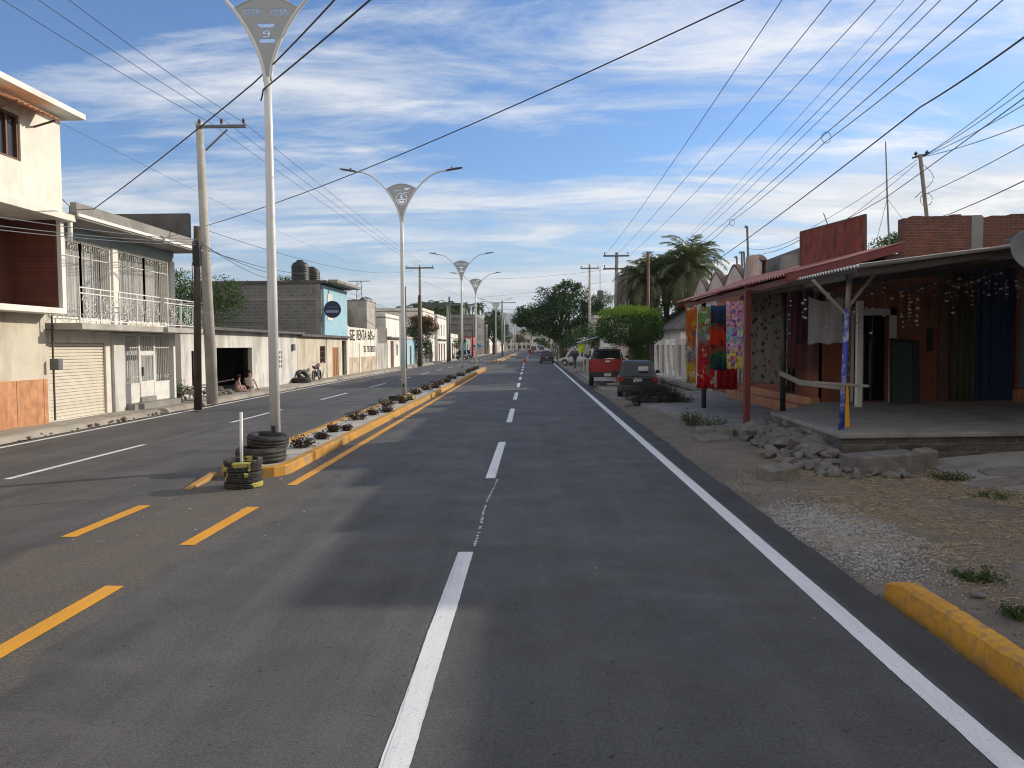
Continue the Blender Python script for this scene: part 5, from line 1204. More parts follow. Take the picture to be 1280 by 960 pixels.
def zat(py, Y): return P(668, py, Y).z
towels = [(857, 871, 24.0, 384, 480, 'tw1', 'orange and yellow printed beach towel, leftmost of the towels on the line'),
          (871, 893, 22.6, 383, 487, 'tw2', 'long green over red printed towel, second from the left'),
          (889, 911, 21.2, 382, 464, 'tw3', 'dark printed towel with a big red patch, third from the left'),
          (909, 929, 20.1, 377, 463, 'tw4', 'pink towel with bright colour spots and yellow hem next to the red post')]
for k, (a, c, Y, t0, t1, m, lab) in enumerate(towels):
    A_, B_ = hp(a, Y + .25), hp(c, Y - .25)
    cloth('beach_towel', (A_.x, A_.y, 0), (B_.x, B_.y, 0), zat(t0, Y), zat(t1, Y), m, lab, 'towel', 2.6, .05, k*1.7, drop=.05)
b = MB(); b.tube([(5.42, 24.7, zat(382, 24.7)), (5.17, 18.85, zat(374, 18.85))], .008, 5)
tag(b.build('clothes_line', 'black'), 'thin line holding the beach towels between two posts', 'line')
A_, B_ = hp(896, 28.3), hp(922, 27.8); cloth('hanging_cloth', (A_.x, A_.y, 0), (B_.x, B_.y, 0), zat(452, 28), zat(488, 28), 'tw5', 'plain red cloth low behind the towels', 'cloth', 3, .04, 1)
A_, B_ = hp(922, 29), hp(938, 28.8); cloth('hanging_cloth', (A_.x, A_.y, 0), (B_.x, B_.y, 0), zat(430, 29), zat(482, 29), 'palepink', 'pale beige cloth behind the red post', 'cloth', 3, .04, 1)
A_, B_ = hp(936, 24.5), hp(986, 23.0); cloth('hanging_cloth', (A_.x, A_.y, 0), (B_.x, B_.y, 0), zat(368, 24), zat(481, 24), 'floral', 'large pale cloth with dark and red flowers hanging beside the red post', 'cloth', 4, .03, 2)
A_, B_ = hp(984, 22.6), hp(1009, 21.6); cloth('hanging_cloth', (A_.x, A_.y, 0), (B_.x, B_.y, 0), zat(372, 22), zat(464, 22), 'checks', 'dark red checked blanket hanging left of the grey cloth', 'cloth', 3, .03, 2)
A_, B_ = hp(994, 20.8), hp(1016, 20.5); cloth('hanging_cloth', (A_.x, A_.y, 0), (B_.x, B_.y, 0), zat(365, 20.6), zat(432, 20.6), 'purplecloth', 'dark purple cloth between the checked blanket and grey cloth', 'cloth', 3, .03, 2)
A_, B_ = hp(1010, 17.0), hp(1053, 16.4); cloth('hanging_cloth', (A_.x, A_.y, 0), (B_.x, B_.y, 0), zat(372, 16.7), zat(432, 16.7), 'greycloth', 'plain grey cloth hanging behind the blue post', 'cloth', 2, .04, .4, drop=.12, flare=.06)
# strings of shells and ornaments under the canopy
M['shell'] = mat('shell_beads', (.30, .27, .25), .6, .25, 10, .1, stain=(.35, .2, .17), stain_amt=.7, sscale=9)
rg = random.Random(77)
sx = [(P(px, 400, 14.9 + .5*((k*7) % 5)/5).x, 14.9 + .5*((k*7) % 5)/5, px) for k, px in enumerate([987, 1004, 1006, 1019, 1035, 1037, 1043, 1064, 1069, 1073, 1083, 1090, 1098, 1104, 1106, 1113, 1126, 1128, 1137, 1146, 1147, 1152, 1168, 1183, 1186, 1190, 1196, 1197, 1206, 1208, 1214, 1222, 1228, 1230, 1236, 1244, 1250, 1257, 1269, 1271, 1274])]
for k, (x, y, px) in enumerate(sx):
    zt = 3.36 + (x-5.25)*.117 - .08; L = rg.uniform(.45, 1.15) if px < 1200 else rg.uniform(.3, .95)
    t_ = MB(); t_.tube([(x, y, zt), (x + .01, y, zt - L)], .004, 4)
    n_ = int(L/.11); t0 = rg.uniform(.1, .45)
    for j in range(n_):
        z = zt - L*(t0 + (1-t0)*(j+1)/n_) ; r_ = rg.choice([.014, .02, .026, .036]); rot = Matrix.Rotation(rg.random()*3, 3, 'Z') @ Matrix.Rotation(rg.uniform(-.5, .5), 3, 'X')
        if rg.random() < .6: t_.cur = 1; t_.lathe([(0, -r_*.7), (r_, -r_*.2), (r_*.8, r_*.5), (0, r_*.7)], (x + rg.uniform(-.02, .02), y, z), 7, rot); t_.cur = 0
    o = t_.build('shell_string', ['black', 'shell'])
    tag(o, 'string of pale shells hanging under the dark edge of the sheet canopy', 'ornament', 'shell strings under the sheet canopy')
for k in range(7):
    x0 = 5.5 + 1.25*k; x1 = x0 + rg.uniform(1.2, 1.9); y = 15.3 + .2*(k % 3); t_ = MB(); pts = []
    for j in range(25):
        u = j/24; x = x0 + (x1-x0)*u; z = 3.28 + (x-5.25)*.115 - .1 - .34*math.sin(u*math.pi)*(.6+.1*k % .5); pts.append((x, y, z))
    t_.tube(pts, .018, 5)
    for j in range(0, 25, 1): t_.lathe([(0, -.04), (.028, 0), (0, .04)], (pts[j][0], y, pts[j][2]-.03), 5)
    tag(t_.build('swag_garland', 'darkroof'), 'dark drooping swag garland under the sheet canopy, %s from the left' % ORD[k], 'garland', 'swag garlands under the sheet canopy')
# dark round dish at the right picture edge
t = thing('round_dish', (8.2, 12.2, 3.0), 'dark round dish hanging at the right picture edge under the canopy', 'dish')
c_ = P(1292, 312, 12.6); b = MB(); b.lathe([(0, -.10), (.2, -.085), (.33, -.03), (.36, 0), (.34, .0), (.2, -.06), (0, -.075)], c_, 28, Matrix.Rotation(R(75), 3, 'X')); b.build('bowl', 'lamp_grey', t, smooth=True)
b = MB(); b.tube([c_ + Vector((0, .1, 0)), c_ + Vector((.25, .9, .3)), c_ + Vector((.5, 1.6, .35))], .025, 6); b.build('arm', 'dark_metal', t)

# --- roof mast, aerials
t = thing('roof_mast', P(1160, 277, 23), 'short pole with tangled service wires on the brick shop roof', 'mast')
b = MB(); m0 = P(1160, 285, 23); m1 = P(1150, 193, 23); b.tube([m0, m1], .055, 8); b.build('pole', 'wood', t)
b = MB(); b.bar(m1 + Vector((-.22, 0, -.1)), m1 + Vector((.25, 0, .02)), .05); b.lathe([(0, -.08), (.06, 0), (0, .08)], m1 + Vector((.2, 0, .05)), 8); b.lathe([(0, -.08), (.06, 0), (0, .08)], m1 + Vector((-.12, 0, .02)), 8)
b.tube([m1 + Vector((.1, 0, -.3)) + Vector((.3*math.sin(k*.5), 0, -.12*k)) for k in range(9)], .01, 4); b.tube([P(1158, 245, 23) + Vector((.18*math.cos(k*.6), 0, -.1 + .18*math.sin(k*.6))) for k in range(11)], .01, 4); b.build('insulators', 'dark_metal', t)
t = thing('aerial_mast', P(1112, 310, 26), 'thin tall guyed aerial mast left of the brick roof wall', 'aerial')
b = MB(); b.tube([P(1112, 318, 26), P(1109, 245, 26), P(1107, 177, 26)], [.035, .03, .02], 6); b.build('mast', 'wood', t)
b = MB(); 
for q in ((1096, 300), (1135, 283)): b.tube([P(1109, 248, 26), P(q[0], q[1], 26)], .008, 4)
b.build('guy_wires', 'dark_metal', t)
b = MB(); b.tube([P(936, 345, 40), P(934, 283, 40)], .06, 6); b.tube([P(934, 284, 40), P(931, 283, 40)], .06, 6); tag(b.build('vent_pipe', 'lamp_grey'), 'tall vent pipe standing above the pink crenellated wall', 'pipe')
for k, (px, py) in enumerate(((921, 321), (927, 315), (930, 315))):
    b = MB(); b.tube([P(px+1, 350, 40), P(px, py, 40)], .05, 6); b.tube([P(px, py, 40), P(px-3, py+1, 40)], .05, 6)
    tag(b.build('vent_pipe', 'lamp_grey'), ['lower vent pipe left of the pair', 'left vent pipe of the close pair behind the crenellated wall', 'right vent pipe of the close pair behind the crenellated wall'][k], 'pipe')

# --- pink house with crenellated parapet, tiled roof and arched fence
PH = thing('pink_house', (9, 38, .1), 'pink house with pointed wavy crenellated parapet', 'house')
X = 8.75; b = MB()
b.box(X, 34.3, .05, 13, 42.6, 4.4); b.build('wall', 'palepink', PH)
b = MB(); Yc = 30.6; pts = []
y = 46.5; per = 3.4
poly = [(X, 34.3 if False else 29.9, 4.35), (X, 46.5, 4.35)]
n_ = 96; topz = []
for k in range(n_+1):
    yy = 42.6 + (29.9-42.6)*k/n_; ph = ((yy - 34.1)/per + .5) % 1; z = 4.80 + .82*(1-abs(2*ph-1)**1.35)
    topz.append((yy, z))
for k in range(n_):
    (ya, za), (yb, zb) = topz[k], topz[k+1]
    b.mesh([(X, ya, 4.35), (X, yb, 4.35), (X, yb, zb), (X, ya, za), (X+.2, ya, 4.35), (X+.2, yb, 4.35), (X+.2, yb, zb), (X+.2, ya, za)], [(0, 1, 2, 3), (5, 4, 7, 6)])
b.build('parapet', 'pink_plaster', PH)
b = MB()
for k in range(n_):
    (ya, za), (yb, zb) = topz[k], topz[k+1]
    b.mesh([(X-.02, ya, za-.07), (X-.02, yb, zb-.07), (X-.02, yb, zb+.02), (X-.02, ya, za+.02), (X+.22, ya, za+.02), (X+.22, yb, zb+.02)], [(0, 1, 2, 3), (3, 2, 5, 4)])
b.build('parapet_trim', 'dark_trim', PH)
b = MB(); b.box(9.6, 25.5, 4.4, 9.8, 40, 5.6); b.build('rear_wall', 'blockwall_y', PH)
for k, (px, Y) in enumerate(((940, 29.5), (986, 25.5))):
    q = P(px, 335, Y); b = MB(); b.mesh([(q.x-.25, Y-.25, 4.3), (q.x+.25, Y-.25, 4.3), (q.x+.25, Y+.25, 4.3), (q.x-.25, Y+.25, 4.3), (q.x-.18, Y-.2, zat(323, Y)), (q.x+.2, Y-.2, zat(321, Y)), (q.x+.2, Y+.2, zat(321, Y)), (q.x-.18, Y+.2, zat(323, Y))], [(0, 3, 2, 1), (4, 5, 6, 7), (0, 1, 5, 4), (1, 2, 6, 5), (2, 3, 7, 6), (3, 0, 4, 7)])
    b.build('roof_pier', ['pink_plaster', 'concrete'][k], PH)
TR = thing('tiled_roof_house', (9, 50, .1), 'white single storey house with sloping grey tiled roof behind the arched fence', 'house')
b = MB(); b.box(8.9, 47, .05, 16, 58, 3.1); b.build('wall', 'white', TR)
b = MB(); b.mesh([(8.3, 46.8, 3.05), (8.3, 58.4, 3.05), (12, 56.5, 5.6), (12, 49, 5.6), (16.4, 46.8, 3.05), (16.4, 58.4, 3.05)], [(0, 3, 2, 1), (0, 4, 3), (4, 5, 2, 3), (1, 2, 5)])
b.build('roof', 'dark_concrete', TR, solid=.15)
AF = thing('arched_fence', (8, 42, .05), 'white boundary wall with tall arched openings and iron bars', 'fence')
b = MB(); y0, y1 = 35.5, 50.5; nA = 8; W = (y1-y0)/nA
for k in range(nA+1):
    y = y0 + W*k; b.box(7.88, y-.16, .02, 8.14, y+.16, 2.45)
for k in range(nA):
    a = y0 + W*k + .16; c = y0 + W*(k+1) - .16
    if k % 3 == 0: b.box(7.92, a, .02, 8.10, c, .35)
    else:
        b.grid(lambda u, v: (7.92, a + (c-a)*u, .02 + v*(.35 + 1.0*abs(2*u-1)**2.2)), 14, 1)
        b.grid(lambda u, v: (8.10, a + (c-a)*u, .02 + v*(.35 + 1.0*abs(2*u-1)**2.2)), 14, 1)
        b.grid(lambda u, v: (7.92 + .18*v, a + (c-a)*u, .37 + 1.0*abs(2*u-1)**2.2), 14, 1)
    if k % 3 == 1:
        b.grid(lambda u, v: (7.92, a + (c-a)*u, 2.4 - (1-v)*(.1 + .5*abs(2*u-1)**2)), 12, 1)
b.build('masonry', 'white', AF)
b = MB()
for k in range(nA):
    for j in range(7):
        y = y0 + W*k + .16 + (W-.32)*(j+.5)/7; b.tube([(8.0, y, .3), (8.0, y, 2.1)], .012, 4, False)
    b.bar((8.0, y0+W*k+.16, 2.1), (8.0, y0+W*(k+1)-.16, 2.1), .03)
b.build('iron_bars', 'dark_metal', AF)
b = MB(); b.box(7.3, 35.2, .03, 7.86, 50, .22); tag(b.build('front_step', 'concrete', bev=.02), 'low concrete strip along the foot of the arched fence', 'step')
BB = simple_house('dark brown rough brick building rising behind the clipped tree', 56, 66, 6.9, 2.0, 7.2, 'dark_trim', 'dark_concrete', n=MX, wins=[(2, 3.2, 4, 5.5), (6, 7.2, 4, 5.5)], doors=[(2, 4, 2.5)])
for k, (a, c, hh, m, d) in enumerate([(68, 80, 3.6, 'cream', 'cream'), (82, 96, 4.2, 'greywhite', 'grey'), (98, 114, 5.5, 'beige', 'beige'), (130, 150, 4, 'white', 'white'), (152, 175, 6.4, 'palepink', 'pale pink'), (178, 205, 4.2, 'cream', 'cream'), (208, 240, 6.8, 'white', 'tall white'), (243, 280, 4.5, 'beige', 'beige'), (283, 330, 7, 'greywhite', 'tall grey')]):
    simple_house('%s house on the right side behind the stall and trees, %s in the row' % (d, ORD[k]), a, c, 7.6 if k < 3 else 6.9, 8, hh, m, n=MX, wins=[(1.5, 3, 1.1, 2.3), ((c-a)-4, (c-a)-2.5, hh-1.9, hh-.7)], doors=[(4.5, 6, 2.3)])
# off frame neighbour on the right that throws the near shade
NB = thing('neighbour_house', (14, 3, 0), 'plain house beyond the right picture edge', 'house')
b = MB(); b.box(10.7, -9, -.1, 20, 13.0, 4.70); b.build('wall', 'orangebrick_y', NB); b = MB(); b.box(10.5, -9.2, 4.70, 20, 13.2, 4.85); b.build('roof', 'concrete', NB)
NB = thing('neighbour_house', (17, 18, 0), 'taller plain house beside the brick shop beyond the right picture edge', 'house')
b = MB(); b.box(14.3, 15.6, -.1, 24, 21.0, 7.1); b.build('wall', 'greywhite', NB); b = MB(); b.box(14.25, 15.5, 7.1, 24, 21.1, 7.25); b.build('roof', 'concrete', NB)

rgl = random.Random(8); b = MB()
def litter(x, y, z, s):
    a = rgl.random()*6.28; u = Vector((math.cos(a), math.sin(a), rgl.uniform(-.2, .3)))*s; v = Vector((-math.sin(a), math.cos(a), rgl.uniform(-.2, .3)))*s*rgl.uniform(.2, .8); c = Vector((x, y, z + .35*s + .004))
    b.face([c-u*.5-v*.5, c+u*.5-v*.4, c+u*.4+v*.5, c-u*.5+v*.4])
for k in range(90): x, y = rgl.uniform(3.1, 8), rgl.uniform(4.5, 14); litter(x, y, vz(x, y), rgl.uniform(.01, .035))
for k in range(70): litter(rgl.uniform(-6.2, -2.6), rgl.uniform(8, 13), 0, rgl.uniform(.01, .04))
for k in range(60): litter(-3.95 + rgl.gauss(0, .08) + dM(12+k*.5), 12 + k*.5, 0, rgl.uniform(.01, .05))
for k in range(14): litter(rgl.uniform(-2, 2.3), rgl.uniform(2.5, 9), 0, rgl.uniform(.008, .025))
tag(b.build('litter', 'palepink', base=(0, 8, 0)), 'tiny scraps of litter and pale chips on road and dirt', 'litter', kind='stuff')
# ------------------------------------------------------------------ utility poles
def upole(x, y, h, label, arms=(), m='concrete', r=(.15, .09), z=.1, name='utility_pole', lean=0, armdir='x', extra=None):
    t = thing(name, (x, y, z), label, 'utility pole')
    b = MB(); b.tube([(x, y, z-.05), (x + lean, y, h)], list(r), 10); b.build('pole', m, t, smooth=True)
    for (zz_, x0, x1, th) in arms:
        a = MB(); a.bar((x + x0, y-.1, zz_), (x + x1, y-.1, zz_), th, th); a.build('crossarm', 'lamp_grey', t)
        n_ = 3
        for k in range(n_):
            xx = x + x0 + (x1-x0)*(k+.12)/(n_-1+.24); i_ = MB(); i_.lathe([(.02, 0), (.02, .06), (.06, .08), (.035, .13), (.06, .15), (.03, .22), (0, .23)], (xx, y-.1, zz_ + th/2), 8); i_.build('insulator', 'brownwood', t)
    if extra: extra(t)
    return t
PL = P(249, 153, 27.9)
def brace(t):
    b = MB(); b.bar(P(257, 188, 27.8), P(284, 162, 27.8), .05); b.build('brace', 'lamp_grey', t)
upole(-11.85, 27.9, PL.z, 'tall square concrete utility pole with one sided crossarm left of the nearest lamp', [(P(280, 159, 27.9).z, -.05 + (PL.x+11.85), 1.75 + (PL.x+11.85), .10)], 'pale_concrete', (.21, .13), lean=PL.x+11.85, extra=brace)
wp = P(246, 283, 25.3)
def wmess(t):
    b = MB()
    for k in range(3): b.tube([wp + Vector((.1*math.cos(a*.5+k), .1*math.sin(a*.5), -.35 - .05*k - .02*a)) for a in range(13)], .012, 4)
    b.box(wp.x-.12, wp.y-.12, wp.z-1.3, wp.x+.10, wp.y+.1, wp.z-.5); b.build('cable_splices', 'black', t)
upole(-11.25, 25.3, wp.z, 'short dark wooden pole in front of the concrete pole on the left', (), 'darkwood', (.13, .10), lean=wp.x+11.25, extra=wmess)
upole(-12.0, 81, P(530, 334, 81).z, 'utility pole with wide crossarm past the white houses on the left', [(P(530, 335, 81).z, -1.5, 1.5, .14)], 'concrete', (.2, .12))
upole(-12.05, 80.3, 7.5, 'shorter second pole close beside the crossarm pole', (), 'darkwood', (.22, .16), lean=.1)
upole(-12.1, 72.0, P(508, 358, 72).z, 'dark wooden pole right of the second lamp', (), 'darkwood', (.14, .11))
upole(-12.0, 109, 9.2, 'dark pole in front of the two storey white house', (), 'dark_metal', (.16, .11))
upole(-11.6, 103, P(590, 381, 103).z, 'pole with small crossarm between the third and fourth lamps', [(P(590, 381, 103).z, -.3, 2.4, .14)], 'concrete', (.18, .12))
upole(-12.0, 150, 10, 'thin dark pole before the grey apartment block', (), 'dark_metal', (.16, .1))
upole(-6.2, 150, 11, 'pale concrete pole on the far median behind the lamps', [(10.6, -2.6, 2.6, .14)], 'concrete', (.22, .15))
upole(-11.5, 225, 9.5, 'pale pole beside the leafy tree far down the left side', (), 'pale_concrete', (.2, .15))
upole(-8, 320, 14, 'far concrete pole before the closing houses', (), 'pale_concrete', (.25, .2))
upole(8.5, 330, 13, 'far concrete pole on the right behind the cars', (), 'pale_concrete', (.25, .2))
p60 = P(771, 316, 60)
def tr(t):
    b = MB(); b.box(p60.x-1.5, 59.7, p60.z-3.6, p60.x-1.1, 60, p60.z-2.9); b.bar((p60.x-1.3, 59.9, p60.z-1), (p60.x-1.3, 59.9, p60.z-3), .04); b.build('fuse_box', 'lamp_grey', t)
upole(p60.x-.1, 60, p60.z, 'nearest right side concrete pole with two stacked crossarms', [(P(771, 320, 60).z, -.95, 1.05, .12), (P(771, 336, 60).z, -.95, 1.0, .12)], 'concrete', (.22, .13), lean=.1, extra=tr)
p83 = P(737, 330, 83)
upole(p83.x, 83, p83.z, 'slim pole with single crossarm beside the big tree on the right', [(P(737, 335.5, 83).z, -1.0, 1.0, .12)], 'pale_concrete', (.17, .11))
upole(P(810, 400, 40.5).x, 40.5, P(810, 315, 40.5).z, 'thin rusty pole standing beside the clipped tree', (), 'brownwood', (.09, .06))
upole(4.6, 112, 8.2, 'pole with ladder like bracket in front of the big tree', [(7.8, -.6, .6, .1), (3.6, -.6, .6, .1)], 'concrete', (.18, .14))

# ------------------------------------------------------------------ wires
def wire(label, pts, rad=.010, sag=.25, ext=0.0, m='black', name='overhead_wire'):
    """pts: world points; each span sags; the last span is extended beyond the frame"""
    pts = [Vector(p) for p in pts]
    if ext: pts[-1] = pts[-2] + (pts[-1]-pts[-2])*(1+ext)
    out = []
    for i in range(len(pts)-1):
        a, c = pts[i], pts[i+1]; n_ = 24
        for k in range(n_ if i < len(pts)-2 else n_+1):
            u = k/n_; q = a.lerp(c, u); q.z -= 4*sag*u*(1-u)*(1.0 if len(pts) == 2 else .5); out.append(q)
    b = MB(); b.tube(out, rad, 5); return tag(b.build(name, m, smooth=True), label, 'wire')
W = P
wire('leftmost high line from the two armed pole to the picture top', [W(756, 319, 60), W(960, -2, 15.7)], .009, .5, .5)
wire('middle high line from the two armed pole to the picture top', [W(772, 317, 60), W(1018, -2, 15.7)], .009, .5, .5)
wire('rightmost high line from the two armed pole to the picture top', [W(787, 319, 60), W(1070, -2, 15.7)], .009, .5, .5)
wire('faint thin line climbing between the high lines and the service lines', [W(850, 305, 48), W(1120, -2, 13.5)], .005, .2, .5)
wire('left line of the close pair climbing from the palms to the upper right', [W(856, 303, 45), W(1146, -2, 13)], .008, .2, .5)
wire('right line of the close pair climbing from the palms to the upper right', [W(862, 305, 45), W(1164, -2, 13)], .008, .2, .5)
wire('black service cable tied to its neighbour by a loop, upper one', [W(868, 310, 45), W(1033, 166, 20), W(1219, -2, 12)], .011, .12, .5)
wire('black service cable tied to its neighbour by a loop, lower one', [W(874, 312, 45), W(915, 276, 34), W(1032, 177, 20), W(1248, -2, 12)], .011, .18, .5)
wire('thick twisted black cable rising over the signboard to the right edge', [W(895, 326, 42), W(1150, 134, 17), W(1284, 38, 12)], .018, .15, .5)
b = MB(); b.tube([W(1033, 166, 20) + Vector((.12*math.cos(k*.63), 0, -.12 + .14*math.sin(k*.63))) for k in range(11)], .010, 4); tag(b.build('cable_loop', 'black'), 'small loop of cable tying the two black service cables', 'cable')
b = MB(); b.tube([W(915, 275, 34) + Vector((.12*math.cos(k*.63), 0, -.1 + .14*math.sin(k*.63))) for k in range(11)], .012, 4); tag(b.build('cable_loop', 'black'), 'small cable loop further down the service cables', 'cable')
m1_ = W(1153, 196, 23)
for k, (py, d) in enumerate(((92, 'uppermost'), (103, 'second'), (122, 'third'), (148, 'lowest'))):
    wire('service wire from the roof mast to the right edge, %s' % d, [m1_, W(1284, py, 15)], .009, .12, .4)
wire('wire crossing behind the roof mast up to the right edge', [W(1000, 305, 33), W(1110, 245, 25), W(1284, 118, 14)], .012, .05, .4)
wire('wire from the mast down left to the signboard top', [W(1146, 200, 23), W(1040, 268, 27)], .008, .08, .3)
wire('second wire from the mast down left past the signboard', [W(1146, 204, 23), W(1058, 272, 27)], .008, .08, .3)
wire('lone wire leaving the mast middle to the right edge', [W(1156, 243, 23), W(1284, 174, 14)], .009, .08, .4)
wire('lone wire from the brick wall top to the right edge', [W(1165, 273, 21.5), W(1200, 262, 19), W(1284, 222, 12)], .010, .06, .4)
wire('wire from the vent pipe to the rusty signboard', [W(934, 318, 40), W(960, 316, 33), W(1000, 300, 23.2)], .010, .1)
wire('faint wire below it from the vent pipe to the signboard', [W(934, 310, 40), W(1000, 296, 23.2)], .008, .2)
wire('long wire crossing the road from the left pole up to the top centre', [W(258, 282, 27.9), W(868, -2, 12)], .012, .45, .4)
wire('black cable from the balcony house roof to the top of the picture', [W(116, 262, 21), W(318, 103, 14.5), W(416, -2, 11)], .014, .10, .5)
wire('black cable fixed to the nearest lamp running to the top of the picture', [W(326, 126, 13.6), W(329, 112, 13.5), W(462, -2, 10)], .014, .05, .5)
for k, (a, c, e, d) in enumerate((((14, -2), (262, 153), (500, 322), 'leftmost'), ((58, -2), (284, 153), (505, 323), 'middle'), ((95, -2), (306, 154), (511, 324), 'rightmost'))):
    wire('primary line passing over the crossarm of the left pole, %s' % d, [W(525 + 5*k, 334, 81), W(c[0], c[1], 27.9), W(a[0], a[1], 17.5)], .009, .35, .5)
wire('thin pale line from the cream house across to the far lamps', [W(73, 152, 20), W(440, 330, 60)], .005, .15)
wire('line from the left pole low across to the far crossarm', [W(259, 288, 27.9), W(525, 336, 81)], .010, .9)
for k, (py, q) in enumerate(((267, 293), (278, 298), (283, 302))):
    wire('telephone cable from the left edge to the short wooden pole, %s' % ['upper', 'middle', 'lower'][k], [W(247, 300 + 3*k, 25.3), W(0, py, 15)], .011, .10, .3, 'lamp_grey')
for k in range(3):
    wire('telephone cable from the short wooden pole along the low shops, %s' % ['upper', 'middle', 'lower'][k], [W(247, 300 + 4*k, 25.3), W(345 + 22*k, 350 - 4*k, 49), W(508, 392, 72)], .012, .5, 0)
wire('line crossing the whole street in front of the big tree', [W(520, 345, 80), W(757, 337, 60)], .010, .5)
wire('second line crossing the street lower down', [W(590, 383, 103), W(737, 390, 83)], .014, .2)
wire('third crossing line, lowest over the far median', [W(530, 352, 81), W(590, 372, 103), W(757, 352, 60)], .010, .4)
wire('sagging wire from the palms down toward the clipped tree', [W(860, 335, 48), W(775, 398, 60)], .010, .1)

# ------------------------------------------------------------------ cars
M['carglass'] = mat('car_glass', (.012, .015, .018), .06, .1, 3, 0)
M['chrome'] = mat('chrome_trim', (.5, .5, .5), .2, .05, 3, 0, metal=.9)
M['tail'] = mat('red_tail_lens', (.22, .008, .008), .25, .15, 3, 0)
M['tailoff'] = mat('clear_lens', (.5, .5, .48), .2, .1, 3, 0)
M['plate'] = mat('plate', (.45, .46, .45), .5, .1, 10, 0)
def carpaint(name, col, metal=.2, rough=.28):
    m = mat(name, col, rough, .08, 2, .02, 30, metal, stain=sc(col, .6) if max(col) > .1 else (.05, .045, .04), stain_amt=.3); m.node_tree.nodes['Principled BSDF'].inputs['Coat Weight'].default_value = .4; return m
M['p_red'] = carpaint('red_car_paint', (.30, .008, .012)); M['p_dark'] = carpaint('dark_green_blue_paint', (.012, .018, .022)); M['p_silver'] = carpaint('silver_paint', (.38, .39, .40), .5)
M['p_white'] = carpaint('white_car_paint', (.6, .6, .6), 0); M['p_black'] = carpaint('black_car_paint', (.012, .013, .016)); M['p_maroon'] = carpaint('maroon_paint', (.1, .01, .015))
def wheel(parent, x, y, r, wd):
    t = MB(); rot = Matrix.Rotation(R(90), 3, 'Y'); hw = wd/2
    t.lathe([(r*.62, -hw), (r*.93, -hw), (r, -hw*.7), (r, hw*.7), (r*.93, hw), (r*.62, hw), (r*.6, 0), (r*.62, -hw)], (x, y, r), 24, rot); w_ = t.build('wheel', 'rubber', parent, smooth=True)
    q = MB(); s_ = 1 if x > 0 else -1
    q.lathe([(r*.62, s_*hw*.9), (r*.56, s_*hw*.6), (r*.2, s_*hw*.55), (0, s_*hw*.75)], (x, y, r), 20, rot)
    for k in range(6):
        a = k*math.pi/3; q.bar((x + s_*hw*.75, y + .1*r*math.cos(a), r + .1*r*math.sin(a)), (x + s_*hw*.75, y + .58*r*math.cos(a), r + .58*r*math.sin(a)), .04, .03)
    q.build('rim', 'chrome', w_)
def loft(mb, st):
    """stations: (y, [(x,z)...] right half from bottom to top) mirrored"""
    rings = []
    for y, hp_ in st: rings.append([(x, y, z) for x, z in hp_] + [(-x, y, z) for x, z in hp_[::-1]])
    n_ = len(rings[0]); vs = [p for r_ in rings for p in r_]; fs = []
    for i in range(len(rings)-1):
        for k in range(n_): fs.append((i*n_+k, i*n_+(k+1) % n_, (i+1)*n_+(k+1) % n_, (i+1)*n_+k))
    fs.append(tuple(range(n_))[::-1]); fs.append(tuple((len(rings)-1)*n_+k for k in range(n_))); mb.mesh(vs, [f[::-1] for f in fs])
def quadpart(name, pts, m, parent, off, inset=.0):
    pts = [Vector(p) for p in pts]; c = sum(pts, Vector())/4; nrm = (pts[1]-pts[0]).cross(pts[3]-pts[0]).normalized()
    if nrm.dot(c - Vector((0, 0, .9))) < 0: nrm = -nrm
    q = [p + (c-p)*inset + nrm*off for p in pts]; b = MB(); b.prism(q, nrm*.006); return b.build(name, m, parent, bev=.0)
def arch(y, yc, r, zb):   # underside follows wheel arches
    d = abs(y-yc); return max(zb, math.sqrt(max(0, r*r-d*d)) + r*.78) if d < r else zb
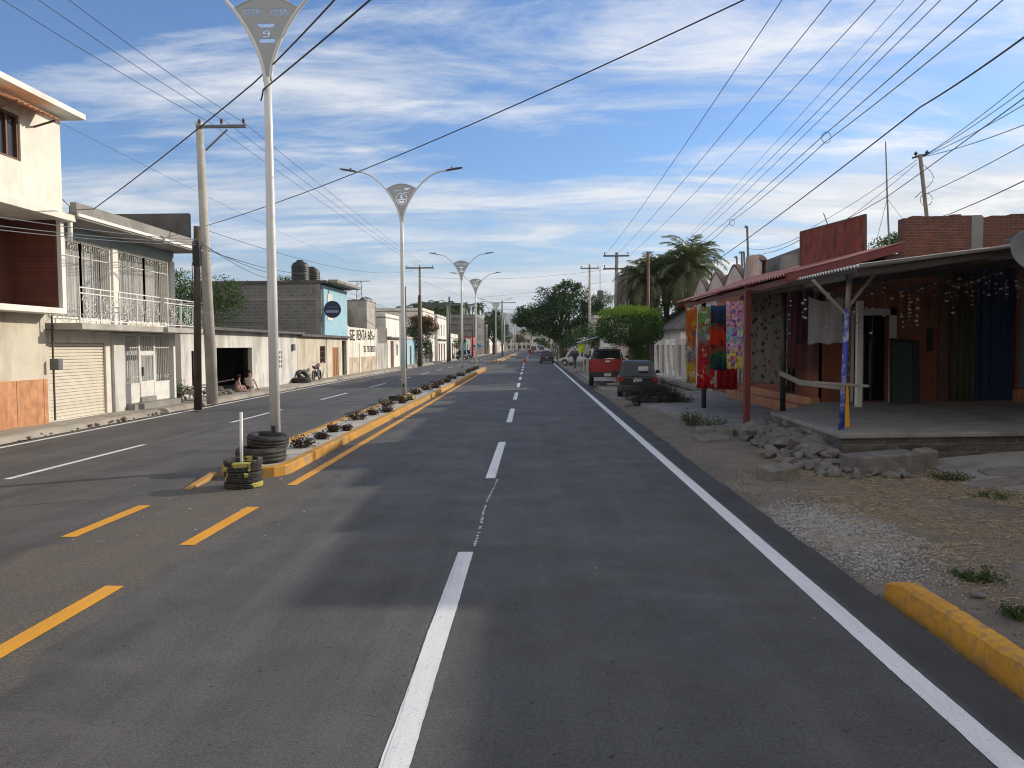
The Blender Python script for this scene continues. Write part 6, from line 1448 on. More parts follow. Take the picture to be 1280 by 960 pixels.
def make_car(kind, paint, label, L=4.0, Wd=1.64, H=1.45, group=None):
    t = thing('parked_car' if kind != 'pickup' else 'pickup_truck', (0, 0, 0), label, 'car' if kind != 'pickup' else 'pickup', group); hw = Wd/2; hl = L/2
    wr = .36 if kind == 'pickup' else .29; wb = L*.31; bz = .88 if kind != 'pickup' else 1.24; low = .26 if kind != 'pickup' else .42
    b = MB(); st = []; ys_ = sorted(set([-hl, -hl+.04, -hl+.12] + [(-hl + .12) + (L-.24)*k/36 for k in range(37)] + [hl-.10, hl-.03, hl]))
    for y in ys_:
        zb = max(arch(y, -wb, wr*1.18, low), arch(y, wb, wr*1.18, low)); e = 1 - .10*max(0, (abs(y)-(hl-.35))/.35)**2
        front = max(0, (y - (wb-.1))/(hl-wb+.1)); top = bz - (.22*front**1.5 if kind != 'pickup' else .10*front**2); edge = .10 if y < -hl+.02 or y > hl-.02 else (.04 if y < -hl+.06 or y > hl-.05 else 0)
        st.append((y, [(hw*.90*e, zb + edge*.3), (hw*.985*e, zb + .05), (hw*1.0*e, zb + (top-zb)*.45), (hw*.985*e, top - .10), (hw*.93*e, top - edge*.4)]))
    if kind == 'pickup':
        cut = -hl + 1.65; loft(b, [s_ for s_ in st if s_[0] >= cut - .001])
        for s_ in (-1, 1):
            ysb = [s0 for s0 in ys_ if s0 <= cut]; 
            vs = []; 
            for y in ysb:
                zb = arch(y, -wb, wr*1.18, low); vs += [(s_*hw*.97, y, zb), (s_*hw, y, (zb+bz)/2), (s_*hw*.97, y, bz+.02), (s_*(hw*.97-.08), y, bz+.02), (s_*(hw*.97-.08), y, max(zb, .62))]
            fs = []
            for i in range(len(ysb)-1):
                for k in range(4): fs.append((i*5+k, i*5+k+1, (i+1)*5+k+1, (i+1)*5+k))
            b.mesh(vs, fs)
        b.box(-hw*.9, -hl+.06, .55, hw*.9, cut, .64)
    else: loft(b, st)
    b.build('body', paint, t, smooth=False, bev=.02)
    # cabin
    if kind == 'hatch': yb0, yt0, yt1, yb1 = -hl+.12, -hl+.62, hl*.28, hl*.62
    elif kind == 'sedan': yb0, yt0, yt1, yb1 = -hl+.60, -hl+1.15, hl*.22, hl*.55
    elif kind == 'pickup': yb0, yt0, yt1, yb1 = -hl+1.68, -hl+1.82, hl*.22, hl*.48
    else: yb0, yt0, yt1, yb1 = -hl+.05, -hl+.22, hl*.35, hl*.62
    xb, xt = hw*.93, hw*.74; z0, z1 = bz-.03, H
    B8 = [(-xb, yb0, z0), (xb, yb0, z0), (xb, yb1, z0), (-xb, yb1, z0), (-xt, yt0, z1-.03), (xt, yt0, z1-.03), (xt, yt1, z1-.02), (-xt, yt1, z1-.02)]
    c = MB(); mid = (0, (yt0+yt1)/2, z1+.02)
    c.mesh(B8 + [(-xt*.6, yt0+.15, z1+.012), (xt*.6, yt0+.15, z1+.012), (xt*.6, yt1-.15, z1+.012), (-xt*.6, yt1-.15, z1+.012)], [(0, 1, 5, 4), (1, 2, 6, 5), (2, 3, 7, 6), (3, 0, 4, 7), (4, 5, 9, 8), (5, 6, 10, 9), (6, 7, 11, 10), (7, 4, 8, 11), (8, 9, 10, 11), (3, 2, 1, 0)])
    c.build('cabin', paint if kind != 'pickup' else 'p_black', t, bev=.03)
    V = [Vector(p) for p in B8]
    def lerpq(a, b_, c_, d_, u0, u1, v0, v1):
        f = lambda u, v: (a*(1-u)+b_*u)*(1-v) + (d_*(1-u)+c_*u)*v
        return [f(u0, v0), f(u1, v0), f(u1, v1), f(u0, v1)]
    quadpart('rear_window', lerpq(V[0], V[1], V[5], V[4], .09, .91, .12, .88), 'carglass', t, .004)
    quadpart('windscreen', lerpq(V[2], V[3], V[7], V[6], .07, .93, .08, .92), 'carglass', t, .004)
    for a_, b_, c_, d_ in ((V[1], V[2], V[6], V[5]), (V[3], V[0], V[4], V[7])):
        if kind == 'pickup': quadpart('side_window', lerpq(a_, b_, c_, d_, .12, .88, .12, .88), 'carglass', t, .004)
        else:
            quadpart('side_window', lerpq(a_, b_, c_, d_, .07, .47, .12, .88), 'carglass', t, .004); quadpart('side_window', lerpq(a_, b_, c_, d_, .52, .90, .12, .88), 'carglass', t, .004)
    for s_ in (-1, 1):
        q = MB(); 
        if kind == 'pickup': q.box(s_*(hw-.15), -hl-.01, .78, s_*(hw-.01), -hl+.06, 1.18)
        elif kind == 'hatch': q.box(s_*(hw-.26), -hl-.015, .66, s_*(hw-.02), -hl+.04, .86)
        else: q.box(s_*(hw-.38), -hl-.015, .66, s_*(hw-.04), -hl+.04, .82)
        q.build('tail_light', 'tail', t, bev=.015)
        q = MB(); q.box(s_*(hw-.38), hl-.06, .55, s_*(hw-.08), hl+.01, .70); q.build('headlight', 'tailoff', t, bev=.02)
        q = MB(); q.bar((s_*hw*.95, yb1-.45, bz+.06), (s_*(hw+.10), yb1-.45, bz+.10), .04); q.box(s_*(hw+.03), yb1-.50, bz+.03, s_*(hw+.20), yb1-.42, bz+.17); q.build('mirror', 'black' if kind != 'pickup' else 'black', t, bev=.02)
        q = MB(); q.box(s_*(hw-.002), yb0+.9, bz-.22, s_*(hw+.02), yb0+1.05, bz-.19); q.build('door_handle', 'black', t)
    q = MB(); q.box(-hw*.97, -hl-.07, low+.02, hw*.97, -hl+.05, low+.26); q.build('rear_bumper', 'dark_metal' if kind != 'pickup' else 'black', t, bev=.03)
    q = MB(); q.box(-hw*.97, hl-.05, low+.02, hw*.97, hl+.07, low+.26); q.build('front_bumper', 'dark_metal', t, bev=.03)
    q = MB(); zc = .72 if kind != 'pickup' else .55; yy0 = -hl-.022 if kind != 'pickup' else -hl-.085; q.box(-.17, yy0, zc-.07, .17, yy0+.015, zc+.07); q.build('licence_plate', 'plate', t)
    if kind == 'pickup':
        q = MB(); q.box(-hw*.93, -hl, .62, hw*.93, -hl+.07, 1.27); tg = q.build('tailgate', paint, t, bev=.02)
        q = MB(); q.box(-.12, -hl-.015, 1.14, .12, -hl+.0, 1.20); q.build('handle', 'chrome', tg)
        q = MB(); q.tube([(-xt, yb0-.06, bz), (-xt*.9, yb0-.06, H-.02), (xt*.9, yb0-.06, H-.02), (xt, yb0-.06, bz)], .03, 6); q.build('roll_bar', 'black', t)
    else:
        q = MB(); q.box(-hw*.78, -hl-.012, .60, hw*.78, -hl+.0, .615); q.build('boot_seam', 'black', t)
    for s_ in (-1, 1):
        for y in (-wb, wb): wheel(t, s_*(hw-.11), y, wr, .20)
    for ch in list(C.objects):
        if ch.parent == t: pass
    return t
def place(o, x, y, z=0, rz=0): o.location = (x, y, z); o.rotation_euler.z = R(rz); return o
c1 = make_car('hatch', 'p_dark', 'dark hatchback parked on the verge behind the heap of dead branches', 3.8, 1.62, 1.50)
s_ = MB(); s_.box(.02, -1.72, 1.10, .42, -1.70, 1.27, None); so_ = s_.build('window_sticker', 'tailoff', c1); so_.rotation_euler = (0, 0, 0); so_.location.y = .025
s_ = MB(); s_.bar((-.5, -1.80, 1.00), (.1, -1.78, 1.03), .015); s_.build('wiper', 'lamp_grey', c1)
place(c1, 4.32, 32.6, .0, -6)
c2 = make_car('pickup', 'p_red', 'red pickup truck with tailgate towards the camera parked ahead of the dark hatchback', 4.9, 1.85, 1.72)
place(c2, 4.0, 42.2, .0, -5); c2.scale = (1.06, 1.04, 1.12)
rk = MB(); rk.grid(lambda a, c: (3.45 + .95*a, 39.95 + .6*c, 1.34 + .12*math.sin(a*3.1)*math.sin(c*3)), 8, 5); tag(rk.build('folded_sack', 'straw', solid=.02), 'crumpled pale sack lying in the bed of the red pickup', 'sack')
c3 = make_car('sedan', 'p_black', 'dark car driving away in the right lane', 4.2, 1.72, 1.46); place(c3, 1.55, 96, 0, 0)
c4 = make_car('sedan', 'p_silver', 'silver car ahead of the dark one in the right lane', 4.4, 1.75, 1.48); place(c4, 1.9, 130, 0, 0)
c5 = make_car('wagon', 'p_silver', 'silver blue van parked at an angle beyond the market stall', 4.4, 1.75, 1.75); place(c5, 4.9, 84, 0, 62)
c6 = make_car('sedan', 'p_black', 'dark car parked in front of the low white shop row on the left', 4.2, 1.7, 1.45); place(c6, -12.0, 128, .05, 180)
c7 = copy_tree(c6); place(c7, -12.0, 136, .05, 180); c7['label'] = 'second dark car parked farther along the low white shop row on the left'
c8 = make_car('wagon', 'p_white', 'pale van far down the centre of the street', 5.0, 2.0, 2.3); place(c8, -.2, 205, 0, 0)
c9 = copy_tree(c8); place(c9, 2.2, 235, 0, 0); c9['label'] = 'farthest pale van in the right lane, under the tree branches'
# rear window stickers of the hatchback
# traffic cone
t = thing('traffic_cone', (-1.2, 100, 0), 'red traffic cone on the far lane dashes', 'cone')
b = MB(); b.lathe([(.20, .03), (.05, .7), (0, .71)], (-1.2, 100, 0), 12); b.build('cone', M.setdefault('conered', flat('cone_red', (.5, .03, .02))), t); MB().box(-1.43, 99.77, 0, -.97, 100.23, .035).build('base', 'conered', t)

# ------------------------------------------------------------------ people
def person(label, joints, edges, radii, zones, loc, rz, hair=None, scale=1.0, head=None):
    """one skinned continuous body; zones: function(local vertex) -> material index"""
    me = bpy.data.meshes.new('person'); me.from_pydata(joints, edges, []); o = bpy.data.objects.new('person', me); C.objects.link(o)
    s_ = o.modifiers.new('skin', 'SKIN'); s_.use_smooth_shade = True
    for v, r_ in zip(me.skin_vertices[0].data, radii): v.radius = (r_, r_)
    me.skin_vertices[0].data[0].use_root = True
    su = o.modifiers.new('sub', 'SUBSURF'); su.levels = 1; su.render_levels = 1
    bpy.context.view_layer.update(); m2 = bpy.data.meshes.new_from_object(o.evaluated_get(bpy.context.evaluated_depsgraph_get()))
    bpy.data.objects.remove(o); fn, mats = zones
    m2.materials.clear()
    for q in mats: m2.materials.append(M[q])
    for p_ in m2.polygons: p_.material_index = fn(p_.center); p_.use_smooth = True
    o = bpy.data.objects.new('person', m2); C.objects.link(o); o.location = loc; o.rotation_euler.z = R(rz); o.scale = (scale,)*3; tag(o, label, 'person')
    if head:
        h = MB(); h.grid(lambda a, c: Vector(head) + Vector((math.cos(a*6.283)*.105*math.sin(c*3.1416), math.sin(a*6.283)*.115*math.sin(c*3.1416) - .018, .03 + .125*math.cos(c*3.1416*.62 if False else c*1.9))), 14, 8)
        ho = h.build('hair', 'hair', None, smooth=True, base=(0, 0, 0)); ho.parent = o
    return o
for nme, c_ in (('c_pink', (.50, .30, .28)), ('c_cream', (.50, .42, .36)), ('c_dark', (.03, .035, .05)), ('c_jean', (.06, .09, .15)), ('c_red', (.35, .03, .03)), ('c_blue', (.05, .12, .2))): M[nme] = flat(nme[2:] + '_clothing', c_, .95)
def standing(label, loc, rz, top, bot, sc_=1.0, stride=.10, arm=.0):
    J = [(0, 0, .95), (0, 0, 1.15), (0, .0, 1.38), (0, .01, 1.50), (0, .02, 1.60), (0, .03, 1.70), (.09, 0, .90), (.10, stride, .50), (.10, stride*.3-.02, .07), (.10, stride*.3+.13, .03), (-.09, 0, .90), (-.10, -stride*.3, .48), (-.10, -stride*1.6, .08), (-.10, -stride*1.6+.14, .03),
         (.17, 0, 1.40), (.23, -.03, 1.13), (.22, .10+arm, .90+arm*.5), (.22, .15+arm, .82+arm*.6), (-.17, 0, 1.40), (-.23, -.03, 1.13), (-.22, .12, .90), (-.22, .16, .82)]
    E = [(0, 1), (1, 2), (2, 3), (3, 4), (4, 5), (0, 6), (6, 7), (7, 8), (8, 9), (0, 10), (10, 11), (11, 12), (12, 13), (2, 14), (14, 15), (15, 16), (16, 17), (2, 18), (18, 19), (19, 20), (20, 21)]
    Rd = [.14, .13, .14, .055, .085, .07, .10, .065, .045, .04, .10, .065, .045, .04, .06, .045, .035, .035, .06, .045, .035, .035]
    def z_(c): return 2 if c.z > 1.46 or (abs(c.x) > .17 and c.z < 1.12 and c.z > .7) else (0 if c.z > .93 else (3 if c.z < .09 else 1))
    return person(label, J, E, Rd, (z_, [top, bot, 'skin', 'black']), loc, rz, head=(0, .01, 1.70), scale=sc_)
def sitting(label, loc, rz, top, bot, sc_=1.0):
    J = [(0, 0, .14), (0, .03, .36), (0, .10, .60), (0, .14, .70), (0, .18, .79), (0, .20, .87), (.09, .02, .13), (.15, .40, .34), (.12, .58, .05), (.12, .70, .03), (-.09, .02, .13), (-.15, .38, .32), (-.12, .56, .05), (-.12, .68, .03),
         (.17, .09, .60), (.30, .05, .34), (.38, .10, .08), (.40, .16, .04), (-.17, .10, .60), (-.22, .26, .42), (-.14, .44, .36), (-.13, .50, .35)]
    E = [(0, 1), (1, 2), (2, 3), (3, 4), (4, 5), (0, 6), (6, 7), (7, 8), (8, 9), (0, 10), (10, 11), (11, 12), (12, 13), (2, 14), (14, 15), (15, 16), (16, 17), (2, 18), (18, 19), (19, 20), (20, 21)]
    Rd = [.16, .15, .14, .055, .085, .07, .11, .07, .045, .04, .11, .07, .045, .04, .06, .045, .035, .035, .06, .045, .035, .035]
    def z_(c): return 2 if c.z > .67 or (c.x > .33 and c.z < .12) else (0 if (c.z > .25 and c.y < .3) or (c.x > .22) else 1)
    return person(label, J, E, Rd, (z_, [top, bot, 'skin']), loc, rz, head=(0, .17, .87), scale=sc_)
q = G(312, 489, .15); sitting('person in a cream shirt sitting on the pavement, leaning on one arm', (q.x, q.y, .15), 20, 'c_cream', 'c_dark', .95)
q = G(296, 490, .15); sitting('smaller person in pink sitting on the ground left of the cream shirted one', (q.x, q.y, .15), -35, 'c_pink', 'c_pink', .75)
standing('person in blue jeans standing at the road side behind the stall', (3.9, 74, .0), 20, 'c_dark', 'c_jean', 1.0)
standing('person in dark clothes under the stall awning, left one', (5.15, 60.5, .0), 60, 'c_dark', 'c_dark', .98, 0)
standing('person in dark clothes under the stall awning, right one with bent arm', (6.1, 60.0, .0), -30, 'c_dark', 'c_dark', 1.0, 0, .15)
standing('tiny person in red walking on the far road', (-.3, 175, 0), 0, 'c_red', 'c_red', 1.05)
standing('person in red shorts on the far road beyond the cone', (-.9, 150, 0), 180, 'c_dark', 'c_red', 1.0)

# ------------------------------------------------------------------ motorcycle, tyre, rubble on the left
t = thing('parked_motorcycle', (-13.1, 44.5, .15), 'small dark motorcycle leaning by the beige annex wall', 'motorcycle')
rotm = Matrix.Rotation(R(90), 3, 'Y') ; X_, Y_, Z_ = -13.0, 45.5, .15
for y in (-.62, .62):
    b = MB(); b.lathe([(.24, -.04), (.30, -.03), (.31, 0), (.30, .03), (.24, .04), (.24, -.04)], (X_, Y_+y, Z_+.31), 20, rotm); w_ = b.build('wheel', 'rubber', t, smooth=True)
    b = MB()
    for k in range(8): b.bar((X_, Y_+y, Z_+.31), (X_, Y_+y+.24*math.cos(k*.785), Z_+.31+.24*math.sin(k*.785)), .012)
    b.build('spokes', 'chrome', w_)
b = MB(); b.tube([(X_, Y_+.62, Z_+.31), (X_, Y_+.42, Z_+.85), (X_, Y_+.36, Z_+1.0)], .025, 6); b.tube([(X_, Y_+.40, Z_+.8), (X_, Y_, Z_+.35), (X_, Y_-.62, Z_+.31)], .03, 6); b.tube([(X_, Y_-.1, Z_+.3), (X_, Y_-.35, Z_+.7)], .03, 6); b.build('frame', 'dark_metal', t)
b = MB(); b.tube([(X_, Y_+.38, Z_+.80), (X_, Y_+.15, Z_+.83), (X_, Y_-.02, Z_+.75)], [.08, .13, .07], 10); b.build('fuel_tank', 'p_maroon', t, smooth=True)
b = MB(); b.tube([(X_, Y_-.02, Z_+.76), (X_, Y_-.4, Z_+.78), (X_, Y_-.72, Z_+.84)], [.09, .11, .06], 8); b.build('seat', 'black', t, smooth=True)
b = MB(); b.tube([(X_-.33, Y_+.22, Z_+1.08), (X_-.1, Y_+.35, Z_+1.0), (X_+.1, Y_+.35, Z_+1.0), (X_+.33, Y_+.22, Z_+1.08)], .015, 6); b.build('handlebar', 'chrome', t)
b = MB(); b.box(X_-.13, Y_-.15, Z_+.22, X_+.13, Y_+.18, Z_+.52); b.build('engine', 'lamp_grey', t, bev=.04)
b = MB(); b.lathe([(0, -.05), (.09, 0), (.09, .05), (0, .05)], (X_, Y_+.50, Z_+.88), 12, Matrix.Rotation(R(-90), 3, 'X')); b.build('headlight', 'tailoff', t)
tag(tyre(.52, .28, .26, z=.30, c=(-13.0, 42.6)), 'large tractor tyre lying by the workshop wall, lower of two', 'tyre')
o = tyre(.40, .22, .2, z=.52, c=(-13.15, 43.3), tilt=R(24)); tag(o, 'tyre leaning on top of the large one by the workshop wall', 'tyre')
rg = random.Random(31)
for k in range(40):
    y = rg.uniform(27.8, 34.5); x = rg.uniform(-14.0, -12.5) + (.4 if y < 30 else 0); r_ = rg.uniform(.08, .26)
    rockmesh((x - .3, y, .14 + r_*.4 + (.25*(1-abs(y-29.5)/2) if abs(y-29.5) < 2 else 0)), r_, 300+k, ['rock_pale', 'rock', 'beige'][k % 3], 'rubble_stone', 'stone in the rubble strewn before the low workshop on the left', 'stone', 'rubble stones before the workshop')
for k, (y, a, L) in enumerate(((28.3, 30, 1.6), (29.2, -20, 1.8), (30.0, 15, 1.4), (29.0, 60, 1.5), (31.5, 5, 1.2))):
    b = MB(); b.box(-L/2, -.09, -.02, L/2, .09, .02, Matrix.Translation((-13.1, y, .42 + .07*k)) @ Matrix.Rotation(R(a), 4, 'Z') @ Matrix.Rotation(R(10-5*k), 4, 'Y'))
    tag(b.build('old_board', 'wood'), 'weathered board lying over the rubble by the concrete pole, %s from the camera' % ORD[[0, 2, 3, 1, 4][k]], 'board')
for k in range(14):
    y = 17.2 + rg.random()*9; r_ = rg.uniform(.05, .11) if k else .17
    rockmesh((-11.93 + dL(y) + rg.uniform(-.05, .2), y, .02 + r_*.3), r_, 400+k, 'rock_pale', 'kerb_stone_fragment', 'broken kerb fragment in the gutter on the left', 'stone', 'broken kerb fragments in the left gutter')
plant(-13.6, 28.3, .7, .9, 'leaf_mid', 501, 'scruffy green weeds behind the rubble left of the workshop', dens=2, leaf=.09, name='weed')

# ------------------------------------------------------------------ market stall
t = thing('market_stall', (5.0, 61, 0), 'street stall with white and blue striped awning on thin poles', 'stall')
for x, y in ((4.05, 59), (6.3, 59.2), (4.05, 63), (6.3, 63)): MB().tube([(x, y, 0), (x, y, 2.7 if x < 5 else 3.1)], .04, 8).build('pole', 'white_paint', t)
b = MB()
for k in range(6):
    b.cur = k % 2; y0 = 58.4 + 5*k/6; b.grid(lambda a, c: (3.3 + 3.4*a, y0 + 5/6*c, 2.35 + .95*a - .1*math.sin(c*3.14)*0), 6, 1)
b.build('awning', ['c_white' if 'c_white' in M else 'white_paint', 'c_blue'], t, solid=.01)
b = MB(); b.box(4.1, 59.0, .05, 5.9, 59.7, .95); b.build('counter', 'greywhite', t)
b = MB(); b.box(3.98, 58.9, 0, 4.55, 59.4, 1.0); tag(b.build('stall_box', 'pale_concrete', bev=.02), 'pale box standing at the front corner of the stall', 'box')
M['hiviz'] = flat('yellow_green_cloth', (.45, .60, .02), .9)
A_ = P(723, 440, 58.6); cloth('hanging_shirt', (A_.x, 58.6, 0), (A_.x+.42, 58.6, 0), zat(431, 58.6), zat(441, 58.6), 'hiviz', 'bright yellow green shirt hanging from the stall awning', 'shirt', 1, .03, 1)
cloth('hanging_shirt', (A_.x+.45, 58.7, 0), (A_.x+.8, 58.7, 0), zat(431, 58.6), zat(443, 58.6), 'palepink', 'pale lilac shirt hanging beside the yellow green one', 'shirt', 1, .03, 2)
for k in range(3): cloth('hanging_shirt', (5.0+.5*k, 58.9, 0), (5.4+.5*k, 58.9, 0), 2.75+.1*k, 1.8+.1*k, 'white', 'white shirt hanging under the stall awning', 'shirt', 1, .03, k); C.objects[-1]['group'] = 'white shirts hanging at the stall'
t = thing('sign_board', (6.0, 50, 0), 'small white sign board under the clipped tree', 'sign'); q = P(760, 428, 50)
b = MB(); b.box(q.x-.45, 49.98, q.z-.28, q.x+.5, 50.02, q.z+.3); b.build('panel', 'white_paint', t); b = MB(); b.box(q.x-.3, 49.96, q.z-.05, q.x+.3, 49.975, q.z+.12); b.build('printed_band', 'lamp_grey', t); b = MB(); b.tube([(q.x, 50.05, 0), (q.x, 50.05, q.z)], .03, 6); b.build('post', 'dark_metal', t)
# umbrella and awnings by the red shop
t = thing('sun_umbrella', (-11.9, 154, .1), 'blue umbrella in front of the far red shop', 'umbrella'); b = MB(); b.lathe([(1.3, 2.0), (.9, 2.4), (.4, 2.65), (0, 2.75)], (-11.4, 156, 0), 12); b.build('canopy', 'c_blue', t); b = MB(); b.tube([(-11.4, 156, 0), (-11.4, 156, 2.7)], .03, 6); b.build('pole', 'white_paint', t)

# ------------------------------------------------------------------ trees
def leaves(mb, c, rad, n_, size, rg, shell=.55, flatten=1.0):
    c = Vector(c); rad = Vector(rad)
    for _ in range(n_):
        d = Vector([rg.gauss(0, 1) for _ in range(3)]).normalized(); k = (shell + (1-shell)*rg.random()) * (1 if rg.random() < .85 else rg.uniform(1, 1.18))
        p = c + Vector((d.x*rad.x, d.y*rad.y, d.z*rad.z))*k
        a = Vector([rg.gauss(0, 1) for _ in range(3)]).normalized()*size*rg.uniform(.6, 1.3); e = a.cross(Vector([rg.gauss(0, 1) for _ in range(3)])).normalized()*size*.42
        mb.face([p-a*.5, p+e*.5, p+a*.5, p-e*.5])
def limb(mb, a, b_, r0, r1, rg, wob=.08):
    a = Vector(a); b_ = Vector(b_); L = (b_-a).length; pts = []
    for k in range(6):
        u = k/5; pts.append(a.lerp(b_, u) + (Vector([rg.gauss(0, 1) for _ in range(3)])*L*wob*(1 if 0 < k < 5 else 0))*.5 + Vector((0, 0, L*.06*math.sin(u*3.14))))
    mb.tube(pts, [r0 + (r1-r0)*k/5 for k in range(6)], 7)
def tree(label, x, y, z, trunk_h, clumps, m, seed, size=.25, dens=1.0, tr=.25, name='leafy_tree', bark='bark', shell=.5, cat='tree', group=None):
    """clumps: (dx,dy,z,rx,ry,rz,n)"""
    rg = random.Random(seed); t = thing(name, (x, y, z), label, cat, group); b = MB(); top = Vector((x + rg.uniform(-.2, .2), y, z + trunk_h))
    limb(b, (x, y, z-.1), top, tr, tr*.7, rg, .04)
    for (dx, dy, cz, rx, ry, rz, n_) in clumps: limb(b, top, (x+dx, y+dy, cz), tr*.5, tr*.12, rg)
    b.build('trunk', bark, t, smooth=True)
    f = MB()
    for (dx, dy, cz, rx, ry, rz, n_) in clumps:
        for k in range(9):   # sub clumps break the outline
            d = Vector([rg.gauss(0, 1) for _ in range(3)]).normalized(); s_ = rg.uniform(.32, .55)
            leaves(f, (x+dx+d.x*rx*.72, y+dy+d.y*ry*.72, cz+d.z*rz*.72), (rx*s_, ry*s_, rz*s_), int(n_*dens/9), size, rg, shell)
        leaves(f, (x+dx, y+dy, cz), (rx*.85, ry*.85, rz*.8), int(n_*dens*.4), size, rg, .3)
    f.build('crown', m, t); return t
def hz(px, Y): return P(px, 430, Y).x
# big dark tree on the right
Yb = 110; x0 = hz(703, Yb); cl_ = []
for (px, py, rx, rz, n_) in ((700, 385, 3.0, 2.2, 1500), (672, 398, 2.6, 1.5, 1000), (655, 398, 1.7, .9, 600), (690, 370, 2.2, 1.5, 1000), (715, 372, 2.6, 1.8, 1100), (735, 392, 2.4, 1.9, 1000), (708, 356, 1.1, .9, 300), (722, 358, .9, .9, 250), (685, 412, 2.6, 1.1, 800), (720, 410, 2.6, 1.4, 900), (700, 398, 3.2, 2.0, 1000), (662, 388, 1.8, 1.1, 700), (680, 380, 2.4, 1.6, 1000), (650, 402, 1.2, .7, 400), (742, 378, 1.8, 1.4, 700), (738, 410, 2.4, 1.4, 800), (668, 412, 1.9, .8, 600), (712, 425, 2.2, 1.0, 600)):
    q = P(px, py, Yb); cl_.append((q.x-x0, random.Random(px).uniform(-1.5, 1.5), q.z, rx*1.1, rx*.9, rz*1.15, n_))
tree('broad dark green tree overhanging the right lane', x0, Yb, 0, 2.6, cl_, 'leaf_dark', 1, .36, 1.15, .45)
cl_ = []; Yb = 135
for (px, py, rx, rz, n_) in ((740, 400, 3, 2.5, 700), (757, 405, 3, 2.2, 600), (748, 388, 2, 1.6, 400)):
    q = P(px, py, Yb); cl_.append((q.x-hz(745, Yb), 0, q.z, rx, rx, rz, n_))
tree('dull green tree behind the crossarm poles on the right', hz(745, Yb), Yb, 0, 3, cl_, 'leaf_olive', 2, .4, 1, .3)
tree('yellowish bush at the foot of the big dark tree', hz(697, 118), 118, 0, .8, [(0, 0, 2.0, 1.2, 1.2, 1.6, 600), (-.3, 0, 3.4, .9, .9, .9, 300)], 'leaf_olive', 3, .25, 1, .12, name='bush', cat='bush')
# dark vegetation between stall and brown building
for k, (px, py, Y, r_, m, lab) in enumerate(((728, 425, 92, 2.2, 'leaf_dark', 'low dark shrubbery behind the silver blue van'), (745, 418, 75, 1.6, 'leaf_dark', 'dark bush behind the stall awning'), (752, 372, 150, 1.6, 'leaf_olive', 'thin spindly treetop between the two right poles'))):
    q = P(px, py, Y); tree(lab, q.x, Y, 0, max(.6, q.z-r_), [(0, 0, q.z, r_*1.4, r_, r_*.8, 900), (r_, 0, q.z-.3, r_, r_, r_*.6, 500)], m, 20+k, .25, 1, .14, name='bush' if k < 2 else 'leafy_tree', cat='bush' if k < 2 else 'tree')
# clipped tree
Yt = 38.5; x0 = hz(787, Yt); cl_ = []
rgc = random.Random(8); t = thing('clipped_tree', (x0, Yt, 0), 'flat topped clipped tree with bright new growth above the parked cars', 'tree')
b = MB(); tp = Vector((x0+.15, Yt, 2.0))
limb(b, (x0+.1, Yt, -.05), tp, .16, .12, rgc, .03)
for k in range(9): a = k*.7; limb(b, tp, (x0 + 1.2*math.cos(a), Yt + 1.0*math.sin(a), 2.9 + .3*math.sin(a*3)), .07, .02, rgc)
b.build('trunk', 'bark', t, smooth=True)
f = MB(); f2 = MB()
def cliptop(x, y): return P(785, 387, Yt).z + .10*nz(x, y, 1.7) + .05*nz(x, y, 6)
hwx = 1.72; zc = P(785, 410, Yt).z; hh = P(785, 388, Yt).z - zc
for k in range(22000):
    u, v, w3 = rgc.uniform(-1, 1), rgc.uniform(-1, 1), rgc.uniform(-1, 1)
    rr = (abs(u)**2.6 + abs(v)**2.6 + abs(w3)**2.6)**.385
    if rr > 1.0: continue
    if rr < .72 and rgc.random() < .75: continue
    x = x0 + u*hwx*(1+.09*nz(u*2, w3*2+v, 1.8)); y = Yt + v*1.5; z = zc + w3*hh*(1 + .30*nz(x, y, 1.1) + .16*nz(x, y, 3.5))
    p = Vector((x, y, z)); sz = .105*rgc.uniform(.6, 1.3); a = Vector([rgc.gauss(0, 1) for _ in range(3)]).normalized()*sz; e = a.cross(Vector([rgc.gauss(0, 1) for _ in range(3)])).normalized()*sz*.45
    (f2 if (w3 > .60 + .25*nz(x, y, 2) and rr > .85 and rgc.random() < .85) or (rr > .93 and w3 > .1 and rgc.random() < .35) else f).face([p-a*.5, p+e*.5, p+a*.5, p-e*.5])
for k in range(1300):
    a = rgc.random()*6.28; r_ = 1.6*math.sqrt(rgc.random()); x = x0 + r_*math.cos(a); y = Yt + r_*.85*math.sin(a); p = Vector((x, y, zc + hh*(max(0.05, 1-(r_/1.85)**2.6))**.385 + .02 + abs(rgc.gauss(0, .08)))); d = Vector((rgc.gauss(0, .03), rgc.gauss(0, .03), .12)); e = Vector((.02, 0, 0)); f2.face([p-d*.5, p+e, p+d, p-e])
for k in range(1700):   # hanging skirt right of the trunk
    u, v, w3 = rgc.gauss(0, .32), rgc.gauss(0, .3), rgc.gauss(0, .4); p = Vector((x0 + .5 + u*.8, Yt + v, 1.75 + w3*.75)); sz = .10*rgc.uniform(.6, 1.3); a = Vector([rgc.gauss(0, 1) for _ in range(3)]).normalized()*sz; e = a.cross(Vector([rgc.gauss(0, 1) for _ in range(3)])).normalized()*sz*.45
    f.face([p-a*.5, p+e*.5, p+a*.5, p-e*.5])
M['leaf_clip'] = leafmat('clipped_leaves', (.035, .085, .015), (.06, .13, .025), .3, 2); M['leaf_new'] = leafmat('new_growth_leaves', (.12, .21, .03), (.20, .29, .05), .35, 3)
f.build('crown', 'leaf_clip', t); f2.build('new_growth', 'leaf_new', t)
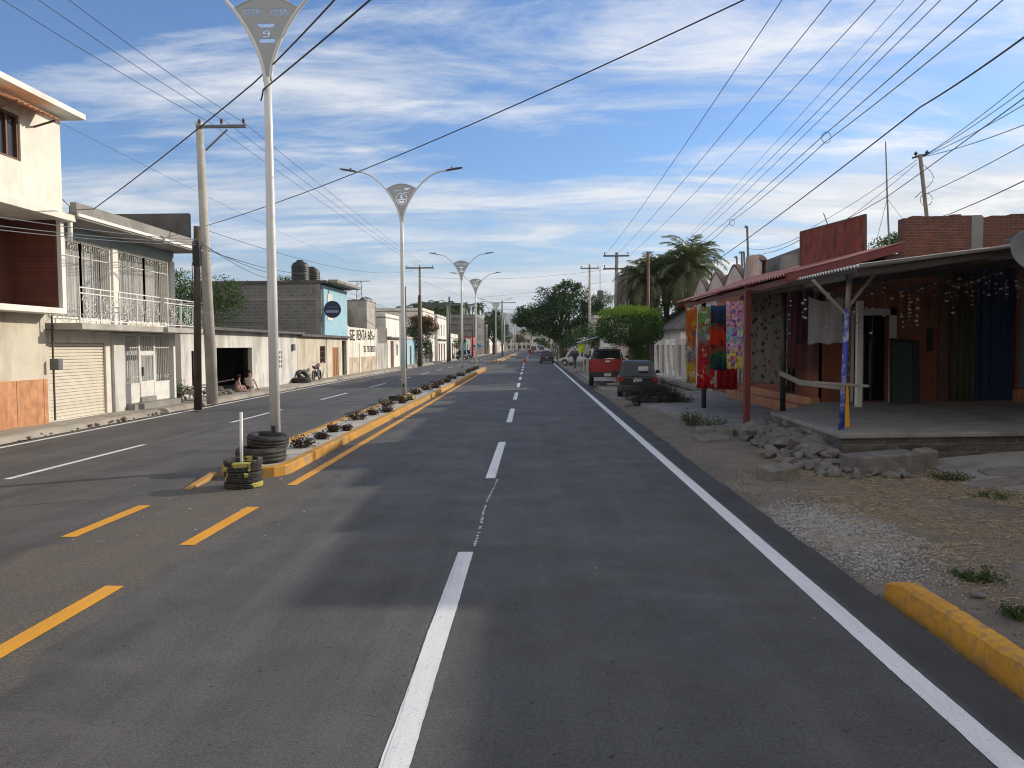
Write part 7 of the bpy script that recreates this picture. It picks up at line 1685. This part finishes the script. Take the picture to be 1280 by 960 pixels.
b = MB(); b.box(hz(770, 45), 44.8, 0, hz(785, 45), 45.2, zat(385+20, 45)*1.0); tag(b.build('gate_pillar', 'palepink', bev=.02), 'pinkish square pillar behind the clipped tree trunk', 'pillar')

# palms
def palm_mesh(seed, L, n_, droop, size=.06, up=.9, nl=34):
    rg = random.Random(seed); f = MB()
    for k in range(n_):
        az = k*2.399 + rg.uniform(-.2, .2); el = up - 2.0*(k/n_) + rg.uniform(-.25, .25); l = L*rg.uniform(.85, 1.1); h = Vector((math.cos(az), math.sin(az), 0)); p = Vector((0, 0, 0)); pts = [p.copy()]
        for j in range(9): p = p + (h*math.cos(el) + Vector((0, 0, math.sin(el))))*(l/9); el -= droop/9*(1 + j*.12); pts.append(p.copy())
        f.cur = 0; f.tube(pts, [.03*(1-j/11) for j in range(10)], 4, False); side = Vector((-h.y, h.x, 0))
        for j in range(nl):
            u = .12 + .88*j/nl; i = min(8, int(u*9)); q = pts[i].lerp(pts[i+1], u*9-i); dr = (pts[i+1]-pts[i]).normalized(); ll = L*.24*(math.sin(3.14*min(1, u*.9+.12))**.5)*rg.uniform(.8, 1.1)
            for s_ in (-1, 1):
                e = (side*s_*.8 + dr*.55 + Vector((rg.uniform(-.2, .2), rg.uniform(-.2, .2), -.25 + rg.uniform(-.35, .35)))).normalized()*ll; wv = dr*size*.5
                f.face([q-wv, q+wv, q+e*.6+wv*.8 + Vector((0, 0, .01)), q+e]); 
    return f
def make_palm(label, x, y, z, h, L, n_, droop, seed, m='palmleaf', group=None, size=.06, up=.9, nl=34, tr=.16):
    t = thing('palm_tree', (x, y, z), label, 'palm', group); rg = random.Random(seed); b = MB(); b.tube([(x, y, z), (x+.1, y, z+h*.5), (x, y, z+h)], [tr*1.3, tr, tr*.9], 10); b.build('trunk', 'palmbark', t, smooth=True)
    f = palm_mesh(seed, L, n_, droop, size, up, nl); f.v = [(p[0]+x, p[1]+y, p[2]+z+h) for p in f.v]; f.build('crown', m, t); return t
for k, (px, py, Y, L, lab) in enumerate(((862, 345, 52, 3.0, 'tall shaggy palm with long drooping fronds, right one behind the pink house'), (832, 352, 55, 2.7, 'shaggy palm left of the tallest one'), (808, 360, 53, 2.5, 'shorter shaggy palm nearest the clipped tree'), (848, 362, 60, 2.8, 'palm squeezed behind the other shaggy palms'))):
    q = P(px, py, Y); make_palm(lab, q.x, Y, 0, q.z+.35, L*1.08, 60, 1.35, 60+k, size=.06, up=1.55, nl=48, tr=.22)
q = P(840, 388, 54); tree('dark undergrowth beneath the shaggy palms', q.x, 54, 0, 2.5, [(0, 0, q.z-.4, 2.2, 1.5, 1.8, 1600), (-1.7, 0, q.z+.2, 1.5, 1.5, 1.4, 1000), (1.4, 0, q.z, 1.3, 1.3, 1.6, 800)], 'leaf_dark', 65, .18, 1, .2)
q = P(1105, 300, 40); tree('leafy treetop peeking behind the signboard and brick wall', q.x, 40, 0, 5.5, [(0, 0, q.z-.3, 1.0, 1, .7, 700), (.7, 0, q.z-.2, .8, .8, .6, 500)], 'leaf_mid', 66, .14, 1, .15)
far = [(520, 386, 175), (533, 383, 185), (548, 384, 180), (560, 383, 190), (571, 385, 178), (582, 386, 195), (598, 384, 200), (541, 390, 170), (505, 390, 172), (557, 391, 170)]
base_palm = None
for k, (px, py, Y) in enumerate(far):
    q = P(px, py, Y); lab = 'palm standing above the roofs beyond the apartment block, %s from the left' % ORD[k]
    if base_palm is None: base_palm = make_palm(lab, q.x, Y, 0, q.z+.3, 3.4, 17, 1.5, 90, 'leaf_mid', 'far palms above the roofs', .26, 1.3, 14, .3)
    else: c = copy_tree(base_palm); c.location = (q.x, Y, q.z - base_palm_h); c['label'] = lab; c.rotation_euler.z = k
    if k == 0: base_palm_h = q.z
q = P(446, 378, 85); make_palm('small palm peeking over the blue house roof on the left', q.x, 85, 0, q.z, 2.2, 16, 1.8, 95, 'leaf_mid', size=.15, nl=20)
# left trees
q = P(243, 355, 45); tree('dark bushy tree behind the balcony house and green wall', q.x, 45, 0, 2.6, [(0, 0, q.z-.4, 2.0, 1.6, 1.5, 2600), (1.6, 0, q.z-.8, 1.4, 1.4, 1.2, 1600), (-1.9, 0, q.z-.3, 1.8, 1.5, 1.6, 1800), (.3, 0, q.z-2.0, 2.2, 1.5, 1.3, 1500)], 'leaf_mid', 71, .15, 1, .3)
q = P(345, 350, 62); tree('sparse treetop above the grey block wall', q.x, 62, 0, 5.2, [(0, 0, q.z-.6, 1.6, 1, .9, 500), (-2.6, 0, q.z-.7, 1.5, 1, .8, 300), (1.0, 0, q.z-.1, .8, .8, .5, 250)], 'leaf_mid', 72, .16, 1, .2)
q = P(527, 420, 90); xx = q.x
t = tree('bushy tree with rusty red flowers on the left pavement', xx, 90, 0, 1.6, [(0, 0, 3.4, 2.0, 1.8, 1.6, 1800), (-.3, 0, 4.8, 1.6, 1.5, 1.2, 1000), (.2, 0, 1.8, 1.2, 1.2, 1.2, 700)], 'leaf_dark', 73, .24, 1, .2)
rg = random.Random(9); f = MB()
for (dx, z, rx, rz, n_) in ((.6, 5.2, 1.2, .6, 700), (-.6, 5.3, 1.2, .5, 500), (1.5, 4.4, .7, .6, 350), (0, 4.4, 1.9, .8, 500)): leaves(f, (xx+dx, 89.6, z), (rx, 1.4, rz), n_, .24, rg, .4)
f.build('flowers', 'leaf_red', t)
for k, (px, Y) in enumerate(((570, 128), (577, 133))):
    x = hz(px, Y) ; tree('round topiary bush by the far white shops, %s one' % ['left', 'right'][k], x, Y, 0, 1.5, [(0, 0, 2.6+.5*k, .8, .8, .9, 500)], 'leaf_dark', 74+k, .2, 1, .1, name='bush', cat='bush')
tree('tall light green leafy tree far down the left side', hz(617, 212), 212, 0, 3, [(0, 0, 6.0, 3.4, 3, 2.6, 1400), (-1.0, 0, 9.0, 3.0, 3, 2.4, 1200), (2.0, 0, 8.0, 2.4, 2.4, 3, 1000), (3.2, 0, 5.0, 2.0, 2.4, 2.6, 700), (-2.6, 0, 6.5, 2, 2, 2.4, 700), (.6, 0, 11.2, 1.8, 1.8, 1.2, 500)], 'leaf_mid', 76, .5, 1, .4)
for k, (px, Y, h_) in enumerate(((648, 370, 9), (676, 360, 6.5), (690, 372, 9.5), (662, 385, 10.5))):
    x = hz(px, Y); tree('hazy tree breaking up the houses at the far street end, %s one' % ['leftmost', 'lower middle', 'rightmost', 'tallest'][k], x, Y if k < 3 else 392, 0, 2.5, [(0, 0, h_-2.5, 3.4, 3, 2.4, 700), (2, 0, h_-3.5, 2.6, 2, 2, 400)], 'leaf_mid' if k % 2 else 'leaf_olive', 130+k, .7, 1, .3)
rgf = random.Random(4)
for k in range(12):
    x = -60 + 11*k + rgf.uniform(-3, 3)
    if -20 < x < 14: x += 40 if x > 0 else -40
    tree('distant round tree on the skyline behind the houses, %s from the left' % ORD[k], x, 300 + rgf.uniform(-20, 30), 0, 4, [(0, 0, 6, 5, 4, 3, 600), (3, 0, 5, 4, 3, 2.5, 400)], 'leaf_dark', 80+k, .8, 1, .4, group='distant skyline trees')
# heap of dead branches in front of the hatchback
t = thing('branch_heap', (4.1, 27.3, 0), 'heap of cut dark dead branches on the verge behind the hatchback', 'branches'); rg = random.Random(14); b = MB(); f = MB()
for k in range(420):
    u = rg.random(); x = 3.35 + 2.0*u + rg.gauss(0, .08); y = 27.2 + rg.gauss(0, .35) + .3*u; h_ = .95*math.sin(math.pi*min(1, .22+u*.8))**.8
    p = Vector((x, y, rg.random()*h_*.8)); d = Vector((rg.gauss(.25, .5), rg.gauss(0, .4), rg.gauss(.15, .35))).normalized()*rg.uniform(.2, .5); m_ = p + d*.5 + Vector([rg.gauss(0, .04) for _ in range(3)])
    b.tube([p, m_, p+d], [.008, .006, .002], 4, False)
    for j in range(16):
        q = p + d*rg.random() + Vector([rg.gauss(0, .05) for _ in range(3)]); a = Vector([rg.gauss(0, 1) for _ in range(3)]).normalized()*.055; e = a.cross(Vector([rg.gauss(0, 1) for _ in range(3)])).normalized()*.018; f.face([q-a*.5, q+e, q+a*.5, q-e])
b.build('twigs', 'twig', t); f.build('dead_leaves', 'twig', t)

# ------------------------------------------------------------------ air
M['haze'] = bpy.data.materials.new('haze'); M['haze'].use_nodes = True; nt = M['haze'].node_tree; nt.nodes.clear()
vo = nt.nodes.new('ShaderNodeVolumePrincipled'); vo.inputs['Color'].default_value = (.80, .87, .95, 1); vo.inputs['Density'].default_value = 0.00011; vo.inputs['Anisotropy'].default_value = 0.2
om = nt.nodes.new('ShaderNodeOutputMaterial'); nt.links.new(vo.outputs[0], om.inputs['Volume'])
b = MB(); b.box(-4200, -300, -1.2, 4200, 8200, 460); tag(b.build('haze', 'haze', base=(0, 0, 0)), 'thin pale haze over the far end of the street', kind='stuff')
